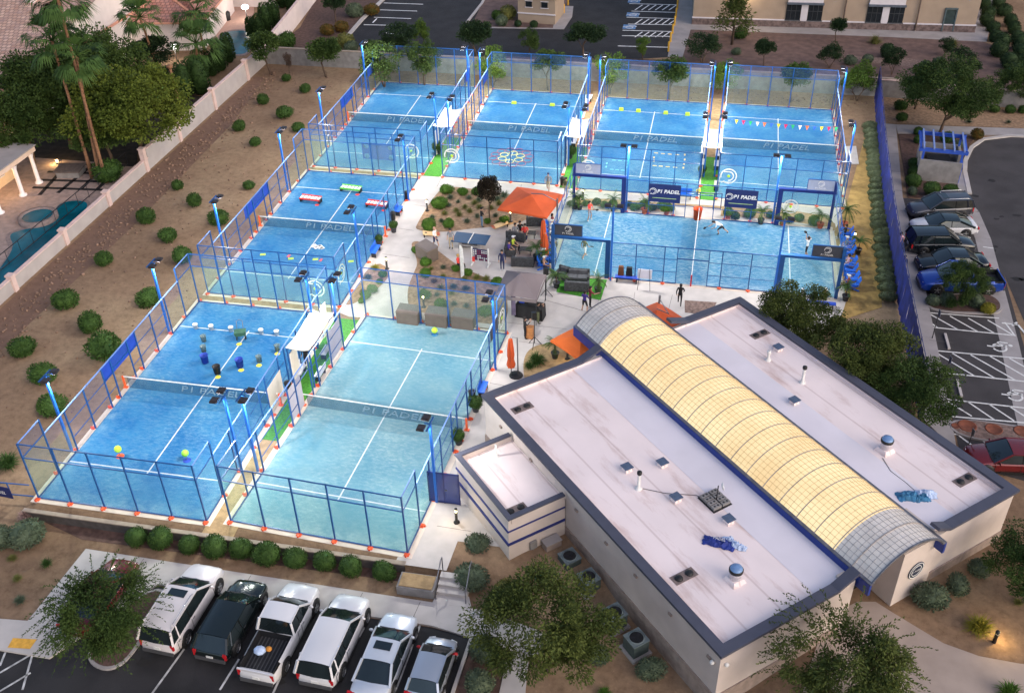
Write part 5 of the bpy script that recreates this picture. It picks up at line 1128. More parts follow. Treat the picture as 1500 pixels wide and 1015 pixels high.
def cypress(x, y, ty, wd, lab):
    p = at(x, y); dist = (p - CAM).dot(-RZ); w_ = wd * dist / FPX; lo, hi = 0.3, 12
    for _ in range(40):
        m = (lo + hi) / 2; q = Vector((p.x, p.y, m)) - CAM; yy = 507.5 - FPX * q.dot(RY) / (-q.dot(RZ))
        lo, hi = (m, hi) if yy > ty else (lo, m)
    h = lo; t = thing('cypress', lab, 'cypress', p, 0, 'clipped columns along the neighbour wall'); r = random.Random(int(x)); b = MB()
    b.lathe([(w_ * 0.5, 0.1), (w_ * 0.8, 0.3), (w_ * 0.85, h * 0.6), (w_ * 0.6, h * 0.85), (0.02, h * 0.98)], n=12)
    for _ in range(900):
        z = r.uniform(0.1, 1.0); a = r.uniform(0, 6.28); rr = w_ * (1 if z < 0.6 else math.sqrt(max(0, 1 - ((z - 0.6) / 0.42) ** 2))) * r.uniform(0.85, 1.02); pp = Vector((rr * math.cos(a), rr * math.sin(a), z * h))
        leaf(b, pp, (Vector((math.cos(a), math.sin(a), 0.7)) + rdir(r) * 0.5).normalized(), 0.28, 0.05, r)
    b.build('foliage', L_CYP, t); MB().tube([(0, 0, 0), (0, 0, h * 0.4)], [0.08, 0.04], 6).build('trunk', BARK, t)
CYP = [(337, 92, 50, 8), (325, 104, 62, 9), (312, 112, 78, 9), (296, 138, 86, 14), (274, 142, 92, 14), (247, 140, 100, 12), (430, 18, -10, 8), (404, 40, 2, 7), (392, 48, 5, 8), (382, 60, 22, 6), (371, 56, 26, 7), (388, 44, 16, 6), (414, 12, -10, 7)]
CYL = ['rightmost clipped cypress beside the round pool', 'middle clipped cypress beside the round pool', 'left clipped cypress beside the round pool', 'thick dark cypress block nearest the white wall', 'thick dark cypress block in the middle left of the pool', 'thick dark cypress block behind the headless palm', 'tallest cypress by the top frame edge, right one', 'slim cypress by the far wall, just below the two cut ones', 'slim cypress between the white lamp and the wall, right one', 'slim cypress between the white lamp and the wall, lowest', 'slim cypress directly right of the white lamp', 'slim cypress between the white lamp and the wall, upper', 'cypress by the top frame edge, left one']
for (x, y, ty, wd), lab in zip(CYP, CYL): cypress(x, y, ty, wd, lab)
# ================================================================ cars
def paint(name, col, metal=0.25, rough=0.28): return mat(name, col, rough, 0.03, 0.5, metal=metal, spec=0.6, coat=0.6)
CGLASS = mat('car_glass', (0.010, 0.016, 0.018), 0.06, 0.2, 1, spec=0.9)
TYRE = mat('tyre', (0.010, 0.010, 0.011), 0.85, 0.2, 5); RIM = mat('rim', (0.40, 0.41, 0.43), 0.3, 0.1, 4, metal=0.8)
TAIL = mat('tail_lamp', (0.45, 0.015, 0.02), 0.25, 0.1); HEADL = mat('head_lamp', (0.65, 0.68, 0.7), 0.12, 0.05); PLASTIC = mat('grey_plastic', (0.06, 0.06, 0.065), 0.6, 0.1); CHROME = mat('chrome', (0.6, 0.6, 0.62), 0.15, metal=0.9)
def interp(tab, x):
    for (x0, v0), (x1, v1) in zip(tab, tab[1:]):
        if x <= x1: 
            t = (x - x0) / (x1 - x0) if x1 > x0 else 0
            t = max(0, t); t = t * t * (3 - 2 * t) if False else t
            return v0 + (v1 - v0) * t
    return tab[-1][1]
def car(nm, lab, loc, rz, L, Wd, H, body_m, kind='suv', belt=None, hood=None, cab=None, roofm=None, rails=False, sun=False, group='parked cars', mirror=None, wr=0.35):
    """built with its nose on +y; cab = windscreen foot, windscreen top, roof end, tail glass foot as shares of the length from the tail"""
    t = thing(nm, lab, 'pickup' if kind == 'pickup' else 'car', loc, rz, group)
    belt = belt or H * 0.60; hood = hood or H * 0.56
    rear_h = {'suv': belt, 'hatch': belt, 'sedan': H * 0.66, 'pickup': belt * 0.98, 'fast': H * 0.66}[kind]
    wf, wt, re, rf = cab
    W2 = Wd / 2
    # lower body: stations along the length
    ys = [-0.5, -0.49, -0.47, -0.43, -0.36, -0.28, -0.2, -0.1, 0, 0.1, 0.2, 0.28, 0.36, 0.42, 0.455, 0.48, 0.495, 0.5]
    topz = [(-0.5, rear_h * 0.80), (-0.485, rear_h * 0.95), (-0.46, rear_h)] + [(rf - 0.5, rear_h + (belt - rear_h) * 0.5), (wf - 0.5, belt), (wf - 0.5 + 0.03, hood * 1.03), (0.40, hood * 0.93), (0.46, hood * 0.84), (0.49, hood * 0.72), (0.5, hood * 0.62)]
    wid = [(-0.5, 0.80), (-0.485, 0.90), (-0.45, 0.96), (-0.3, 1.0), (0.25, 1.0), (0.38, 0.97), (0.45, 0.90), (0.485, 0.80), (0.5, 0.70)]
    b = MB(); V = []; F = []; n = 13
    for yf in ys:
        w_ = W2 * interp(wid, yf); tz = interp(topz, yf); bz = 0.24 if -0.46 < yf < 0.46 else 0.32
        ring = [(-0.90, bz), (-0.985, bz + 0.12), (-1.0, bz + (tz - bz) * 0.45), (-0.985, bz + (tz - bz) * 0.72), (-0.955, bz + (tz - bz) * 0.90), (-0.86, tz - 0.005), (0, tz + 0.035 * (1 if yf > wf - 0.5 else 0.3))]
        ring = ring + [(-x, z) for x, z in ring[-2::-1]]
        for x, z in ring: V.append((x * w_, yf * L, z))
    for i in range(len(ys) - 1):
        for k in range(n - 1): F.append((i * n + k, i * n + k + 1, (i + 1) * n + k + 1, (i + 1) * n + k))
        F.append((i * n + n - 1, i * n, (i + 1) * n, (i + 1) * n + n - 1))
    F += [tuple(range(n))[::-1], tuple(range((len(ys) - 1) * n, len(ys) * n))]
    F = [f[::-1] for f in F]
    if kind == 'pickup':   # leave the load bed open
        y0, y1 = -0.478, rf - 0.5 - 0.01
        keep = []
        for f in F:
            c = [sum(V[i][q] for i in f) / len(f) for q in range(3)]
            if y0 * L < c[1] < y1 * L and c[2] > rear_h * 0.93 and abs(c[0]) < W2 * 0.9: continue
            keep.append(f)
        F = keep
    b.add(V, F, 0, True); bd = b.build('body', body_m, t)
    # cabin
    yb = [(rf - 0.5) * L, (re - 0.5) * L, (wt - 0.5) * L, (wf - 0.5) * L]
    wb, wtp = W2 * 0.955, W2 * 0.76
    if kind in ('suv', 'hatch', 'pickup'): wtp = W2 * 0.80
    mid = [yb[1] + (yb[2] - yb[1]) * q for q in (0, 0.25, 0.5, 0.75, 1)]
    zb = belt - 0.03
    def rz_(y):   # roof height
        u = (y - yb[1]) / (yb[2] - yb[1]); return H - 0.05 * (1 - u) * (1.6 if kind in ('fast', 'hatch') else 0.8) - 0.03 * max(0, u - 0.7)
    rb = MB(); V = []; F = []; m = 7
    for y in mid:
        z = rz_(y)
        for k in range(m):
            u = k / (m - 1) * 2 - 1; V.append((wtp * u * 1.0, y, z - 0.07 * abs(u) ** 3))
    for i in range(4):
        for k in range(m - 1): F.append((i * m + k, i * m + k + 1, (i + 1) * m + k + 1, (i + 1) * m + k)[::-1] if False else (i * m + k, i * m + k + 1, (i + 1) * m + k + 1, (i + 1) * m + k))
    rb.add(V, F, 0, True)
    def edge(s, y, top): return (s * (wtp if top else wb), y, (rz_(min(max(y, yb[1]), yb[2])) - 0.07) if top else zb)
    # pillars
    for s in (-1, 1):
        rb.bar(edge(s, yb[3], False), edge(s, yb[2], True), 0.07, 0.09); rb.bar(edge(s, yb[0], False), edge(s, yb[1], True), 0.10, 0.16)
        rb.bar(edge(s, yb[1], True), edge(s, yb[2], True), 0.05, 0.06)
        if kind == 'suv': rb.bar((s * wb, yb[0] + 0.55, zb), (s * wtp, yb[1] + 0.42, rz_(yb[1]) - 0.07), 0.06, 0.20)
    rf_ = rb.build('roof', roofm or body_m, t)
    g = MB(); g.add([edge(-1, yb[3], 0), edge(1, yb[3], 0), edge(1, yb[2], 1), edge(-1, yb[2], 1), (0, yb[3] + 0.12, zb + 0.02), (0, yb[2] + 0.05, rz_(yb[2]) + 0.0)], [(1, 4, 5, 2), (4, 0, 3, 5)][::1], 0, True); g.f = [f[::-1] for f in g.f]
    g.f = [(1, 2, 5, 4), (4, 5, 3, 0)]; g.build('windscreen', CGLASS, t)
    g = MB(); g.add([edge(-1, yb[0], 0), edge(1, yb[0], 0), edge(1, yb[1], 1), edge(-1, yb[1], 1), (0, yb[0] - 0.06, zb + 0.02), (0, yb[1] - 0.03, rz_(yb[1]) + 0.0)], [(0, 4, 5, 3), (4, 1, 2, 5)], 0, True); g.build('rear_window', CGLASS, t)
    ymid = yb[1] + (yb[2] - yb[1]) * 0.55
    for s in (-1, 1):
        for q0, q1, t0, t1 in ((ymid + 0.03, yb[3] - 0.06, ymid + 0.03, yb[2] - 0.02), (yb[0] + 0.08, ymid - 0.03, yb[1] + 0.05, ymid - 0.03)):
            A = [(s * (wb + 0.004), q0, zb + 0.01), (s * (wb + 0.004), q1, zb + 0.01), (s * (wtp + 0.012), t1, rz_(min(t1, yb[2])) - 0.09), (s * (wtp + 0.012), t0, rz_(max(t0, yb[1])) - 0.09)]
            g = MB(); g.add(A, [(0, 1, 2, 3) if s > 0 else (3, 2, 1, 0)]); g.build('side_window', CGLASS, t)
    # inner dark core so nothing shows through the window seams
    cm = MB(); A = [(-wb * .97, yb[0] + .03, zb - .05), (wb * .97, yb[0] + .03, zb - .05), (wb * .97, yb[3] - .05, zb - .05), (-wb * .97, yb[3] - .05, zb - .05), (-wtp * .96, yb[1] + .05, rz_(yb[1]) - .10), (wtp * .96, yb[1] + .05, rz_(yb[1]) - .10), (wtp * .96, yb[2] - .05, rz_(yb[2]) - .10), (-wtp * .96, yb[2] - .05, rz_(yb[2]) - .10)]
    cm.add(A, [(0, 3, 2, 1), (4, 5, 6, 7), (0, 1, 5, 4), (1, 2, 6, 5), (2, 3, 7, 6), (3, 0, 4, 7)]); cm.build('cabin', BLACK, t)
    if sun: g = MB(); yc = yb[2] - 0.42; g.box((0, yc, rz_(yc) + 0.004), (wtp * 1.15, 0.45, 0.012)); g.build('sunroof', CGLASS, t)
    if rails:
        for s in (-1, 1):
            g = MB(); g.tube([(s * wtp * 0.94, yb[1] + 0.15, rz_(yb[1]) - 0.02), (s * wtp * 0.94, yb[1] + 0.35, rz_(yb[1]) + 0.06), (s * wtp * 0.94, yb[2] - 0.5, rz_(yb[2]) + 0.05), (s * wtp * 0.94, yb[2] - 0.3, rz_(yb[2]) - 0.03)], 0.022, 5); g.build('roof_rail', CHROME, t)
    # wheels
    for s in (-1, 1):
        for yf in (-0.305, 0.315):
            a = MB(); V = []; 
            c = (s * W2 * 1.0, yf * L, wr)
            a.lathe([(0, 0.0), (wr * 1.20, 0.0), (wr * 1.20, -0.06)], n=20); ao = a.build('wheel_arch', BLACK, t); ao.location = (s * (W2 + 0.004), yf * L, wr + 0.01); ao.rotation_euler = (0, s * R(90), 0)
            w_ = MB(); w_.lathe([(wr * 0.6, 0.11), (wr * 0.93, 0.10), (wr, 0.06), (wr, -0.10)], n=20); wo = w_.build('wheel', TYRE, t); wo.location = (s * (W2 - 0.07), yf * L, wr); wo.rotation_euler = (0, s * R(90), 0)
            r_ = MB(); r_.lathe([(wr * 0.62, 0.10), (wr * 0.60, 0.085)], n=20)
            r_.lathe([(0, 0.10), (wr * 0.16, 0.098), (wr * 0.16, 0.07)], n=10)
            for k in range(5):
                q = 2 * math.pi * k / 5; r_.bar((0.04 * math.cos(q), 0.04 * math.sin(q), 0.088), (wr * 0.62 * math.cos(q), wr * 0.62 * math.sin(q), 0.088), 0.075, 0.02)
            r_.build('rim', RIM, wo)
            d = MB(); d.lathe([(0, 0.07), (wr * 0.6, 0.07)], n=16); d.build('hub_well', BLACK, wo)
    # lamps, bumpers, plate, mirrors, handles
    tall = kind in ('suv', 'pickup')
    for s in (-1, 1):
        g = MB(); zt = rear_h * (0.86 if tall else 0.83)
        g.box((s * W2 * 0.82, -0.489 * L, zt - (0.1 if tall else 0)), (0.16 if tall else 0.36, 0.09, 0.36 if tall else 0.14)); g.build('tail_lamp', TAIL, t)
        g = MB(); g.box((s * W2 * 0.66, 0.466 * L, hood * 0.70), (0.30, 0.12, 0.11), -s * 0.35); g.build('headlight', HEADL, t)
        g = MB(); mx = s * (W2 + 0.10); g.ball((mx, yb[3] - 0.28, belt + 0.06), (0.12, 0.07, 0.085), 8, 5); g.bar((s * W2 * 0.93, yb[3] - 0.28, belt), (mx, yb[3] - 0.28, belt + 0.03), 0.05, 0.04); g.build('mirror', mirror or body_m, t)
        for yy in (ymid + 0.18, yb[0] + 0.45 if tall else ymid - 0.7): 
            g = MB(); g.box((s * (W2 + 0.006), yy, belt * 0.86), (0.02, 0.17, 0.03)); g.build('door_handle', CHROME if tall else body_m, t)
    for s in (-1, 1):
        g = MB()
        for yy in (yb[3] - 0.10, ymid, yb[0] + 0.30): g.box((s * (W2 + 0.001), yy, belt * 0.64), (0.012, 0.018, belt * 0.58))
        g.box((s * (W2 + 0.001), (yb[3] + yb[0]) / 2, 0.30), (0.016, L * 0.44, 0.09)); g.build('side_trim', BLACK, t)
    g = MB(); g.box((0, yb[3] + 0.03, belt + 0.022), (Wd * 0.78, 0.05, 0.012)); g.build('wiper_cowl', BLACK, t)
    g = MB(); g.box((0, -0.502 * L, 0.43), (Wd * 0.82, 0.10, 0.20)); g.build('rear_bumper', PLASTIC if tall else body_m, t)
    g = MB(); g.box((0, 0.495 * L, 0.40), (Wd * 0.66, 0.08, 0.22)); g.build('grille', PLASTIC, t)
    g = MB(); g.box((0, -0.503 * L, rear_h * 0.62), (0.34, 0.03, 0.16)); g.build('number_plate', WHITE, t)
    if kind == 'pickup':
        g = MB(); y0, y1 = -0.478 * L, (rf - 0.5 - 0.01) * L; x_ = W2 * 0.84; z0, z1 = rear_h * 0.62, rear_h * 0.985
        V = [(-x_, y0, z1), (x_, y0, z1), (x_, y1, z1), (-x_, y1, z1), (-x_, y0, z0), (x_, y0, z0), (x_, y1, z0), (-x_, y1, z0)]
        g.add(V, [(4, 5, 6, 7), (0, 1, 5, 4), (1, 2, 6, 5), (2, 3, 7, 6), (3, 0, 4, 7)]); g.build('load_bed', mat('bed_liner', (0.016, 0.017, 0.02), 0.7, 0.2, 6), t)
        g = MB()
        for k in range(9): g.box((-x_ + 0.12 + (2 * x_ - 0.24) * k / 8, (y0 + y1) / 2, z0 + 0.02), (0.05, abs(y1 - y0) - 0.05, 0.02))
        g.build('bed_rib', PLASTIC, t)
        g = MB(); g.box((0, y0 - 0.05, (z0 + z1) / 2 + 0.02), (2 * x_ + 0.16, 0.07, z1 - z0)); g.build('tailgate', body_m, t)
    return t
PW = paint('white_car_paint', (0.60, 0.60, 0.62), 0.0, 0.25); PP = paint('pearl_car_paint', (0.58, 0.55, 0.56), 0.0, 0.3); PS = paint('silver_car_paint', (0.42, 0.46, 0.53), 0.55, 0.3); PK = paint('black_car_paint', (0.008, 0.012, 0.016), 0.2, 0.15); PSW = paint('pale_silver_paint', (0.58, 0.62, 0.68), 0.3, 0.28); PR = paint('red_car_paint', (0.16, 0.012, 0.016), 0.3, 0.22); PB = paint('blue_car_paint', (0.012, 0.06, 0.36), 0.4, 0.25); PG = paint('grey_car_paint', (0.07, 0.072, 0.085), 0.5, 0.28); PDG = paint('dark_green_black_paint', (0.012, 0.018, 0.018), 0.4, 0.2)
def park(tail, nose, z):   # ground spots under tail and nose, as seen
    a, b_ = at(*tail, z), at(*nose, z); d = b_ - a; return (a + b_) / 2, math.atan2(d.y, d.x) - math.pi / 2
# front row: every bay is 2.75 m wide, cars stand nose to the walk
FR = []
SU = dict(suv=(0.745, 0.545, 0.055, 0.005), hatch=(0.79, 0.55, 0.13, 0.03), sedan=(0.755, 0.56, 0.31, 0.12), fast=(0.75, 0.55, 0.30, 0.06), pickup=(0.765, 0.62, 0.44, 0.41))
BAYROT = R(-2.5)
def fcar(x, y, *a, **k): return car(a[0], a[1], (x, y, LOW + 0.006), k.pop('rz', BAYROT), *a[2:], **k)
fcar(2.1, -15.6, 'parked_car', 'dark red car mostly hidden by the wispy tree at the lower left', 4.7, 1.82, 1.46, PR, kind='sedan', cab=SU['sedan'])
fcar(6.55, -15.55, 'parked_car', 'pearl white estate SUV with dark sunroof and roof rails, leftmost white one', 5.2, 1.94, 1.82, PP, kind='suv', cab=SU['suv'], rails=True, sun=True, wr=0.39)
fcar(9.15, -15.75, 'parked_car', 'glossy black four wheel drive car between two white vehicles', 4.7, 1.86, 1.52, PDG, kind='suv', cab=(0.75, 0.55, 0.12, 0.02), wr=0.36)
fcar(11.8, -16.05, 'parked_pickup', 'white pickup truck with open black load bed', 5.6, 1.96, 1.84, PW, kind='pickup', cab=SU['pickup'], wr=0.4)
fcar(14.5, -16.0, 'parked_car', 'plain white large SUV beside the pickup truck', 5.1, 1.92, 1.76, PW, kind='suv', cab=SU['suv'], wr=0.39)
fcar(17.1, -16.5, 'parked_car', 'pale silver saloon with sunroof and bluish boot lid', 4.9, 1.85, 1.45, PSW, kind='sedan', cab=SU['sedan'], sun=True)
fcar(19.45, -16.75, 'parked_car', 'small silver hatchback with red mirrors at the end of the row', 3.35, 1.58, 1.44, PS, kind='hatch', cab=SU['hatch'], mirror=TAIL, wr=0.31)
bb = at(378, 958, 0.7)
sk = MB(); sk.ball((0, 0, 0.16), (0.3, 0.26, 0.16), 8, 6); tag(sk.build('sack', PALEC, None, (11.5, -17.75, 0.45)), 'pale crumpled sack lying in the pickup bed', 'sack')
sk = MB(); sk.ball((0, 0, 0.1), (0.16, 0.14, 0.12), 8, 6); tag(sk.build('tool_bag', mat('amber_bag', (0.55, 0.22, 0.03), 0.7), None, (11.85, -17.55, 0.45)), 'small amber bag beside the sack in the pickup bed', 'bag')
# right hand row, noses towards the path except the black one
def rcar(tail, nose, nm, lab, *a, **k): c, rz = park(tail, nose, 0); return car(nm, lab, (c.x, c.y, 0.008), rz, *a, **k)
rcar((1421, 312), (1325, 317), 'parked_car', 'dark grey estate SUV with roof rails, topmost in the right hand row', 4.8, 1.9, 1.66, PG, kind='suv', cab=SU['suv'], rails=True, sun=True)
rcar((1427, 340), (1331, 340), 'parked_car', 'white fastback with black glass roof in the right hand row', 4.75, 1.88, 1.44, PW, kind='fast', cab=SU['fast'], roofm=CGLASS)
rcar((1326, 366), (1424, 366), 'parked_car', 'black SUV parked tail to the path in the right hand row', 4.8, 1.92, 1.72, PK, kind='suv', cab=SU['suv'])
rcar((1442, 394), (1340, 394), 'parked_car', 'black saloon beside the blue pickup in the right hand row', 4.9, 1.88, 1.46, PK, kind='sedan', cab=SU['sedan'])
rcar((1465, 423), (1341, 421), 'parked_pickup', 'bright blue pickup truck under the small wispy tree', 5.6, 1.98, 1.85, PB, kind='pickup', cab=SU['pickup'], wr=0.4)
rcar((1522, 684), (1432, 680), 'parked_car', 'dark red car cut by the right frame edge', 4.8, 1.86, 1.5, PR, kind='sedan', cab=SU['sedan'])
# ================================================================ people
SKIN = mat('skin', (0.42, 0.24, 0.16), 0.6, 0.06, 5); SKIND = mat('brown_skin', (0.22, 0.12, 0.08), 0.6, 0.06, 5)
HAIR = mat('dark_hair', (0.018, 0.012, 0.010), 0.7, 0.2, 6)
def cl(name, c): return mat('cloth_' + name, c, 0.85, 0.12, 4)
CW, CK, CR, CG, CN, CJ, CP, CKH, COL_, CY = cl('white', (0.72, 0.72, 0.72)), cl('black', (0.014, 0.014, 0.016)), cl('red', (0.62, 0.05, 0.04)), cl('grey', (0.22, 0.22, 0.24)), cl('navy', (0.02, 0.025, 0.08)), cl('jeans', (0.10, 0.15, 0.22)), cl('purple', (0.05, 0.03, 0.20)), cl('khaki', (0.38, 0.30, 0.19)), cl('olive', (0.11, 0.12, 0.06)), cl('lime', (0.45, 0.55, 0.05))
SHOE = cl('shoe', (0.5, 0.5, 0.5)); CPK = cl('pink', (0.55, 0.32, 0.36)); CMR = cl('maroon', (0.20, 0.02, 0.04)); CORG = cl('orange', (0.65, 0.16, 0.03))
_dg = None
def person(label, p, face, pose='stand', shirt=CK, legs=CK, shoes=SHOE, sleeves=False, bare=False, skin=SKIN, hat=None, hair=HAIR, armL=None, armR=None, h=1.75, racket=False, long=False, lean=0.0, group='people'):
    """one skinned body on a posed skeleton; face = compass turn of the nose from +y"""
    J = {'pel': (0, 0, .96), 'wai': (0, 0, 1.10), 'che': (0, 0.0, 1.30), 'nek': (0, 0.01, 1.47), 'hb': (0, 0.02, 1.56), 'ht': (0, 0.02, 1.69), 'nose': (0, 0.115, 1.60)}
    for s, q in ((-1, 'L'), (1, 'R')):
        J['sh' + q] = (s * .18, 0, 1.40); J['el' + q] = (s * .25, -0.02, 1.13); J['wr' + q] = (s * .25, 0.07, 0.90)
        J['hi' + q] = (s * .09, 0, .90); J['kn' + q] = (s * .10, 0.02, .50); J['an' + q] = (s * .10, -0.01, .09); J['to' + q] = (s * .12, 0.15, .04)
    def setl(q, **k):
        for n, v in k.items(): J[n + q] = v
    if pose == 'walk':
        setl('L', kn=(-.10, .16, .52), an=(-.10, .26, .10), to=(-.11, .41, .06)); setl('R', kn=(.10, -.02, .50), an=(.10, -.30, .12), to=(.11, -.17, .04))
        setl('L', el=(-.26, -.10, 1.15), wr=(-.24, -.06, .92)); setl('R', el=(.26, .08, 1.15), wr=(.22, .24, .98))
    if pose == 'sit':
        for n in list(J): J[n] = (J[n][0], J[n][1] - 0.02, J[n][2] - 0.47)
        for s, q in ((-1, 'L'), (1, 'R')): setl(q, hi=(s * .10, .02, .45), kn=(s * .13, .42, .48), an=(s * .13, .46, .09), to=(s * .14, .62, .04), el=(s * .25, .06, .70), wr=(s * .14, .28, .56))
    if pose == 'lunge':   # deep forward bend, racket low in front
        J.update(pel=(0, 0, .72), wai=(0, .13, .82), che=(0, .34, .93), nek=(0, .50, 1.0), hb=(0, .60, 1.02), ht=(0, .74, 1.05), nose=(0, .70, .93))
        setl('L', sh=(-.18, .42, .96), el=(-.26, .48, .70), wr=(-.16, .66, .56), hi=(-.09, .0, .68), kn=(-.14, .30, .45), an=(-.14, .16, .09), to=(-.15, .32, .04))
        setl('R', sh=(.18, .42, .96), el=(.24, .66, .74), wr=(.20, .90, .58), hi=(.09, -.02, .68), kn=(.14, -.20, .40), an=(.14, -.56, .12), to=(.15, -.44, .03))
    if pose == 'serve':
        setl('L', el=(-.28, .10, 1.62), wr=(-.26, .14, 1.90)); setl('R', el=(.40, -.12, 1.38), wr=(.48, .10, 1.52)); setl('R', kn=(.13, .10, .50), an=(.14, -.10, .09), to=(.16, .05, .04))
    if pose == 'ready':
        setl('L', el=(-.26, .10, 1.14), wr=(-.10, .32, 1.10)); setl('R', el=(.26, .10, 1.14), wr=(.12, .36, 1.12)); setl('L', kn=(-.16, .10, .50), an=(-.20, 0, .09), to=(-.22, .15, .04)); setl('R', kn=(.16, .10, .50), an=(.20, 0, .09), to=(.22, .15, .04))
    if pose == 'play':    # raised arms holding an instrument or camera
        setl('L', el=(-.26, .12, 1.22), wr=(-.14, .34, 1.38)); setl('R', el=(.28, .10, 1.22), wr=(.06, .34, 1.34))
    if armL: J['elL'], J['wrL'] = armL
    if armR: J['elR'], J['wrR'] = armR
    if lean:
        for n in ('wai', 'che', 'nek', 'hb', 'ht', 'nose', 'shL', 'shR', 'elL', 'elR', 'wrL', 'wrR'): x, y, z = J[n]; J[n] = (x, y + lean * (z - J['pel'][2]), z)
    Rr = {'pel': .145, 'wai': .135, 'che': .155, 'nek': .058, 'hb': .092, 'ht': .085, 'nose': .018, 'sh': .068, 'el': .044, 'wr': .030, 'hi': .095, 'kn': .060, 'an': .042, 'to': .038}
    V = []; Er = []; rad = []; idx = {}; reg = []
    def av(n, p_, r): idx[n] = len(V); V.append(Vector(p_)); rad.append(r); return idx[n]
    av('pel', J['pel'], Rr['pel'])
    for n in ('wai', 'che', 'nek', 'hb', 'ht', 'nose'): av(n, J[n], Rr[n])
    bones = []
    def bone(a, b_, m): Er.append((idx[a], idx[b_])); bones.append((Vector(V[idx[a]]), Vector(V[idx[b_]]), m))
    bone('pel', 'wai', 0); bone('wai', 'che', 0); bone('che', 'nek', 0); bone('nek', 'hb', 2); bone('hb', 'ht', 2); bone('hb', 'nose', 2)
    for q in 'LR':
        s = -1 if q == 'L' else 1
        for n in ('sh', 'el', 'wr', 'hi', 'kn', 'an', 'to'): av(n + q, J[n + q], Rr[n])
        bone('che', 'sh' + q, 0); bone('sh' + q, 'el' + q, 0); bone('el' + q, 'wr' + q, 0 if sleeves else 2)
        d = (V[idx['wr' + q]] - V[idx['el' + q]]).normalized(); sd = d.cross(Vector((0, 1, 0.3))).normalized(); up = sd.cross(d)
        av('pa' + q, V[idx['wr' + q]] + d * .075, .030); bone('wr' + q, 'pa' + q, 2)
        for k, (o, l) in enumerate(((-.03, .075), (-.01, .088), (.01, .083), (.03, .065))):
            av('f%d' % k + q, V[idx['pa' + q]] + sd * o * 0.9 + d * l * .55 + up * .01, .0095); av('g%d' % k + q, V[idx['pa' + q]] + sd * o + d * l * .9 + up * .035, .008); bone('pa' + q, 'f%d' % k + q, 2); bone('f%d' % k + q, 'g%d' % k + q, 2)
        av('th' + q, V[idx['wr' + q]] + d * .05 - sd * s * .05 + up * .01, .010); bone('wr' + q, 'th' + q, 2)
        bone('pel', 'hi' + q, 1); bone('hi' + q, 'kn' + q, 1); bone('kn' + q, 'an' + q, 2 if bare else 1); bone('an' + q, 'to' + q, 3)
    me = bpy.data.meshes.new('tmp'); me.from_pydata(V, Er, []); o = bpy.data.objects.new('tmp', me); COL.objects.link(o)
    o.modifiers.new('skin', 'SKIN'); sv = me.skin_vertices[0].data
    for i, r in enumerate(rad): sv[i].radius = (r, r * (0.72 if i < 3 else 1.0)); sv[i].use_root = (i == 0)
    o.modifiers.new('sub', 'SUBSURF').levels = 1
    dg = bpy.context.evaluated_depsgraph_get(); dg.update(); bm_ = bpy.data.meshes.new_from_object(o.evaluated_get(dg)); bm_.name = 'person'
    bpy.data.objects.remove(o); bm_.materials.clear()
    for m in (shirt, legs, skin, shoes): bm_.materials.append(m)
    for f in bm_.polygons:
        c = f.center; best, bd = 0, 1e9
        for a, b_, m in bones:
            ab_ = b_ - a; t = max(0, min(1, (c - a).dot(ab_) / max(1e-6, ab_.length_squared))); dd = (c - a - ab_ * t).length
            if dd < bd: bd, best = dd, m
        f.material_index = best; f.use_smooth = True
    ob = bpy.data.objects.new('person', bm_); COL.objects.link(ob); ob.location = p; ob.rotation_euler = (0, 0, -R(face)); k_ = h / 1.75; ob.scale = (k_, k_, k_)
    tag(ob, label, 'person', group)
    hc = (Vector(J['hb']) + Vector(J['ht'])) / 2; up = (Vector(J['ht']) - Vector(J['hb'])).normalized(); fw = (Vector(J['nose']) - Vector(J['hb'])).normalized()
    b = MB()
    if hat: b.ball(hc + up * 0.055 - fw * 0.01, (0.115, 0.115, 0.085), 10, 6); bq = hc + up * 0.06 + fw * 0.14; b.box(bq, (0.15, 0.12, 0.015)); b.build('cap', hat, ob)
    else:
        b.ball(hc + up * 0.045 - fw * 0.02, (0.112, 0.115, 0.09), 10, 6); b.ball(hc - fw * 0.05 - up * 0.02, (0.10, 0.08, 0.10), 8, 5)
        if long: b.ball(hc - fw * 0.09 - up * 0.16, (0.10, 0.06, 0.18), 8, 5)
        b.build('hair', hair, ob)
    b = MB(); sx = fw.cross(up).normalized()
    for s in (-1, 1): b.ball(hc + fw * 0.098 + sx * s * 0.035 + up * 0.005, 0.011, 6, 4)
    b.bar(hc + fw * 0.096 - up * 0.06 - sx * 0.025, hc + fw * 0.096 - up * 0.06 + sx * 0.025, 0.012, 0.008); b.build('face', HAIR, ob)
    if racket:
        q = Vector(J['wrR']); d = (q - Vector(J['elR'])).normalized(); d = (d + Vector((0, 0.4, 0.25 if pose != 'lunge' else -0.1))).normalized()
        e = q + d * 0.08; w_ = Matrix.Rotation(-R(face), 4, 'Z')
        rk = MB(); rk.tube([(0, 0, 0), (0, 0, 0.2)], 0.02, 6); rk.v, rk.f, rk.m, rk.sm
        n0 = len(rk.v); rk.lathe([(0, -0.02), (0.12, -0.02), (0.135, 0), (0.12, 0.02), (0, 0.02)], n=14)
        for i in range(n0, len(rk.v)): x, y, z = rk.v[i]; rk.v[i] = (x, z, y + 0.33)
        ro = rk.build('racket', CK, None); ro.location = Vector(p) + (w_ @ e) * k_; ro.rotation_mode = 'QUATERNION'; ro.rotation_quaternion = (w_ @ d).to_track_quat('Z', 'Y')
        tag(ro, 'black padel racket of the ' + ' '.join(label.split()[:8]), 'racket')
    return ob
def per(px, py, label, face, pose='stand', z=0.0, *a, **k):
    p = at(px, py, z); p.z = z; return person(label, p, face, pose, *a, **k)
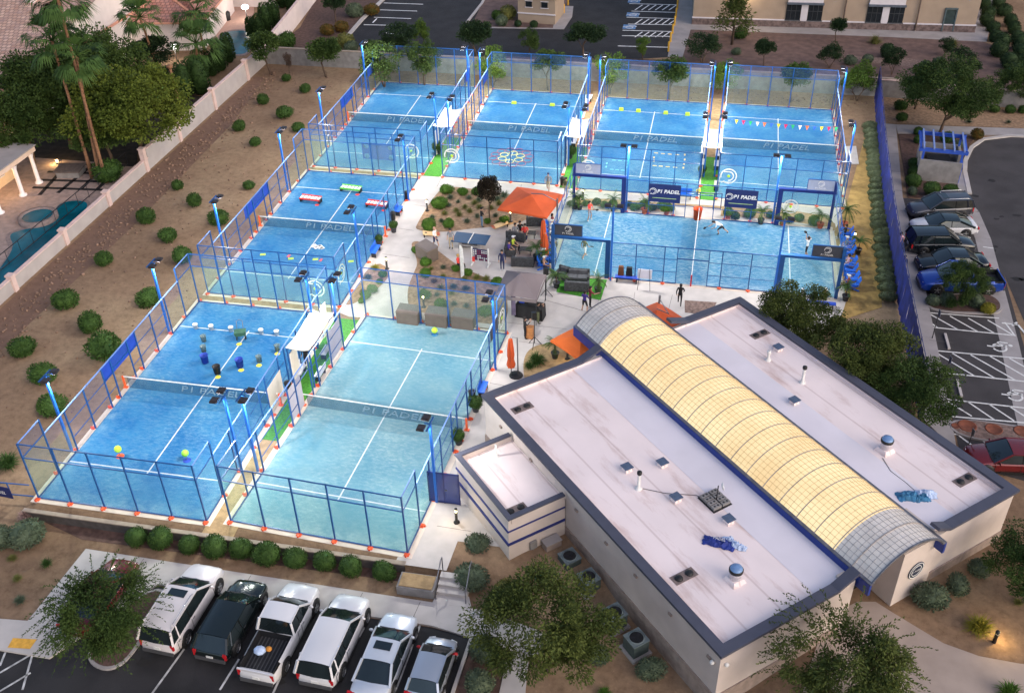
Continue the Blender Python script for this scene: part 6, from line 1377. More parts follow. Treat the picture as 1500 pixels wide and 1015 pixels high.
per(863, 323, 'player in red shirt and grey shorts at the far left of the show court', 120, 'ready', 0.03, CR, CG, bare=True, racket=True)
per(856, 378, 'player in olive top and white shorts behind the near left portal', 40, 'walk', 0.03, COL_, CW, bare=True, racket=True)
per(1056, 343, 'player in white shirt lunging low with a racket beside the net', -95, 'lunge', 0.03, CW, CK, CK, bare=True, racket=True)
per(1180, 377, 'player in white shirt with one arm raised to serve', -70, 'serve', 0.03, CW, CK, CW, bare=True, racket=True)
per(803, 281, 'man in grey shirt and cap walking beside the back court wall', 180, 'walk', 0.01, CG, CKH, bare=True, hat=CN)
per(829, 288, 'person in olive shirt and dark cap at the corner of the lane', 190, 'stand', 0.01, COL_, CKH, bare=True, hat=CK)
per(706, 333, 'man in black shirt and jeans striding while holding a camera', 60, 'play', 0.01, CK, CJ, CK, hat=CK, armL=((-.26, .14, 1.2), (-.1, .36, 1.36)))
per(638, 362, 'bald man in white shirt and navy shorts by the storage box', 110, 'walk', 0.01, CW, CN, bare=True, hair=SKIN)
per(661, 364, 'person in grey shirt and khaki trousers left of the table tennis table', 180, 'stand', 0.01, CG, CKH, CK)
per(736, 396, 'person in dark hoodie standing behind the grey tent', 170, 'stand', 0.01, CN, CN, sleeves=True)
per(769, 496, 'musician in black with a yellow strap standing by the amber box', 70, 'play', 0.01, CK, CK, CK, sleeves=True)
per(788, 474, 'performer in dark clothes behind the tall tripod', 60, 'play', 0.01, CK, COL_, CK, sleeves=True)
per(856, 457, 'man in purple shirt and black shorts facing the lounge', 20, 'ready', 0.01, CP, CK, CN, bare=True)
per(864, 450, 'person in dark clothes half hidden behind the purple shirt', 70, 'stand', 0.01, CMR, CK, CK, armR=((.3, .2, 1.25), (.32, .5, 1.3)))
per(995, 447, 'woman in black coat and black trousers walking by the show court fence', 0, 'walk', 0.01, CK, CK, CK, sleeves=True, long=True)
per(1314, 370, 'walker in pink top and dark jacket on the path outside the blue fence', 190, 'walk', 0.1, CPK, CN, skin=SKIND, long=True)
per(1320, 402, 'person in dark clothes close against the blue fence on the path', 170, 'stand', 0.1, CN, CN, sleeves=True, h=1.6)
per(450, 537, 'person in lime cap and dark clothes under the cream canopy', 200, 'stand', 0.03, CK, CK, hat=CY, sleeves=True)
# ---------------------------------------------------------------- lounge furniture
WICK = mat('dark_wicker', (0.045, 0.047, 0.052), 0.8, 0.35, 8, bump=0.3, bscale=30); CUSH = mat('grey_cushion', (0.085, 0.09, 0.10), 0.9, 0.15, 4)
ADB = mat('blue_chair_plastic', (0.012, 0.13, 0.62), 0.45, 0.08, 2); TERRA = mat('terracotta', srgb(176, 92, 66), 0.85, 0.15, 4); POTD = mat('dark_pot', (0.04, 0.042, 0.05), 0.6, 0.15, 4)
def sofa(p, rz, wd, lab, grp='dark wicker sofas', seats=2):
    t = thing('wicker_sofa', lab, 'sofa' if seats > 1 else 'armchair', p, rz, grp)
    b = MB(); b.box((0, 0, 0.2), (wd, 0.78, 0.26)); b.build('base', WICK, t)
    b = MB(); b.box((0, -0.34, 0.50), (wd, 0.14, 0.62)); b.build('backrest', WICK, t)
    for s in (-1, 1): MB().box((s * (wd / 2 - 0.07), 0.03, 0.44), (0.14, 0.72, 0.26)).build('armrest', WICK, t)
    n = seats; cw = (wd - 0.32) / n
    for k in range(n):
        MB().box((-wd / 2 + 0.16 + cw * (k + 0.5), 0.06, 0.39), (cw - 0.03, 0.62, 0.13)).build('seat_cushion', CUSH, t); MB().box((-wd / 2 + 0.16 + cw * (k + 0.5), -0.22, 0.60), (cw - 0.04, 0.13, 0.36)).build('back_cushion', CUSH, t)
    for sx in (-1, 1):
        for sy in (-1, 1): MB().box((sx * (wd / 2 - 0.08), sy * 0.32, 0.04), (0.06, 0.06, 0.08)).build('leg', BLACK, t)
    return t
def gp(px, py, z=0.012): p = at(px, py, z); p.z = z; return p
sofa(gp(757, 351), R(-10), 1.5, 'wicker sofa with three seated people nearest the open umbrella'); sofa(gp(748, 370), R(-85), 1.5, 'wicker sofa with two seated people, left of the coffee table')
sofa(gp(766, 388), R(5), 1.7, 'empty wicker sofa seen from behind, in front of the grey tent'); sofa(gp(845, 424), R(3), 1.75, 'empty wicker sofa on the green turf by the show court', seats=2)
sofa(gp(846, 411), R(183), 1.7, 'wicker sofa facing the court glass with a white cap on its back'); sofa(gp(784, 329), R(10), 1.4, 'wicker sofa under the open orange umbrella'); sofa(gp(824, 407), R(160), 0.9, 'wicker armchair on the turf beside the portal frame', seats=1)
def low_table(p, lab, m=WICK):
    t = thing('coffee_table', lab, 'table', p, 0, 'low tables'); MB().box((0, 0, 0.38), (0.9, 0.6, 0.05)).build('table_top', m, t)
    for sx in (-1, 1):
        for sy in (-1, 1): MB().box((sx * 0.4, sy * 0.25, 0.18), (0.05, 0.05, 0.35)).build('leg', BLACK, t)
low_table(gp(770, 371), 'dark low table between the two occupied sofas'); low_table(gp(776, 347), 'low table beside the sofa with three people')
def sit(px, py, lab, face, zs, shirt, legs, **k): per(px, py, lab, face, 'sit', zs, shirt, legs, **k)
sit(755, 348, 'seated person in grey jacket at the left end of the upper sofa', 150, 0.0, CG, CG, sleeves=True); sit(762, 345, 'seated person in dark top in the middle of the upper sofa', 150, 0.0, CK, CMR, sleeves=True); sit(769, 349, 'seated person in red at the right end of the upper sofa', 170, 0.0, CR, CN)
sit(746, 374, 'seated person in purple shirt with yellow print on the left sofa', 95, 0.0, CP, CK, hat=CK); sit(752, 367, 'seated person in lime vest and white cap on the left sofa', 95, 0.0, CY, CK, hat=CW)
def adirondack(p, rz, lab, grp):
    t = thing('deck_chair', lab, 'chair', p, rz, grp)
    b = MB()
    for k in range(5): b.bar((-0.22 + 0.11 * k, 0.32, 0.40), (-0.22 + 0.11 * k, -0.24, 0.27), 0.1, 0.025)
    b.build('seat', ADB, t); b = MB()
    for k in range(5): b.bar((-0.24 + 0.12 * k, -0.22, 0.26), (-0.24 + 0.12 * k * 1.0, -0.52, 0.98 - 0.03 * abs(k - 2)), 0.11, 0.025)
    b.build('backrest', ADB, t)
    for s in (-1, 1):
        MB().bar((s * 0.34, 0.36, 0.58), (s * 0.34, -0.42, 0.56), 0.13, 0.03).build('armrest', ADB, t); MB().bar((s * 0.30, 0.32, 0), (s * 0.30, 0.32, 0.57), 0.04, 0.1).build('leg', ADB, t); MB().bar((s * 0.30, 0.3, 0.34), (s * 0.30, -0.5, 0.02), 0.04, 0.1).build('rear_leg', ADB, t)
    return t
RCH = [(1241, 345), (1242, 353), (1243, 364), (1244, 374), (1246, 390), (1247, 400), (1249, 412), (1251, 421)]
for i, (x, y) in enumerate(RCH): adirondack(gp(x - 4, y + 2), R(90 + rp_.uniform(-8, 8)), 'blue deck chair at the right end of the show court, %s from the far end' % ORD[i], 'blue deck chairs facing the show court')
for i, (x, y) in enumerate([(809, 338), (808, 349), (806, 366), (807, 375), (807, 384)]): adirondack(gp(x, y), R(-90 + rp_.uniform(-6, 6)), 'blue deck chair at the left end of the show court, %s from the far end' % ORD[i], 'blue deck chairs facing the show court')
for px, py, lab, f, s, l, kw in ((1236, 350, 'spectator in black seated first on the right hand chairs', -90, CK, CK, dict(sleeves=True)), (1238, 368, 'spectator in pale blue top seated on the right hand chairs', -90, CJ, CW, dict(hat=CW)), (1240, 394, 'spectator in pink and white seated on the right hand chairs', -90, CPK, CW, dict(bare=True)), (1240, 425, 'spectator in dark top with white cap at the near end of the right hand chairs', -80, CMR, CK, dict(hat=CW)),
                                (809, 334, 'spectator in maroon top seated first on the left hand chairs', 90, CMR, CK, {}), (808, 343, 'spectator in white shirt seated second on the left hand chairs', 90, CW, CK, dict(hat=CW)), (807, 354, 'spectator in white shirt seated third on the left hand chairs', 90, CW, CN, dict(hat=CW)), (807, 362, 'spectator in white shirt and dark trousers seated last of the white shirts', 90, CW, CK, {})):
    sit(px, py, lab, f, 0.02, s, l, **kw)
for i, (x, y) in enumerate([(796, 384), (797, 393)]): adirondack(gp(x, y), R(-80), 'dark blue deck chair %s beside the closed umbrella and fern' % ('behind' if i == 0 else 'in front'), 'deck chairs by the tent')
sit(797, 397, 'person in white cap and navy shorts lounging in a deck chair by the tent', 85, 0.0, SKIN, CN, hat=CW, bare=True); sit(796, 386, 'person in dark top with white cap in the rear deck chair by the tent', 85, 0.0, COL_, CK, hat=CW)
for i, (x, y) in enumerate([(1172, 447), (1190, 449), (1206, 446)]): sit(x, y, ('spectator in white under the mesquite, left one', 'spectator in navy under the mesquite, middle one', 'spectator in dark top under the mesquite, right one')[i], 0, 0.02, (CW, CN, CK)[i], CK, hat=(CW, None, CW)[i])
b = thing('bench', 'long dark blue bench under the mesquite at the show court', 'bench', gp(1188, 450), HRZ); MB().box((0, 0, 0.43), (3.2, 0.4, 0.06)).build('seat', BLUEB, b)
for x in (-1.4, 0, 1.4): MB().box((x, 0, 0.2), (0.06, 0.35, 0.4)).build('leg', DARKMETAL, b)
# umbrellas
UMB = mat('orange_canvas', (0.62, 0.10, 0.025), 0.8, 0.08, 1.0); UMB2 = mat('bright_orange_canvas', (0.72, 0.14, 0.02), 0.8, 0.06, 1.0); GPOLE = mat('grey_pole', (0.22, 0.22, 0.23), 0.4, 0.1, metal=0.6)
def umbrella(p, rz, half, zr, lab, m=UMB, mast=(2.1, 0.4)):
    t = thing('cantilever_umbrella', lab, 'umbrella', p, rz, 'open orange umbrellas'); b = MB(); n = 8; V = [(0, 0, zr + 0.62)]; F = []
    rim = []
    for k in range(32):
        e = k // 8; f = (k % 8) / 8; c = [(-1, -1), (1, -1), (1, 1), (-1, 1)]; x = c[e][0] + (c[(e + 1) % 4][0] - c[e][0]) * f; y = c[e][1] + (c[(e + 1) % 4][1] - c[e][1]) * f
        rim.append((x * half, y * half, zr + 0.05 * math.sin(f * math.pi)))
    for s_ in (0.33, 0.66, 1.0):
        for q in rim: V.append((q[0] * s_, q[1] * s_, zr + 0.62 - (0.62 - (q[2] - zr)) * s_ - 0.06 * math.sin(s_ * 3.14)))
    for k in range(32): F.append((0, 1 + k, 1 + (k + 1) % 32))
    for j in range(2):
        for k in range(32): F.append((1 + j * 32 + k, 33 + j * 32 + k, 33 + j * 32 + (k + 1) % 32, 1 + j * 32 + (k + 1) % 32))
    for k in range(32): V.append((rim[k][0], rim[k][1], rim[k][2] - 0.13))
    for k in range(32): F.append((65 + k, 97 + k, 97 + (k + 1) % 32, 65 + (k + 1) % 32))
    b.add(V, F).build('canopy', m, t); b = MB()
    for k in range(0, 32, 4): b.bar((0, 0, zr + 0.45), (rim[k][0] * .97, rim[k][1] * .97, zr - 0.02), 0.035, 0.035)
    b.build('rib', GPOLE, t); b = MB(); b.box((mast[0], mast[1], 1.5), (0.1, 0.1, 3.0)); b.build('mast', GPOLE, t); b = MB(); b.tube([(mast[0], mast[1], 2.75), (0.9, 0.15, zr + 0.75), (0, 0, zr + 0.72)], 0.035, 6); b.build('arm', GPOLE, t); MB().lathe([(0, 0.12), (0.45, 0.12), (0.5, 0)], (mast[0], mast[1], 0), 12).build('foot', BLACK, t)
umbrella((16.55, 24.05, 0), R(-11), 2.0, 2.45, 'open square orange umbrella over the lounge sofas', UMB, (2.05, 0.2)); umbrella((22.9, 6.55, 0), R(-40), 1.35, 2.3, 'bright orange umbrella partly hidden under the clubhouse eave, left one', UMB2, (1.0, 1.5)); umbrella((27.3, 9.85, 0), R(-42), 1.35, 2.35, 'orange umbrella showing beyond the clubhouse roof, right of the vault', UMB, (-1.1, 1.3))
def closed_umbrella(px, py, h, lab):
    t = thing('closed_umbrella', lab, 'umbrella', gp(px, py), 0, 'closed orange umbrellas'); b = MB(); n = 14; V = []; F = []
    prof = [(0.05, h), (0.11, h - 0.1), (0.17, h * 0.75), (0.2, h * 0.55), (0.17, h * 0.44), (0.24, h * 0.30), (0.22, h * 0.24)]
    for r_, z in prof:
        for k in range(n): q = r_ * (1.22 if k % 2 else 0.78); V.append((q * math.cos(6.283 * k / n), q * math.sin(6.283 * k / n), z))
    for i in range(len(prof) - 1):
        for k in range(n): F.append((i * n + k, (i + 1) * n + k, (i + 1) * n + (k + 1) % n, i * n + (k + 1) % n))
    b.add(V, F).build('folded_canvas', mat('orange_canvas', (0, 0, 0)), t); MB().tube([(0, 0, 0.05), (0, 0, h + 0.08)], 0.03).build('pole', GPOLE, t); MB().tube([(0.42, 0.1, 0.05), (0.42, 0.1, h * 1.0), (0.1, 0.02, h + 0.05)], 0.045).build('mast', GPOLE, t); MB().lathe([(0, 0.1), (0.4, 0.1), (0.45, 0)], (0.3, 0.05, 0), 12).build('foot', BLACK, t)
closed_umbrella(749, 550, 2.9, 'closed orange umbrella standing beside the pale court'); closed_umbrella(796, 372, 2.9, 'closed orange umbrella between the lounge and the show court'); closed_umbrella(799, 382, 2.3, 'shorter closed orange umbrella in front of the other by the show court')
# grey pop-up tent
t = thing('pop_up_tent', 'grey peaked pop up tent between the pale court and the show court', 'tent', (17.9, 12.75, 0), R(-2)); b = MB(); TN = mat('tent_grey', srgb(112, 102, 104), 0.85, 0.06, 0.8)
hw, hd, ze, zp = 1.42, 1.62, 2.1, 3.05; V = [(-hw, -hd, ze), (hw, -hd, ze), (hw, hd, ze), (-hw, hd, ze), (0, 0, zp), (0, -hd * .98, ze + .05), (hw * .98, 0, ze + .05), (0, hd * .98, ze + .05), (-hw * .98, 0, ze + .05)]
b.add(V, [(0, 5, 4), (5, 1, 4), (1, 6, 4), (6, 2, 4), (2, 7, 4), (7, 3, 4), (3, 8, 4), (8, 0, 4)]); V2 = [(x, y, z) for x, y, z in V[:4]] + [(x, y, z - .28) for x, y, z in V[:4]]; b.add(V2, [(4, 5, 1, 0), (5, 6, 2, 1), (6, 7, 3, 2), (7, 4, 0, 3)]); b.build('canopy', TN, t)
for sx in (-1, 1):
    for sy in (-1, 1): MB().box((sx * hw * .97, sy * hd * .97, 1.03), (0.05, 0.05, 2.06)).build('leg', DARKMETAL, t)
b = MB(); b.box((-0.2, -hd * .9, 1.3), (0.3, 0.05, 1.5)); b.box((-0.35, -hd * .9, 1.9), (1.0, 0.05, 0.12)); b.build('banner_strip', mat('mauve_strip', srgb(98, 88, 110), 0.8), t)
# stage gear
t = thing('equipment_table', 'table of stage gear draped in black cloth under the tent edge', 'table', gp(777, 463), R(-8)); b = MB(); b.box((0, 0, 0.5), (2.0, 0.85, 1.0), 0, 0, 0.95); b.build('drape', CK, t); b = MB(); b.box((-0.6, 0.05, 1.12), (0.35, 0.3, 0.22)); b.build('blue_case', BLUEB, t); b = MB(); b.box((0.3, 0.0, 1.07), (0.8, 0.45, 0.12)); b.build('console', DARKMETAL, t)
def tripod(px, py, h, lab, head=True):
    t = thing('tripod_stand', lab, 'tripod', gp(px, py), rp_.uniform(0, 2)); MB().tube([(0, 0, 0.25), (0, 0, h)], 0.028).build('pole', BLACK, t)
    for k in range(3): a = 2.094 * k; MB().tube([(0, 0, 0.75), (0.5 * math.cos(a), 0.5 * math.sin(a), 0.02)], 0.022).build('leg', BLACK, t)
    if head: MB().box((0, 0.05, h + 0.2), (0.3, 0.26, 0.5)).build('speaker', BLACK, t)
tripod(783, 507, 2.2, 'tall black tripod stand with speaker by the amber box'); tripod(800, 437, 2.0, 'black tripod stand at the right corner of the tent')
t = MB(); t.box((0, 0, 0.42), (0.5, 0.45, 0.84)); tag(t.build('amber_crate', mat('amber_box', srgb(176, 118, 70), 0.7, 0.15, 5), None, gp(776, 494)), 'tall amber coloured box beside the musician', 'box')
t = thing('easel_sign', 'blank whiteboard on a thin easel at the show court fence', 'easel', gp(943, 424), HRZ); MB().box((0, 0.05, 1.25), (1.0, 0.04, 0.75)).build('board', mat('board_white', srgb(214, 214, 226), 0.5, 0.03), t)
for x in (-0.45, 0.45): MB().tube([(x, -0.15, 0), (x * .7, 0.04, 1.7)], 0.018).build('leg', DARKMETAL, t)
t = thing('team_bench', 'blue bench with two dark bags at the show court fence', 'bench', gp(918, 413), HRZ); MB().box((0, 0, 0.42), (1.7, 0.42, 0.06)).build('seat', BLUEB, t)
for x in (-0.7, 0.7): MB().box((x, 0, 0.2), (0.06, 0.36, 0.4)).build('leg', DARKMETAL, t)
q = gp(909, 410); t = MB(); t.box((0, 0, 0.36), (0.42, 0.28, 0.72), 0, 0, 0.8); tag(t.build('racket_bag', cl('rust', (0.14, 0.05, 0.02)), None, q + Vector((0, 0, 0.44))), 'rust and black racket bag on the team bench', 'bag')
q = gp(921, 411); t = MB(); t.box((0, 0, 0.34), (0.46, 0.28, 0.68), 0, 0, 0.85); tag(t.build('racket_bag', CK, None, q + Vector((0, 0, 0.44))), 'black racket bag with grey mark on the team bench', 'bag')
# games
t = thing('table_tennis_table', 'blue table tennis table with pale legs on the patio', 'table', (12.48, 20.66, 0), R(-3)); TTB = mat('table_blue', srgb(36, 70, 104), 0.5, 0.06, 2)
for s in (-1, 1): MB().box((s * 0.69, 0, 0.76), (1.34, 1.5, 0.05)).build('table_half', TTB, t)
b = MB(); b.box((0, 0, 0.80), (0.05, 1.6, 0.10)); b.build('net', WHITE, t); b = MB(); b.box((0, 0, 0.36), (1.5, 0.9, 0.1)); b.box((-0.75, 0, 0.37), (0.25, 0.9, 0.74)); b.box((0.75, 0, 0.37), (0.25, 0.9, 0.74)); b.build('pedestal', CONC2, t)
t = thing('giant_row_game', 'giant upright four in a row game with white frame and dark grid', 'game', gp(704, 388), R(-5)); b = MB(); b.box((0, 0, 0.85), (1.15, 0.06, 0.95)); b.build('grid_panel', cl('navy', (0, 0, 0)), t); rr = random.Random(4)
b = MB(); c_ = MB()
for i in range(7):
    for j in range(6):
        (b if rr.random() < 0.6 else c_).box((-0.48 + 0.16 * i, -0.035, 0.46 + 0.15 * j), (0.085, 0.02, 0.085))
b.build('hole', WHITE, t); c_.build('counter', CMR, t)
for s in (-1, 1): MB().box((s * 0.63, 0, 0.72), (0.1, 0.12, 1.44)).build('post', WHITE, t); MB().box((s * 0.63, 0, 0.04), (0.1, 0.7, 0.08)).build('foot', WHITE, t)
MB().box((-0.52, -0.05, 0.45), (0.2, 0.05, 0.4)).build('red_stack', CR, t)
sit(672, 394, 'person in red top and dark trousers crouching beside the white flag', 100, 0.0, CR, CK, sleeves=True, hair=mat('fair_hair', (0.45, 0.28, 0.10), 0.7))
t = thing('feather_flag', 'tall white feather flag planted in the courtyard bed', 'flag', gp(675, 412), 0); MB().tube([(0, 0, 0), (0, 0, 2.9), (0.12, 0, 3.1)], 0.015).build('pole', GPOLE, t); b = MB(); pts = [(0.03, 0.3)] + [(0.03, 3.0), (0.14, 3.06), (0.28, 2.75), (0.31, 2.0), (0.28, 0.55)]; V = [(x, 0.008, z) for x, z in pts] + [(x, -0.008, z) for x, z in pts]; n = len(pts); b.add(V, [tuple(range(n)), tuple(range(n, 2 * n))[::-1]] + [(i, n + i, n + (i + 1) % n, (i + 1) % n) for i in range(n)]); b.build('flag_cloth', WHITE, t)
def cornhole(px, py, rz, lab):
    t = thing('bean_bag_board', lab, 'game board', gp(px, py), rz, 'bean bag boards'); b = MB(); V = [(-.3, -.6, .08), (.3, -.6, .08), (.3, .6, .34), (-.3, .6, .34)]; V += [(x, y, z - 0.06) for x, y, z in V]; b.add(V, [(0, 1, 2, 3), (7, 6, 5, 4), (0, 4, 5, 1), (1, 5, 6, 2), (2, 6, 7, 3), (3, 7, 4, 0)]); b.build('board', mat('pine_board', srgb(222, 186, 134), 0.6, 0.1, 3), t)
    h_ = MB(); h_.lathe([(0, 0.004), (0.1, 0.004)], n=12); o = h_.build('hole', BLACK, t); o.location = (0, 0.36, 0.29); o.rotation_euler = (R(12), 0, 0); b = MB(); b.bar((-.26, -.56, .10), (.26, -.56, .10), 0.3, 0.012); b.build('rust_panel', TERRA, t)
    for s in (-1, 1): MB().box((s * .26, .52, .14), (.04, .08, .28)).build('leg', BLACK, t)
cornhole(733, 332, R(-60), 'slanted wooden bean bag board beside the striding man'); cornhole(631, 345, R(110), 'slanted wooden bean bag board behind the bald man')
BOXM = mat('storage_taupe', srgb(98, 88, 80), 0.75, 0.08, 2)
def store(p, rz, l, d, h, lab):
    t = thing('storage_box', lab, 'storage box', p, rz, 'taupe storage boxes'); MB().box((0, 0, h / 2), (l, d, h)).build('bin', BOXM, t); b = MB(); V = [(-l / 2 - .03, -d / 2 - .03, h - .02), (l / 2 + .03, -d / 2 - .03, h - .02), (l / 2 + .03, d / 2 + .03, h + .10), (-l / 2 - .03, d / 2 + .03, h + .10)]; V += [(x, y, h - 0.05) for x, y, z in V]; b.add(V, [(0, 1, 2, 3), (7, 6, 5, 4), (0, 4, 5, 1), (1, 5, 6, 2), (2, 6, 7, 3), (3, 7, 4, 0)]); b.build('lid', mat('storage_lid', srgb(104, 94, 90), 0.7, 0.08), t)
store(gp(626, 378), R(-38), 1.5, 1.0, 1.05, 'taupe storage box standing by the bald man')
for x, lab in ((600, 'taupe storage box behind the pale court glass, left of three'), (642, 'taupe storage box behind the pale court glass, middle of three'), (680, 'taupe storage box behind the pale court glass, right of three')): store(gp(x, 470 + (x - 600) * 0.09), R(-3), 1.5, 0.95, 0.95, lab)
# bollard lamps
LG = mat('warm_lens', (0.9, 0.8, 0.6), 0.4, emit=(1.0, 0.72, 0.38), estr=1.6)
def bollard(px, py, lab, z=0.0, watts=14):
    t = thing('bollard_light', lab, 'bollard light', gp(px, py, z), 0, 'black bollard lights'); MB().lathe([(0.17, 0), (0.17, 0.04), (0.075, 0.05), (0.075, 0.80)], n=12).build('post', BLACK, t); MB().lathe([(0.07, 0.80), (0.07, 0.93)], n=12).build('lens', LG, t); MB().lathe([(0.08, 0.93), (0.085, 1.02), (0, 1.04)], n=12).build('cap', BLACK, t)
    l = bpy.data.lights.new('glow', 'POINT'); l.energy = watts; l.color = (1, 0.75, 0.42); l.shadow_soft_size = 0.06; o = bpy.data.objects.new('glow', l); COL.objects.link(o); o.parent = t; o.location = (0.0, -0.13, 0.87)
for x, y, lab in ((626, 309, 'bollard light at the left edge of the upper courtyard bed'), (567, 394, 'bollard light in the small bed beside the left column court'), (621, 450, 'bollard light behind the storage boxes'), (748, 325, 'bollard light beside the bean bag board under the umbrella edge'), (669, 765, 'bollard light by the front gate and the side wing'), (854, 293, 'bollard light beyond the far left portal frame'), (1250, 357, 'bollard light between the right hand chairs and the hedge'), (831, 526, 'short bollard light by the potted palm near the clubhouse eave')): bollard(x, y, lab)
p = at(1456, 940); t = thing('spot_light', 'small plaza lamp throwing warm light on gravel beside the yellow clump', 'bollard light', p); MB().lathe([(0.1, 0), (0.08, 0.5), (0.1, 0.55), (0.1, 0.75), (0, 0.78)], n=10).build('post', BLACK, t); MB().lathe([(0.06, 0.5), (0.101, 0.62), (0.06, 0.7)], n=10).build('lens', LG, t)
l = bpy.data.lights.new('glow', 'POINT'); l.energy = 32; l.color = (1, 0.7, 0.3); l.shadow_soft_size = 0.08; o = bpy.data.objects.new('glow', l); COL.objects.link(o); o.parent = t; o.location = (0.25, 0.1, 0.6)
# potted plants
def pot(px, py, m, r_, h, lab, plant='ball', ps=0.4, z=0.012, hgt=1.6):
    t = thing('potted_plant', lab, 'potted plant', gp(px, py, z), rp_.uniform(0, 6), 'potted plants'); MB().lathe([(r_ * .7, 0), (r_, h), (r_ * 1.1, h), (r_ * 1.1, h - .05), (0, h - .06)][0:5], n=14).build('pot', m, t)
    if plant == 'ball': put(shrub_mesh('lime', 1), 'foliage', t, (0, 0, h - 0.1), 0, ps)
    elif plant == 'palm':
        MB().tube([(0, 0, h - .1), (0.02, 0, h + hgt * .5)], [0.05, 0.03], 6).build('stem', BARK, t); put(FEATH[rp_.randrange(2)], 'fronds', t, (0.02, 0, h + hgt * .5), rp_.uniform(0, 6), ps)
    else: put(shrub_mesh('bush', 0), 'foliage', t, (0, 0, h - 0.05), 0, ps)
FEATH = [palm_head(random.Random(50 + q), 18, 1.0, False).mesh('fronds', L_PALM) for q in range(2)]
for x, y, m, pl, ps, lab in ((842, 306, POTD, 'palm', 1.0, 'palm in dark grey pot at the far left portal, left one'), (849, 307, POTD, 'palm', 0.9, 'palm in dark pot at the far left portal, right one'), (898, 309, POTD, 'palm', 1.0, 'palm in dark pot just right of the far left portal'), (944, 313, TERRA, 'palm', 1.0, 'palm in terracotta pot below the left navy banner'), (976, 314, TERRA, 'ball', 0.45, 'shrub in terracotta pot right of the left navy banner'), (1066, 320, TERRA, 'ball', 0.4, 'shrub in terracotta pot below the right navy banner'), (1114, 328, POTD, 'palm', 1.0, 'palm in dark pot right of the right navy banner'), (1146, 330, TERRA, 'palm', 1.0, 'palm in terracotta pot at the far right portal'), (1201, 334, TERRA, 'palm', 1.1, 'palm in terracotta pot at the far right corner of the show court'),
                        (1236, 333, TERRA, 'palm', 1.2, 'tall sapling in a large terracotta pot by the right hand chairs'), (577, 340, POTD, 'bush', 0.35, 'small bush in dark pot beside the path, far side of the net post'), (556, 359, POTD, 'bush', 0.3, 'small bush in dark pot beside the path, near side of the net post'), (697, 602, POTD, 'bush', 0.45, 'bush in dark pot between the pale court and the clubhouse, far one'), (672, 650, POTD, 'bush', 0.4, 'bush in dark pot between the pale court and the clubhouse, near one'), (813, 524, POTD, 'palm', 1.0, 'low palm in dark pot beside the clubhouse eave'), (876, 429, POTD, 'palm', 0.9, 'palm in dark pot at the right end of the green turf'), (815, 421, POTD, 'palm', 1.1, 'bushy palm in dark pot left of the turf sofas'), (786, 381, POTD, 'palm', 1.0, 'fern like palm behind the closed umbrellas'), (798, 390, POTD, 'palm', 0.8, 'broad palm between the deck chairs by the tent'),
                        (642, 226, POTD, 'bush', 0.5, 'leafy bush in a dark pot in the lane of the two leftmost back courts'), (835, 232, POTD, 'bush', 0.5, 'leafy bush in a dark pot in the lane beside the ring flower court'), (1028, 258, POTD, 'bush', 0.35, 'small leafy plant in the lane below the right canopy'), (1256, 372, POTD, 'palm', 0.9, 'young leafy plant behind the right hand chairs'), (1238, 440, POTD, 'palm', 1.0, 'leafy sapling at the near end of the right hand chairs')):
    pot(x, y, m, 0.26, 0.45, lab, pl, ps, hgt=2.2 if 'tall sapling' in lab else 1.3)
# ---------------------------------------------------------------- things on the courts
CLEAR = see_through('clear_plastic', (0.16, 0.22, 0.20), 0.5, 0.2)
def bucket(px, py, m, r_, h, lab, grp, ball=False, z=0.03):
    t = thing('bucket', lab, 'bucket', gp(px, py, z), 0, grp); MB().lathe([(0, 0.01), (r_ * .8, 0.01), (r_, h), (r_ * 1.06, h), (r_ * 1.06, h - .03), (r_ * .92, h - .04), (r_ * .74, 0.03), (0, 0.03)], n=16).build('shell', m, t)
    MB().tube([(r_, 0, h - .03), (r_ * .7, r_ * .7, h * .62), (0, r_ * 1.08, h * .5), (-r_ * .7, r_ * .7, h * .62), (-r_, 0, h - .03)], 0.008, 4).build('handle', GPOLE, t)
for i, x in enumerate([287, 310, 339, 383, 406]): bucket(x, 481 + (x - 287) * 0.082, WHITE, 0.17, 0.36, 'white bucket on the far service line of the near left court, %s from the left' % ORD[i], 'white buckets')
for x, y, lab in ((299, 500, 'clear tub on the near left court, upper left'), (299, 515, 'clear tub on the near left court, just behind a blue bin'), (380, 530, 'clear tub with yellow mat on the near left court, lower right'), (407, 514, 'clear tub with yellow mat on the near left court, right edge')): bucket(x, y, CLEAR, 0.20, 0.48, lab, 'clear tubs')
bucket(301, 531, BLUEB, 0.26, 0.62, 'blue bin on the near left court, left one', 'tall bins'); bucket(352, 537, BLUEB, 0.26, 0.62, 'blue bin on the near left court, right one', 'tall bins'); bucket(319, 547, BLACK, 0.25, 0.60, 'black bin on the centre line of the near left court', 'tall bins')
YM = mat('yellow_mat', (0.62, 0.52, 0.06), 0.7, 0.1, 5)
for x, y, lab in ((380, 534, 'yellow mat under the lower right clear tub'), (407, 517, 'yellow mat under the right edge clear tub'), (354, 541, 'yellow mat by the right blue bin'), (320, 551, 'yellow mat by the black bin'), (351, 503, 'yellow mat at the end of the green ball cart')):
    t = MB(); t.lathe([(0, 0.012), (0.16, 0.012), (0.19, 0)], (0, -0.08, 0), 12); tag(t.build('floor_mat', YM, None, gp(x, y, 0.034)), lab, 'mat', 'yellow mats')
t = thing('ball_cart', 'green ball cart with hoop handle on the far service line', 'ball cart', gp(354, 497, 0.03), R(20)); MB().box((0, 0, 0.55), (0.7, 0.5, 0.28), 0, 0, 1.1).build('tray', mat('cart_green', (0.03, 0.10, 0.06), 0.6, 0.2, 4), t)
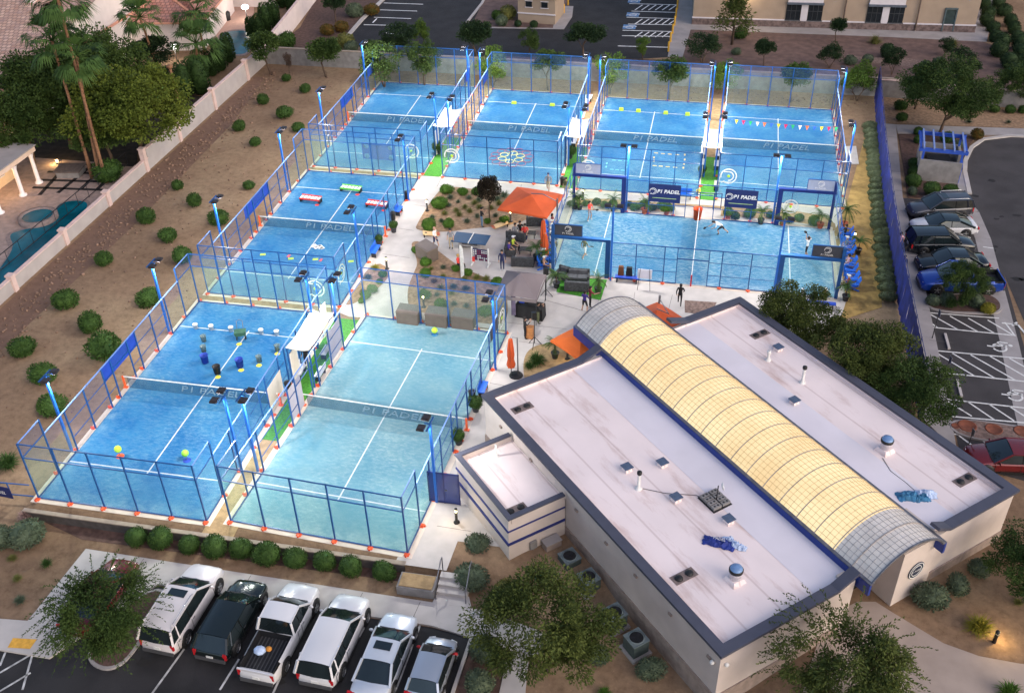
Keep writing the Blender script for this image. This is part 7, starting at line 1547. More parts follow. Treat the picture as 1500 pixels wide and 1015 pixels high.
for sx in (-1, 1):
    for sy in (-1, 1): MB().box((sx * .28, sy * .18, 0.22), (.04, .04, .4)).build('leg', BLACK, t)
    w_ = MB(); w_.lathe([(0, 0.03), (0.1, 0.03), (0.1, -0.03), (0, -0.03)], n=10); o = w_.build('wheel', BLACK, t); o.location = (sx * .3, 0, 0.1); o.rotation_euler = (0, R(90), 0)
MB().tube([(-.2, .24, .65), (-.2, .5, 1.15), (0, .58, 1.22), (.2, .5, 1.15), (.2, .24, .65)], 0.02).build('handle', GPOLE, t)
def ball_target(px, py, lab, c1, base, z=0.03, hz=0.55):
    t = thing('ball_target', lab, 'target', gp(px, py, z), 0, 'round ball targets'); MB().ball((0, 0, hz), 0.21, 14, 9).build('ball', c1, t); MB().tube([(0, 0, 0), (0, 0, hz - .15)], 0.02).build('stem', GPOLE, t); MB().lathe([(0, 0.05), (0.2, 0.04), (0.24, 0)], n=14).build('base', base, t)
ball_target(176, 668, 'yellow and red ball target at the left of the near left court', BALLY, PLATE); ball_target(274, 674, 'green ball target near the corner of the near left court', mat('ball_lime', (0.30, 0.70, 0.06), 0.7), BLUEB); ball_target(637, 490, 'green topped ball target on the pale court near the far glass', BALLY, T_BLUE, hz=0.35)
def hurdle(px, py, rz, top, lab):
    t = thing('hurdle_rack', lab, 'hurdle', gp(px, py, 0.03), rz, 'low hurdle racks'); b = MB()
    for k in range(6): b.box((-0.75 + 0.3 * k, 0.12, 0.36), (0.2, 0.5, 0.04))
    b.build('slat', WHITE, t); b = MB(); b.bar((-0.9, -.15, .30), (0.9, -.15, .30), .1, .12); b.bar((-0.9, .38, .40), (0.9, .38, .40), .08, .10); b.build('rail', top, t)
    for s in (-1, 1): MB().box((s * .85, .1, .15), (.12, .5, .3)).build('foot', BLACK, t)
    MB().lathe([(0, 0.01), (.16, .01), (.18, 0)], (.75, -.35, 0), 10).build('marker', CR, t)
hurdle(455, 296, R(-5), CR, 'red and white low hurdle rack at the left of the middle court'); hurdle(552, 304, R(-5), CR, 'red and white low hurdle rack at the right of the middle court'); hurdle(514, 281, R(-5), mat('hurdle_green', (0.12, 0.5, 0.06), 0.6), 'green and white low hurdle rack on the far service line')
def flat_mark(px, py, m, lab, w_=0.42, d=0.28, rz=0.0, h=0.03, nm='floor_marker', grp='flat coloured floor markers'):
    t = MB(); t.box((0, 0, h / 2), (w_, d, h), 0, 0, 0.85); tag(t.build(nm, m, None, gp(px, py, 0.032), rz), lab, 'marker', grp)
LM = mat('lime_marker', (0.42, 0.58, 0.05), 0.7, 0.08, 5); RM = mat('rose_marker', (0.55, 0.10, 0.12), 0.7, 0.08, 5); AM = mat('amber_dash', (0.62, 0.48, 0.18), 0.7, 0.08); CM = mat('cyan_dash', (0.12, 0.45, 0.65), 0.7, 0.08)
for i, (x, y) in enumerate([(385, 373), (426, 379), (462, 380), (514, 383)]): flat_mark(x, y, LM, 'lime floor marker on the middle court of the left column, %s from the left' % ORD[i], rz=0.3)
for i, (x, y) in enumerate([(423, 375), (470, 381)]): flat_mark(x, y, RM, 'rose floor marker on the middle court, %s from the left' % ORD[i], 0.22, 0.4)
for i, (x, y) in enumerate([(910, 162), (935, 164), (975, 167), (1007, 169)]): flat_mark(x, y, LM, 'lime step box on the court left of the pennants, %s from the left' % ORD[i], 0.45, 0.35, 0, 0.25, 'step_box', 'lime step boxes')
for i, (x, y) in enumerate([(753, 152), (809, 155)]): flat_mark(x, y, LM, 'lime step box behind the far line of the ring flower court, %s one' % ('left', 'right')[i], 0.5, 0.35, 0, 0.2, 'step_box', 'lime step boxes')
dash = [(961, 224.5), (971, 225.5), (981, 226.2), (992, 227), (958, 231), (958, 236), (959, 243), (968, 243.8), (978, 244.6), (989, 245.5), (1003, 227), (1003, 234), (1002, 240), (1001, 246)]
for i, (x, y) in enumerate(dash): v = x in (958, 1003, 1002, 1001); flat_mark(x, y, AM, 'amber dash rectangle on the yellow box court, %s' % ('left side, %s' % ('upper', 'lower')[i - 4] if x == 958 else 'right side, %s from the top' % ORD[i - 10] if x > 1000 else ('upper row, %s' % ORD[i] if i < 4 else 'lower row, %s' % ORD[i - 6])), 0.14 if v else 0.36, 0.36 if v else 0.14, 0, 0.02, 'line_marker', 'amber dashes')
for i, (x, y) in enumerate([(899, 235), (908, 235.6), (917, 236.2), (896, 248.5), (904, 249.2), (912, 249.8), (889, 239.5), (888, 244.5), (920, 239.5), (919, 245)]): v = i > 5; flat_mark(x, y, CM, 'cyan dash rectangle on the yellow box court, %s' % (('upper row, %s' % ORD[i]) if i < 3 else ('lower row, %s' % ORD[i - 3]) if i < 6 else ('left side', 'left side, lower', 'right side', 'right side, lower')[i - 6]), 0.12 if v else 0.34, 0.34 if v else 0.12, 0, 0.02, 'line_marker', 'cyan dashes')
# ring flower
fc = at(749, 231, 0.035); k = 0
def hoop(dx, dy, m, lab, r_=0.37, tr=0.030): global k; t = MB(); t.tube([(r_ * math.cos(q * .3306), r_ * math.sin(q * .3306), 0) for q in range(20)], tr, 5, 0, False); tag(t.build('floor_ring', m, None, (fc.x + dx, fc.y + dy, 0.055)), lab, 'ring', 'rings of the flower pattern')
YR = mat('yellow_ring', (0.72, 0.66, 0.30), 0.6, 0.05); RR = mat('red_ring', (0.34, 0.10, 0.20), 0.6, 0.05)
for q in range(6): a = q * 1.0472 + 0.52; hoop(0.85 * math.cos(a), 0.85 * math.sin(a), YR, 'pale yellow floor ring of the inner circle of the flower, %s anticlockwise' % ORD[q], tr=0.04)
for q in range(12): a = q * 0.5236 + 0.26; hoop(1.62 * math.cos(a), 1.55 * math.sin(a), RR, 'dull red floor ring of the outer circle of the flower, %s anticlockwise' % ORD[q])
# pennants across the right end court
pa, pb = Vector((30.75, 39.9, 3.5)), Vector((40.35, 39.4, 3.5)); t = thing('pennant_string', 'string of coloured triangular pennants across the right end court', 'bunting'); b = MB(); b.tube([pa.lerp(pb, q / 8) - Vector((0, 0, 0.12 * (1 - (q / 4 - 1) ** 2))) for q in range(9)], 0.012, 4); b.build('cord', GPOLE, t)
cols = [cl('p_blue', (0.03, 0.12, 0.55)), cl('p_yellow', (0.8, 0.6, 0.03)), cl('p_magenta', (0.55, 0.02, 0.10)), cl('p_green', (0.02, 0.42, 0.14)), cl('p_white', (0.8, 0.8, 0.8)), cl('p_orange', (0.8, 0.17, 0.05))]
for i in range(16):
    f = (i + 0.6) / 16.2; q = pa.lerp(pb, f) - Vector((0, 0, 0.12 * (1 - (f * 2 - 1) ** 2) + 0.01)); b = MB(); V = [(q.x - .15, q.y, q.z), (q.x + .15, q.y, q.z), (q.x, q.y, q.z - .40)]; V += [(x, y + 0.012, z) for x, y, z in V]; b.add(V, [(2, 1, 0), (3, 4, 5), (0, 1, 4, 3), (1, 2, 5, 4), (2, 0, 3, 5)]); b.build('pennant', cols[i % 6], t)
# benches, bins and bags round the courts
def bench(px, py, rz, l, m, lab, z=0.03):
    t = thing('player_bench', lab, 'bench', gp(px, py, z), rz, 'benches beside the courts'); MB().box((0, 0, 0.43), (l, 0.42, 0.06)).build('seat', m, t); MB().box((0, -0.2, 0.66), (l, 0.04, 0.34)).build('backrest', m, t)
    for s in (-1, 1): MB().box((s * (l / 2 - .1), 0, .2), (.06, .36, .4)).build('leg', DARKMETAL, t)
GB = mat('bench_white', srgb(206, 208, 214), 0.6, 0.06)
for x, y, s, lab in ((1030, 229, 1, 'pale bench at the left of the right canopy lane, far one'), (1029, 244, 1, 'pale bench at the left of the right canopy lane, near one'), (1051, 231, -1, 'pale bench at the right of the right canopy lane, far one'), (1049, 246, -1, 'pale bench at the right of the right canopy lane, near one'), (841, 213, -1, 'pale bench in the lane beside the ring flower court'), (864, 148, 1, 'pale bench on the sand lane behind the ring flower canopy'), (860, 154, 1, 'second pale bench on the sand lane behind the ring flower canopy'), (441, 549, 1, 'pale bench under the cream canopy, left one'), (470, 552, -1, 'pale bench under the cream canopy, right one'), (478, 520, -1, 'pale bench beyond the cream canopy along the pale court'), (1049, 276, -1, 'grey bench at the mouth of the right canopy lane')): bench(x, y, s * R(-90), 1.1, GB if 'grey' not in lab else CONC2, lab)
bench(551, 372, R(-90), 1.3, ADB, 'bright blue bench by the path beside the left column court, near one'); bench(585, 313, R(-90), 1.0, ADB, 'bright blue bench by the path beside the left column court, far one'); bench(708, 575, R(-90), 1.2, ADB, 'bright blue bench between the pale court and the clubhouse'); bench(1002, 291, R(180), 1.2, ADB, 'blue bench behind the far fence of the show court')
for x, y, lab in ((576, 322, 'black bag bin on the path edge beside the far blue bench'), (596, 292, 'dark bag lying by the corner of the left column court'), (824, 271, 'dark waste bin at the mouth of the ring flower lane'), (692, 585, 'black waste bin between the pale court and the clubhouse'), (423, 572, 'dark kit bag at the side of the near left court')):
    t = thing('waste_bin', lab, 'bin', gp(x, y), 0.3, 'dark bins and bags'); MB().lathe([(0.18, 0), (0.23, 0.6), (0.24, 0.62), (0.24, 0.66), (0.15, 0.72), (0, 0.73)], n=12).build('shell', BLACK, t); MB().lathe([(0.1, 0.725), (0.12, 0.76), (0, 0.77)], n=10).build('lid', DARKMETAL, t)
bucket(1021, 321, mat('basket_orange', (0.85, 0.09, 0.01), 0.5, 0.08), 0.36, 0.95, 'bright orange ball basket at the far end of the show court net', None, z=0.02)
t = MB(); t.ball((0, 0, 0.2), 0.2, 12, 8); tag(t.build('yellow_ball', mat('big_yellow_ball', (0.85, 0.62, 0.02), 0.5), None, gp(1023, 283)), 'big yellow ball at the mouth of the right canopy lane', 'ball')
t = MB(); 
for q in range(8): t.box((0.12 * q - .4, 0.2 * math.sin(q * 1.7), 0.03), (0.25, 0.3, 0.03), q * .8)
tag(t.build('paper_litter', WHITE, None, gp(465, 362, 0.03)), 'pale sheet lying on the middle court of the left column', 'sheet')
# gates and frames in the far fence of the show court
t = thing('rail_gate', 'blue frame gate on the path behind the show court net', 'gate', (HX - 0.2, HY + 6.7, 0), HRZ)
b = MB()
for x in (-1.9, -0.9, 0.2, 1.3, 1.9): b.box((x, 0, 0.75), (0.06, 0.06, 1.5))
for z in (0.15, 1.45): b.bar((-1.9, 0, z), (1.9, 0, z), 0.05, 0.05)
b.build('frame', FRAMED, t)
a_ = at(636, 735); b_ = at(668, 738); t = thing('entrance_gate', 'blue mesh gate between the pale court and the clubhouse wing', 'gate', ((a_.x + b_.x) / 2, (a_.y + b_.y) / 2, 0), 0); gw = 1.7
b = MB(); b.box((0, 0, 1.1), (gw, 0.03, 2.1)); b.build('mesh_panel', see_through('gate_mesh', (0.02, 0.05, 0.25), 0.75, 0.5), t); b = MB()
for x in (-gw / 2, 0, gw / 2): b.box((x, 0, 1.1), (0.06, 0.06, 2.2))
for z in (0.06, 2.17): b.bar((-gw / 2, 0, z), (gw / 2, 0, z), 0.06, 0.06)
b.build('frame', FRAMED, t); MB().box((0.12, -0.05, 1.0), (0.12, 0.05, 0.05)).build('handle', GPOLE, t)
# navy banner on the low rail at the left frame edge
a_ = at(-8, 722); b_ = at(30, 730); t = thing('rail_fence', 'low rail fence with navy banner left of the near court corner', 'fence', (0, 0, 0)); b = MB(); b.bar((a_.x - 2, a_.y - .2, 0.95), (-5.2, -10.0, 0.95), 0.05, 0.05); b.bar((a_.x - 2, a_.y - .2, 0.1), (-5.2, -10.0, 0.1), 0.05, 0.05)
for f in (0, .35, .7): q = Vector((a_.x - 2, a_.y - .2, 0)).lerp(Vector((-5.2, -10, 0)), f); b.box((q.x, q.y, 0.5), (.05, .05, 1.0))
b.build('rail', FRAME, t); d_ = (b_ - a_); rz_b = math.atan2(d_.y, d_.x); b = MB(); b.box((0, 0, 0), (2.6, 0.03, 0.8)); bn = b.build('banner', NAVY, t, ((a_.x + b_.x) / 2 - .7, (a_.y + b_.y) / 2 - .16, 0.52), rz_b); letters('P1 PADEL', 0.30, WHITE, bn, (0.3, -0.025, -0.05), (R(90), 0, 0), shear=0.2)
t = thing('dog', 'small black dog on the path behind the black SUV', 'dog', gp(1321, 372, 0.1), R(-60)); pts = None
def dog(t):
    V = [(0, -.28, .42), (0, -.05, .44), (0, .2, .45), (0, .32, .56), (0, .42, .60), (0, .54, .56), (0, -.42, .50), (0, -.52, .60)]; rad = [.10, .105, .12, .075, .075, .04, .03, .02]; E = [(0, 1), (1, 2), (2, 3), (3, 4), (4, 5), (0, 6), (6, 7)]
    for s in (-1, 1):
        n = len(V); V += [(s * .08, .2, .30), (s * .08, .18, .16), (s * .08, .22, .02), (s * .08, -.26, .32), (s * .09, -.36, .17), (s * .09, -.28, .02), (s * .05, .40, .70)]; rad += [.05, .03, .03, .065, .03, .03, .025]; E += [(2, n), (n, n + 1), (n + 1, n + 2), (0, n + 3), (n + 3, n + 4), (n + 4, n + 5), (4, n + 6)]
    me = bpy.data.meshes.new('tmp'); me.from_pydata(V, E, []); o = bpy.data.objects.new('tmp', me); COL.objects.link(o); o.modifiers.new('s', 'SKIN')
    for i, r_ in enumerate(rad): me.skin_vertices[0].data[i].radius = (r_, r_); me.skin_vertices[0].data[i].use_root = i == 1
    o.modifiers.new('b', 'SUBSURF').levels = 1; dg = bpy.context.evaluated_depsgraph_get(); dg.update(); m = bpy.data.meshes.new_from_object(o.evaluated_get(dg)); bpy.data.objects.remove(o); m.materials.clear(); m.materials.append(CK); put(m, 'body', t)
dog(t)
# ================================================================ boundary walls, neighbours, far buildings
WALLN = mat('garden_wall', srgb(170, 163, 160), 0.9, 0.06, 1.0, bump=0.2, bscale=14)
gw_ = thing('garden_wall', 'long pale block wall with capped pillars between the desert strip and the neighbour gardens', 'wall'); b = MB(); b.box((-19.0, 3.5, 0.45), (0.2, 52, 1.2)); b.box((-19.0, 43.25, 0.9), (0.2, 27.5, 2.0)); b.build('wall_face', WALLN, gw_); b = MB(); b.box((-19.0, 3.5, 1.08), (0.34, 52, 0.08)); b.box((-19.0, 43.25, 1.92), (0.34, 27.5, 0.08)); b.build('coping', CAPM, gw_)
for y in (-20, -12.5, -5, 2.2, 9.2, 16.0, 22.5, 29.0, 35.4, 43.0, 51.0, 59.0):
    hp = 1.25 if y < 28 else 2.1; p_ = MB(); p_.box((-18.98, y, hp / 2), (0.44, 0.44, hp)); po = p_.build('pillar', CAPM, gw_); MB().box((-18.98, y, hp + 0.05), (0.54, 0.54, 0.12)).build('cap', CAPM, po)
w2 = thing('back_wall', 'long grey block wall behind the back row of courts', 'wall'); b = MB(); b.box((18, 56.0, 0.85), (74, 0.22, 1.9)); b.build('wall_face', CMU, w2); b = MB(); b.box((18, 56.0, 1.83), (74.1, 0.3, 0.08)); b.build('coping', mat('coping', (0.2, 0.2, 0.2)), w2)
w3 = thing('back_wall', 'grey block wall continuing right of the blue fence', 'wall'); b = MB(); b.bar((45.5, 55.9, 0.8), (85, 52.2, 0.8), 0.22, 1.8); b.build('wall_face', CMU, w3); b = MB(); b.bar((45.5, 55.9, 1.74), (85, 52.2, 1.74), 0.3, 0.08); b.build('coping', CAPM, w3)
w4 = thing('white_wall', 'tall pale wall running off to the top between the gardens and the far bed', 'wall'); b = MB(); p, q = Vector((-19, 57.5, 0)), at(478, -20); b.bar((p.x, p.y, 1.1), (q.x, q.y, 1.1), 0.22, 2.4); b.build('wall_face', mat('white_wall', srgb(214, 200, 196), 0.9, 0.04, 1), w4); b = MB(); b.bar((p.x, p.y, 2.34), (q.x, q.y, 2.34), 0.3, 0.08); b.build('coping', CAPM, w4)
# blue windscreen fence on the right
bf = thing('windscreen_fence', 'tall blue mesh fence along the path right of the hedge', 'fence'); SCR = mat('blue_windscreen', (0.007, 0.016, 0.15), 0.7, 0.35, 1.2, bump=0.3, bscale=3); pa = Vector((45.1, 55.7, 0)); pb = Vector((43.25, 4.6, 0)); pc = Vector((43.5, 20, 0)); N = 21
def fpt(f): q = pa.lerp(pb, f); return Vector((q.x - 0.9 * math.sin(f * math.pi) * 0.55, q.y, 0))
for i in range(N):
    f0, f1 = i / N, (i + 1) / N; q0, q1 = fpt(f0), fpt(f1)
    b = MB(); V = []; n_ = 8
    for k in range(n_ + 1):
        q = q0.lerp(q1, k / n_); wob = 0.05 * math.sin(k * 2.1 + i)
        V += [(q.x + wob, q.y, 0.06), (q.x - wob * .5, q.y, 1.5), (q.x + wob * .4, q.y, 2.95)]
    F = [(k * 3 + j, k * 3 + j + 1, (k + 1) * 3 + j + 1, (k + 1) * 3 + j) for k in range(n_) for j in range(2)]; b.add(V, F, 0, True); b.build('screen_panel', SCR, bf)
    b = MB(); b.tube([(q0.x + .06, q0.y, 0), (q0.x + .06, q0.y, 3.05)], 0.035, 6); b.build('post', FRAMED, bf)
b = MB(); b.tube([(fpt(i / N).x + .06, fpt(i / N).y, 2.2) for i in range(N + 1)], 0.025, 5) if False else b.tube([fpt(i / N) + Vector((.06, 0, 3.0)) for i in range(N + 1)], 0.025, 5); b.build('top_rail', FRAMED, bf)
# block enclosure with blue trellis roof
p = at(1370, 262); en = thing('bin_enclosure', 'grey block enclosure with open blue beam roof by the right hand car park', 'enclosure', (at(1372, 258).x, at(1372, 258).y + 0.6, 0), R(-6)); b = MB(); w_, d_, hh = 3.3, 3.6, 1.9
for c_, s_ in (((0, -d_ / 2, hh / 2), (w_, .2, hh)), ((0, d_ / 2, hh / 2), (w_, .2, hh)), ((-w_ / 2 + .1, 0, hh / 2), (.2, d_ - .2, hh)), ((w_ / 2 - .1, 0.9, hh / 2), (.2, d_ - 2, hh))): b.box(c_, s_)
b.build('wall', CMU, en); TR_ = mat('trellis_blue', (0.03, 0.09, 0.45), 0.5, 0.08)
for sy in (-1, 1): MB().bar((-w_ / 2 - .25, sy * (d_ / 2 - .1), 2.75), (w_ / 2 + .25, sy * (d_ / 2 - .1), 2.75), .14, .3).build('beam', TR_, en)
for sx in (-1, 1): MB().bar((sx * (w_ / 2 + .1), -d_ / 2, 2.75), (sx * (w_ / 2 + .1), d_ / 2, 2.75), .14, .3).build('beam', TR_, en)
for i in range(5): MB().bar((-w_ / 2 + .1 + .78 * i, -d_ / 2 - .1, 2.98), (-w_ / 2 + .1 + .78 * i, d_ / 2 + .1, 2.98), .12, .16).build('rafter', mat('rafter_pale', srgb(120, 140, 190), 0.5, 0.08), en)
for sx in (-1, 1):
    for sy in (-1, 1): MB().box((sx * (w_ / 2 - .15), sy * (d_ / 2 - .15), 2.3), (.16, .16, .8)).build('post', TR_, en)
MB().box((w_ / 2 + .02, -1.0, 0.95), (.08, 1.6, 1.7)).build('door', TR_, en)
b = MB(); b.box((0, 0.3, 0.7), (1.9, 1.4, 1.2)); tag(b.build('waste_container', BLACK, None, (en.location.x, en.location.y, 0.0)), 'dark waste container inside the block enclosure', 'container')
# ---- ground beyond
paved('top_car_park', P([(505, 62), (575, -60), (1010, -60), (984, 84), (880, 90), (700, 84), (560, 80)]), ASPH, 0.004)
def kl(pts, wd=0.3, nm='kerb'):
    b = MB()
    for i in range(len(pts) - 1): p, q = at(*pts[i]), at(*pts[i + 1]); b.bar((p.x, p.y, .06), (q.x, q.y, .06), wd, .14)
    tag(b.build(nm, CONC), kind='structure')
kl([(506, 58), (530, 30), (567, -5), (590, -40)], 0.5); kl([(684, 34), (706, 6), (720, -20)])
hat = MB(); LNC = mat('bright_line', (0.8, 0.8, 0.8), 0.6)
for x0, y0, x1, y1 in ((562, 5, 620, 7), (553, 15, 611, 17), (548, 26, 602, 28), (533, 37, 593, 38), (565, 49, 583, 51), (546, 34, 552, 28), (922, 6, 995, 8), (925, 17, 990, 19), (918, 26, 988, 28), (920, 36, 985, 37), (912, 45, 984, 47), (911, 53, 982, 54), (905, 68, 978, 70)): hl(x0, y0, x1, y1, 0.16)
for ya in (6.5, 27, 46):
    for k in range(6): hl(930 + 10 * k, ya + 9, 941 + 10 * k, ya + 1.5, 0.14)
tag(hat.build('parking_lines', LNC), kind='structure'); b = MB()
for x, y in ((929, 2), (927, 22), (922, 40)): p = at(x, y); b.box((p.x, p.y, 0.008), (1.5, 1.5, 0.004))
tag(b.build('blue_bay_square', mat('bay_blue', (0.10, 0.22, 0.42), 0.7)), kind='structure')
for x, y in ((929, 2), (927, 22), (922, 40)): wheelchair(x, y)
for i, (x, y) in enumerate([(979, 76), (982, 62), (985, 50), (988, 38), (990, 26), (992, 14), (993, 3), (826, 20), (832, 8)]):
    t = thing('yellow_bollard', ('yellow bollard of the row beside the disabled bays, %s from the near end' % ORD[i]) if i < 7 else ('yellow bollard beside the tan hut, near one' if i == 7 else 'yellow bollard beside the tan hut, far one'), 'bollard', at(x, y), 0, 'yellow bollards'); MB().lathe([(0.11, 0), (0.11, 1.05), (0.07, 1.13), (0, 1.15)], n=10).build('post', mat('yellow_paint', (0.62, 0.34, 0.03), 0.5, 0.1), t)
paved('far_pavement', P([(978, 84), (1004, -60), (1016, -60), (1014, 36), (1000, 84)]), CONC2, 0.03); paved('far_pavement', P([(1010, 36), (1428, 48), (1424, -40), (1470, -40), (1445, 62), (1300, 55), (1010, 44)]), CONC2, 0.024)
SLOPE = mat('brown_slope', srgb(100, 80, 74), 0.95, 0.22, 1.2, bump=0.6, bscale=7, detail=8); paved('bare_slope', [(24.8, 65), (26.2, 73.3), (57.5, 74.5), (59.5, 72), (75, 75), (80, 58), (45, 56.3), (24.5, 56.3)], SLOPE, 0.016); paved('stone_patch', P([(1240, 80), (1262, 84), (1330, 86), (1365, 92), (1340, 100), (1300, 94), (1240, 92)]), COBBLE, 0.03)
paved('far_bed', P([(478, -30), (585, -30), (530, 28), (504, 58), (470, 70), (395, 78), (440, 40)]), REDG, 0.01); paved('far_bed', P([(560, 80), (984, 88), (1000, 100), (560, 92)]), REDG, 0.014)
paved('far_bed', P([(704, 10), (720, -30), (830, -30), (834, 10), (822, 44), (690, 40)]), SLOPE, 0.02); paved('hut_pavement', P([(812, 32), (824, 10), (840, 10), (838, 26), (826, 44), (700, 42), (700, 40), (810, 42)]), CONC2, 0.04)
# ---- big building, top right
TAN = mat('tan_stucco', srgb(160, 142, 124), 0.9, 0.06, 0.8, bump=0.1, bscale=20); STONEB = mat('stone_skirt', srgb(112, 96, 92), 0.9, 0.35, 3, bump=0.5, bscale=6); WINM = mat('dark_window', (0.015, 0.02, 0.025), 0.12, 0.2); PIL = mat('pale_stucco_bay', srgb(208, 202, 206), 0.9, 0.04)
c0, c1 = at(1014, 36), at(1426, 48); ln = (c1 - c0).length; br = math.atan2(c1.y - c0.y, c1.x - c0.x)
bg_ = thing('office_building', 'large tan building with paired dark windows at the top right', 'building', c0, br)
b = MB(); b.box((ln / 2, 10, 4.5), (ln, 20, 9.0)); b.build('wall', TAN, bg_); b = MB(); b.box((ln / 2, -.04, 0.35), (ln + .16, 0.16, 0.9)); b.build('stone_skirt', STONEB, bg_); b = MB(); b.box((ln / 2, -.05, 0.82), (ln + .2, 0.2, 0.12)); b.build('sill_course', PIL, bg_); b = MB(); b.box((ln / 2, 10, 9.1), (ln + .5, 20.5, 0.3)); b.build('roof', CONC2, bg_)
sp = ln / 411.0
def lx(px): return (px - 1014) * sp
for cx, nm in ((1178, 'left'), (1295, 'right')):
    bay = MB(); bay.box((lx(cx), -.08, 4.8), (3.9, .3, 3.8)); bay.box((lx(cx), -.06, 1.75), (.75, .24, 1.8)); bo = bay.build('window_bay', PIL, bg_); a_w = MB(); a_w.box((lx(cx), -.3, 2.82), (4.1, .5, .18)); a_w.build('awning', mat('awning_grey', srgb(84, 92, 104), 0.6), bo)
    for s in (-1, 1):
        wn = MB(); wn.box((lx(cx) + s * 1.22, -.03, 1.75), (1.6, .12, 1.75)); wo = wn.build('window', WINM, bg_); fr = MB(); x0 = lx(cx) + s * 1.22
        for k in (-.27, .27): fr.box((x0 + k, -.1, 1.75), (.05, .04, 1.7))
        fr.box((x0, -.1, 1.9), (1.56, .04, .05)); fr.box((x0, -.13, 0.84), (1.75, .1, .1)); fr.build('frame', mat('window_frame', srgb(60, 64, 68), 0.5), wo)
for px in (1236, 1341): MB().tube([(lx(px), -.2, 0.1), (lx(px), -.2, 8.2)], 0.09).build('drain_pipe', mat('pipe_brown', srgb(120, 104, 94), 0.6), bg_)
d_ = MB(); d_.box((lx(1387), -.04, 1.3), (1.05, .14, 2.3)); do = d_.build('door', mat('dark_door', (0.03, 0.05, 0.05), 0.4), bg_)
fr = MB(); x0 = lx(1387)
for k in (-.6, .6): fr.box((x0 + k, -.08, 1.35), (.14, .2, 2.5))
fr.box((x0, -.08, 2.6), (1.36, .2, .16)); fr.build('frame', mat('door_frame', srgb(78, 92, 96), 0.5), do)
lp = MB(); lp.box((lx(1092), -.15, 4.2), (.3, .3, .3)); lp.build('wall_lamp', LG, bg_); l = bpy.data.lights.new('glow', 'POINT'); l.energy = 120; l.color = (1, 0.75, 0.45); o = bpy.data.objects.new('glow', l); COL.objects.link(o); o.parent = bg_; o.location = (lx(1092), -.6, 4.0)
# ---- tan hut
h0, h1 = at(759, 33), at(813, 37); hl_ = (h1 - h0).length; hut = thing('tan_hut', 'small tan hut with two square windows in the top car park', 'hut', h0, math.atan2(h1.y - h0.y, h1.x - h0.x)); b = MB(); b.box((hl_ / 2, 2.2, 1.6), (hl_, 4.4, 3.2)); b.build('wall', TAN, hut); b = MB(); b.box((hl_ / 2, -.03, 1.15), (hl_ + .1, .12, .14)); b.build('band', PIL, hut)
for f in (.3, .72): wn = MB(); wn.box((hl_ * f, -.02, 2.25), (.75, .1, .7)); wo = wn.build('window', WINM, hut); fr = MB(); fr.box((hl_ * f, -.05, 1.87), (.95, .1, .08)); fr.box((hl_ * f, -.05, 2.63), (.95, .1, .08)); fr.build('frame', PIL, wo)
b = MB(); e = .45; V = [(-e, -e, 3.2), (hl_ + e, -e, 3.2), (hl_ + e, 4.4 + e, 3.2), (-e, 4.4 + e, 3.2), (hl_ * .4, 2.2, 4.4), (hl_ * .6, 2.2, 4.4)]; b.add(V, [(0, 1, 5, 4), (1, 2, 5), (2, 3, 4, 5), (3, 0, 4), (3, 2, 1, 0)]); b.build('roof', mat('grey_tile', srgb(132, 120, 118), 0.85, 0.2, 5), hut)
# ---- neighbour houses with tiled roofs
def tile_material(name, c1, c2, c3):
    m = bpy.data.materials.new(name); m.use_nodes = True; t = m.node_tree; n = t.nodes; b = n['Principled BSDF']; tc = n.new('ShaderNodeTexCoord')
    br_ = n.new('ShaderNodeTexBrick'); br_.inputs['Scale'].default_value = 1.0; br_.inputs['Brick Width'].default_value = 0.5; br_.inputs['Row Height'].default_value = 0.55; br_.inputs['Mortar Size'].default_value = 0.05; br_.inputs['Color1'].default_value = (*c1, 1); br_.inputs['Color2'].default_value = (*c2, 1); br_.inputs['Mortar'].default_value = (*[c * .35 for c in c1], 1); br_.inputs['Bias'].default_value = 0
    t.links.new(tc.outputs['UV'], br_.inputs['Vector']); nz = n.new('ShaderNodeTexNoise'); nz.inputs['Scale'].default_value = 1.3; nz.inputs['Detail'].default_value = 6; t.links.new(tc.outputs['UV'], nz.inputs['Vector']); mx = n.new('ShaderNodeMixRGB'); mx.inputs[2].default_value = (*c3, 1); rp = n.new('ShaderNodeValToRGB'); rp.color_ramp.elements[0].position = .45; rp.color_ramp.elements[1].position = .7; t.links.new(nz.outputs[0], rp.inputs[0]); ml = n.new('ShaderNodeMath'); ml.operation = 'MULTIPLY'; ml.inputs[1].default_value = .6; t.links.new(rp.outputs[0], ml.inputs[0]); t.links.new(ml.outputs[0], mx.inputs[0]); t.links.new(br_.outputs[0], mx.inputs[1]); t.links.new(mx.outputs[0], b.inputs['Base Color'])
    bp = n.new('ShaderNodeBump'); bp.inputs['Strength'].default_value = .8; bp.inputs['Distance'].default_value = .08; t.links.new(br_.outputs['Fac'], bp.inputs['Height']); bp.invert = True; t.links.new(bp.outputs[0], b.inputs['Normal']); b.inputs['Roughness'].default_value = .9
    return m
TILE = tile_material('clay_tile', srgb(206, 172, 152), srgb(172, 134, 116), srgb(150, 126, 122)); TILE2 = tile_material('red_clay_tile', srgb(196, 142, 122), srgb(168, 112, 96), srgb(140, 110, 108)); HW = mat('house_stucco', srgb(222, 212, 208), 0.9, 0.04, 1); HW2 = mat('cream_stucco', srgb(226, 196, 158), 0.9, 0.05, 1); RIDGE = mat('ridge_tile', srgb(200, 140, 112), 0.85, 0.15, 4)
def slope(b, A, B_, C, D):
    """roof plane with a UV map running along the eave A-B and up the slope"""
    b.add([A, B_, C, D], [(0, 1, 2, 3)])
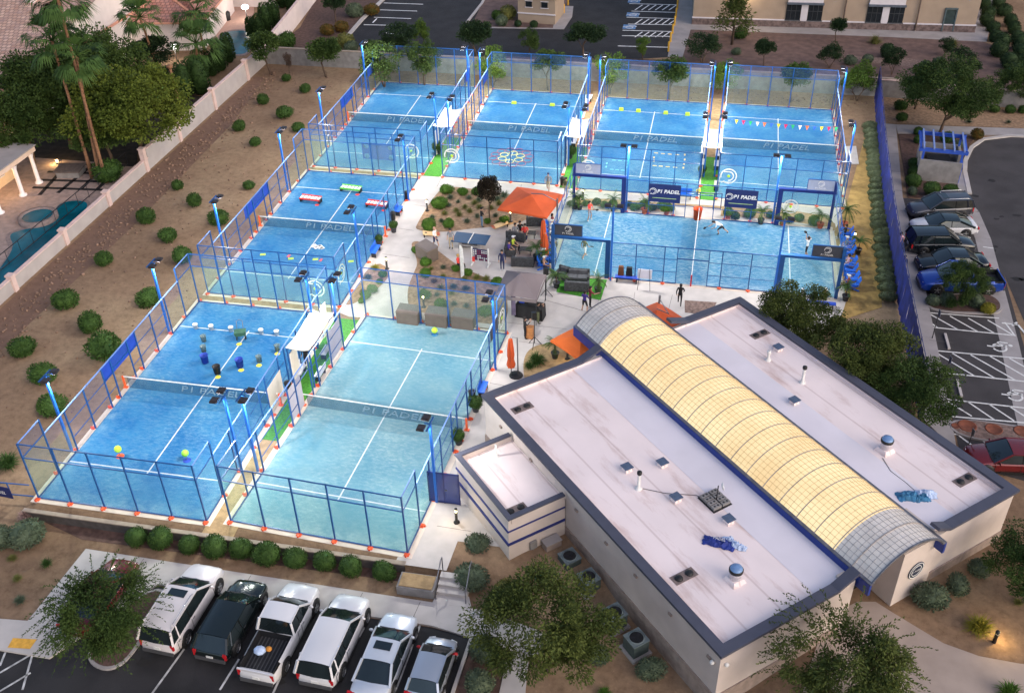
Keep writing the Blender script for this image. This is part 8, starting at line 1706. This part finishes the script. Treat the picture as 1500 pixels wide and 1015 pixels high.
def roof_obj(nm, quads, m, parent):
    b = MB(); uvs = []
    for Q in quads:
        Q = [Vector(q) for q in Q]; u = (Q[1] - Q[0]).normalized(); nn_ = (Q[1] - Q[0]).cross(Q[2] - Q[0]).normalized(); v = nn_.cross(u); b.add(Q, [tuple(range(len(Q)))]); uvs += [((q - Q[0]).dot(u), (q - Q[0]).dot(v)) for q in Q]
    me = b.mesh(nm, m); uv = me.uv_layers.new(name='UVMap')
    for lp_ in me.loops: uv.data[lp_.index].uv = uvs[lp_.vertex_index]
    return put(me, nm, parent)
def house(nm, lab, p, rz, L_, D_, he, rise, wall_m, tile, ov=0.6, chim=True, hip=True):
    t = thing(nm, lab, 'house', p, rz); b = MB(); b.box((L_ / 2, D_ / 2, he / 2), (L_, D_, he)); wo = b.build('wall', wall_m, t); z0, z1 = he - .15, he + rise; i_ = D_ / 2 if hip else 0
    A, B_, C, D = (-ov, -ov, z0), (L_ + ov, -ov, z0), (L_ + ov, D_ + ov, z0), (-ov, D_ + ov, z0); r0, r1 = (i_ if hip else -ov, D_ / 2, z1), (L_ - i_ if hip else L_ + ov, D_ / 2, z1)
    q = [(A, B_, r1, r0), (C, D, r0, r1)] + ([(B_, C, r1), (D, A, r0)] if hip else []); ro = roof_obj('roof', q, tile, t)
    b = MB(); b.bar(r0, r1, .3, .16)
    if hip:
        for s, e in ((A, r0), (D, r0), (B_, r1), (C, r1)): b.bar(s, e, .3, .16)
    b.build('ridge', RIDGE, ro); b = MB()
    for s, e in ((A, B_), (B_, C), (C, D), (D, A)): b.bar((*s[:2], z0 - .12), (*e[:2], z0 - .12), .14, .24)
    b.build('fascia', mat('fascia_pink', srgb(206, 150, 128), 0.8, 0.05), ro)
    if not hip:
        
        for x in (0, L_ - .2): g = MB(); g.add([(x + e, *q) for e in (0, .2) for q in ((0, he - .02), (D_, he - .02), (D_ / 2, z1 - .25))], [(0, 2, 1), (3, 4, 5), (0, 1, 4, 3), (1, 2, 5, 4), (2, 0, 3, 5)]); g.build('gable', wall_m, t)
    if chim: b = MB(); b.box((L_ * .72, D_ * .42, he + rise * .8), (.9, .9, 2.0)); ch = b.build('chimney', wall_m, ro); MB().box((L_ * .72, D_ * .42, he + rise * .8 + 1.0), (1.15, 1.15, .2)).build('cap', RIDGE, ch)
    return t, wo
def win(parent, c, s, rz=0.0):
    b = MB(); b.box(c, s, rz); w_ = b.build('window', WINM, parent); f = MB(); f.box((c[0], c[1], c[2] - s[2] / 2 - .06), (s[0] * 1.06 + .1, s[1] * 1.06 + .1, .1), rz); f.box((c[0], c[1], c[2] + s[2] / 2 + .06), (s[0] * 1.06 + .1, s[1] * 1.06 + .1, .1), rz); f.build('frame', HW, w_)
H1, w_ = house('tiled_house', 'large white house with a broad brown tiled roof at the top left', (-58, 36.5, 0), 0, 22.6, 34, 4.6, 3.4, HW, TILE, hip=False); win(H1, (22.6, 6, 3.3), (.1, 1.6, 1.2)); win(H1, (22.6, 14, 3.6), (.1, 1.6, 1.2))
H2, w_ = house('tiled_house', 'white house with reddish tiled hip roof behind the fan palms', (-38.5, 57.0, 0), R(10), 11.0, 14, 3.6, 2.0, HW, TILE2); win(H2, (11.0, 3, 1.9), (.1, 1.4, 1.2)); 
H3, w_ = house('white_house', 'white house wing with round headed openings at the top beyond the pool', (-37.0, 73.5, 0), R(8), 13, 9, 3.6, 1.8, HW, TILE2, chim=False); win(H3, (2.5, 0, 2.0), (1.4, .1, 1.4)); win(H3, (6.4, 0, 2.0), (1.4, .1, 1.4)); win(H3, (10, 0, 2.0), (1.0, .1, 1.4))
# column house at the left edge
H4, w_ = house('column_house', 'cream house with a white columned porch at the left frame edge', (-44, 19.0, 0), R(0), 14.0, 7.0, 3.2, 1.5, HW2, TILE2, chim=False); MB().box((15.4, 2.4, 3.0), (3.0, 9.2, .45)).build('porch_roof', mat('porch_cream', srgb(214, 190, 172), 0.9, 0.04), H4)
MB().box((15.4, 2.4, 3.27), (3.2, 9.4, .1)).build('porch_deck', CONC2, H4)
for y in (-1.6, 0.8, 4.0, 6.4): 
    b = MB(); b.lathe([(.34, 0), (.34, .12), (.22, .2), (.18, .4), (.165, 2.4), (.24, 2.65), (.3, 2.78)], (16.7, y, 0), 12); b.build('column', mat('column_white', srgb(228, 222, 222), 0.7, 0.03), H4)
win(H4, (14.0, 1.8, 1.5), (.1, 1.2, 1.0)); win(H4, (14.0, 5.2, 1.7), (.1, 1.0, 1.5))
up = MB(); up.box((8.5, 6.0, 4.6), (8, 9, 4.0)); uo = up.build('upper_storey', HW, H4); win(H4, (12.5, 4.6, 4.9), (.1, 1.6, 1.7))
roof_obj('upper_roof', [((4, 1, 6.5), (13, 1, 6.5), (8.5, 6, 7.9)), ((13, 1, 6.5), (13, 11, 6.5), (8.5, 6, 7.9)), ((13, 11, 6.5), (4, 11, 6.5), (8.5, 6, 7.9)), ((4, 11, 6.5), (4, 1, 6.5), (8.5, 6, 7.9))], TILE2, H4)
# gardens
PAVE = mat('travertine', srgb(150, 132, 124), 0.85, 0.16, 2.2, bump=0.3, bscale=9); paved('garden_paving', [(-60, -5), (-19.2, -5), (-19.2, 30), (-60, 30)], PAVE, 0.006)
paved('garden_soil', [(-50, 30), (-19.2, 30), (-19.2, 46), (-50, 46)], mat('garden_soil', (0.028, 0.022, 0.016), 0.95, 0.4, 1.5, bump=0.5), 0.006)
POOL = mat('pool_water', (0.004, 0.095, 0.135), 0.15, 0.35, 0.5, bump=0.05, bscale=5, spec=0.12)
pw_ = smooth(P([(-30, 430), (0, 395), (22, 362), (12, 345), (30, 338), (60, 333), (78, 316), (85, 300), (108, 294), (132, 297), (120, 318), (70, 356), (-20, 440)]), 2); c_ = Vector((sum(q[0] for q in pw_) / len(pw_), sum(q[1] for q in pw_) / len(pw_)))
big = [c_ + (Vector(q) - c_) * (1 + .35 / max(.6, (Vector(q) - c_).length)) for q in pw_]; b = MB(); b.prism(big, -.1, 0.05); tag(b.build('pool_coping', mat('pool_coping', srgb(128, 114, 110), 0.8, 0.2, 4)), kind='structure'); paved('pool_water', pw_, POOL, 0.056)
s0 = at(57, 322); b = MB(); b.lathe([(1.55, 0), (1.55, .42), (1.2, .42), (1.2, .3)], (s0.x, s0.y, 0), 24); sp_ = b.build('spa_tub', mat('pool_coping', (0.2, 0.2, 0.2))); tag(sp_, 'round raised stone spa at the edge of the left pool', 'spa'); b = MB(); b.lathe([(0, .33), (1.21, .33)], (s0.x, s0.y, 0), 24); wo = b.build('spa_water', POOL, sp_)
p2 = smooth(P([(318, 56), (335, 46), (370, 46), (366, 78), (345, 82), (330, 72)]), 2); c_ = Vector((sum(q[0] for q in p2) / len(p2), sum(q[1] for q in p2) / len(p2))); b = MB(); b.prism([c_ + (Vector(q) - c_) * 1.12 for q in p2], -.1, .05); tag(b.build('pool_coping', mat('pool_coping', (0, 0, 0))), kind='structure'); paved('pool_water', p2, POOL, .056); paved('pool_deck', P([(296, 40), (330, 20), (350, 6), (372, 2), (372, 48), (335, 46), (316, 58), (300, 62)]), mat('pink_deck', srgb(178, 146, 132), 0.9, 0.06), 0.03)
# dark gravel strips between pavers
b = MB(); DK = mat('black_strip', (0.012, 0.011, 0.012), 0.9)
for x0, y0, x1, y1 in ((58, 286, 100, 240), (85, 283, 138, 240), (118, 278, 160, 238), (142, 278, 178, 244), (48, 275, 158, 279), (60, 264, 165, 267), (70, 252, 178, 256), (82, 240, 196, 243)):
    p, q = at(x0, y0), at(x1, y1); b.bar((p.x, p.y, .02), (q.x, q.y, .02), .34, .02)
tag(b.build('gravel_strip', DK), kind='structure')
t = thing('stone_table', 'low square stone fire table on the left patio', 'table', at(105, 256), R(10)); MB().box((0, 0, .3), (2.0, 1.5, .6)).build('base', CMU, t); MB().box((0, 0, .64), (2.3, 1.8, .1)).build('table_top', mat('stone_top', srgb(92, 82, 78), .8), t)
t = thing('pool_fence', 'thin dark rail fence along the left pool', 'fence'); b = MB(); p, q = at(-5, 404), at(188, 242); b.bar((p.x, p.y, 1.2), (q.x, q.y, 1.2), .05, .05); b.bar((p.x, p.y, .15), (q.x, q.y, .15), .04, .04); n_ = 12
for i in range(n_ + 1): r_ = p.lerp(q, i / n_); b.box((r_.x, r_.y, .6), (.03, .03, 1.2))
b.build('rail', DARKMETAL, t)
tag(put(shrub_mesh('bush', 0), 'plum_bush', None, at(160, 265), 0, 1.2), 'dark round bush at the end of the patio strips', 'shrub'); 
for x, y, lab in ((362, 15, 'white globe garden lamp at the top by the pool deck'), (259, 74, 'white globe garden lamp beside the second tiled roof')):
    p = at(x, y + 14); t = thing('garden_lamp', lab, 'lamp', p); MB().tube([(0, 0, 0), (0, 0, 1.3)], .05).build('post', GPOLE, t); MB().ball((0, 0, 1.5), (.45, .45, .28), 12, 8).build('globe', mat('lit_globe', (.9, .9, .9), .4, emit=(1, .97, .92), estr=4.0), t)
    l = bpy.data.lights.new('glow', 'POINT'); l.energy = 40; l.color = (1, .85, .65); o = bpy.data.objects.new('glow', l); COL.objects.link(o); o.parent = t; o.location = (0, -.6, 1.4)
p = at(84, 238); t = thing('garden_uplight', 'small amber uplight at the end of the left patio', 'lamp', p); MB().lathe([(.1, 0), (.12, .25), (0, .26)], n=10).build('housing', LG, t); l = bpy.data.lights.new('glow', 'POINT'); l.energy = 45; l.color = (1, .62, .25); o = bpy.data.objects.new('glow', l); COL.objects.link(o); o.parent = t; o.location = (0, -.4, .5)
p = at(20, 300); t = thing('porch_lamp', 'warm lamp under the columned porch', 'lamp', (-28.6, 22.6, 2.5)); MB().ball((0, 0, 0), .15, 10, 6).build('globe', LG, t); l = bpy.data.lights.new('glow', 'POINT'); l.energy = 60; l.color = (1, .68, .35); o = bpy.data.objects.new('glow', l); COL.objects.link(o); o.parent = t; o.location = (0.3, 0, -.3)
p = at(332, 30); t = thing('pool_pump', 'dark round tank on the deck above the round pool', 'tank', p); MB().lathe([(.5, 0), (.55, .9), (.4, 1.05), (0, 1.1)], n=14).build('tank', BLACK, t); MB().box((-1.0, -.1, .35), (.6, .6, .7)).build('base_unit', CMU, t)
# the big garden trees
tree('shade_tree', 'broad', 0, *at(205, 236).to_2d(), 0, 8.6, leafmat('lit_leaf', (0.075, 0.120, 0.015), (0.190, 0.235, 0.030)), 'broad yellow green shade tree of the left gardens, nearest the wall', 'shade trees of the left garden', 0.4, 1.05)
tree('shade_tree', 'broad', 1, *at(105, 215).to_2d(), 0, 9.0, L_TREE, 'broad dark green shade tree of the left gardens, below the tiled roof', 'shade trees of the left garden', 2.0, 1.05); tree('shade_tree', 'broad', 2, *at(50, 240).to_2d(), 0, 7.0, L_TREE, 'lower dark tree of the left gardens beside the columned porch', 'shade trees of the left garden', 1.0, 1.05)
tree('shade_tree', 'round', 0, *at(232, 112).to_2d(), 0, 4.2, L_DARK, 'dark round tree under the second tiled roof', 'shade trees of the left garden', 1.0, 1.4); tree('shade_tree', 'broad', 0, *at(165, 190).to_2d(), 0, 9.4, L_TREE, 'tall green tree behind the others against the tiled roof', 'shade trees of the left garden', 3.0, 0.9)
tree('shade_tree', 'broad', 1, *at(168, 240).to_2d(), 0, 6.2, L_TREE, 'lower green tree of the left gardens beside the garden wall', 'shade trees of the left garden', 4.0, 1.0)
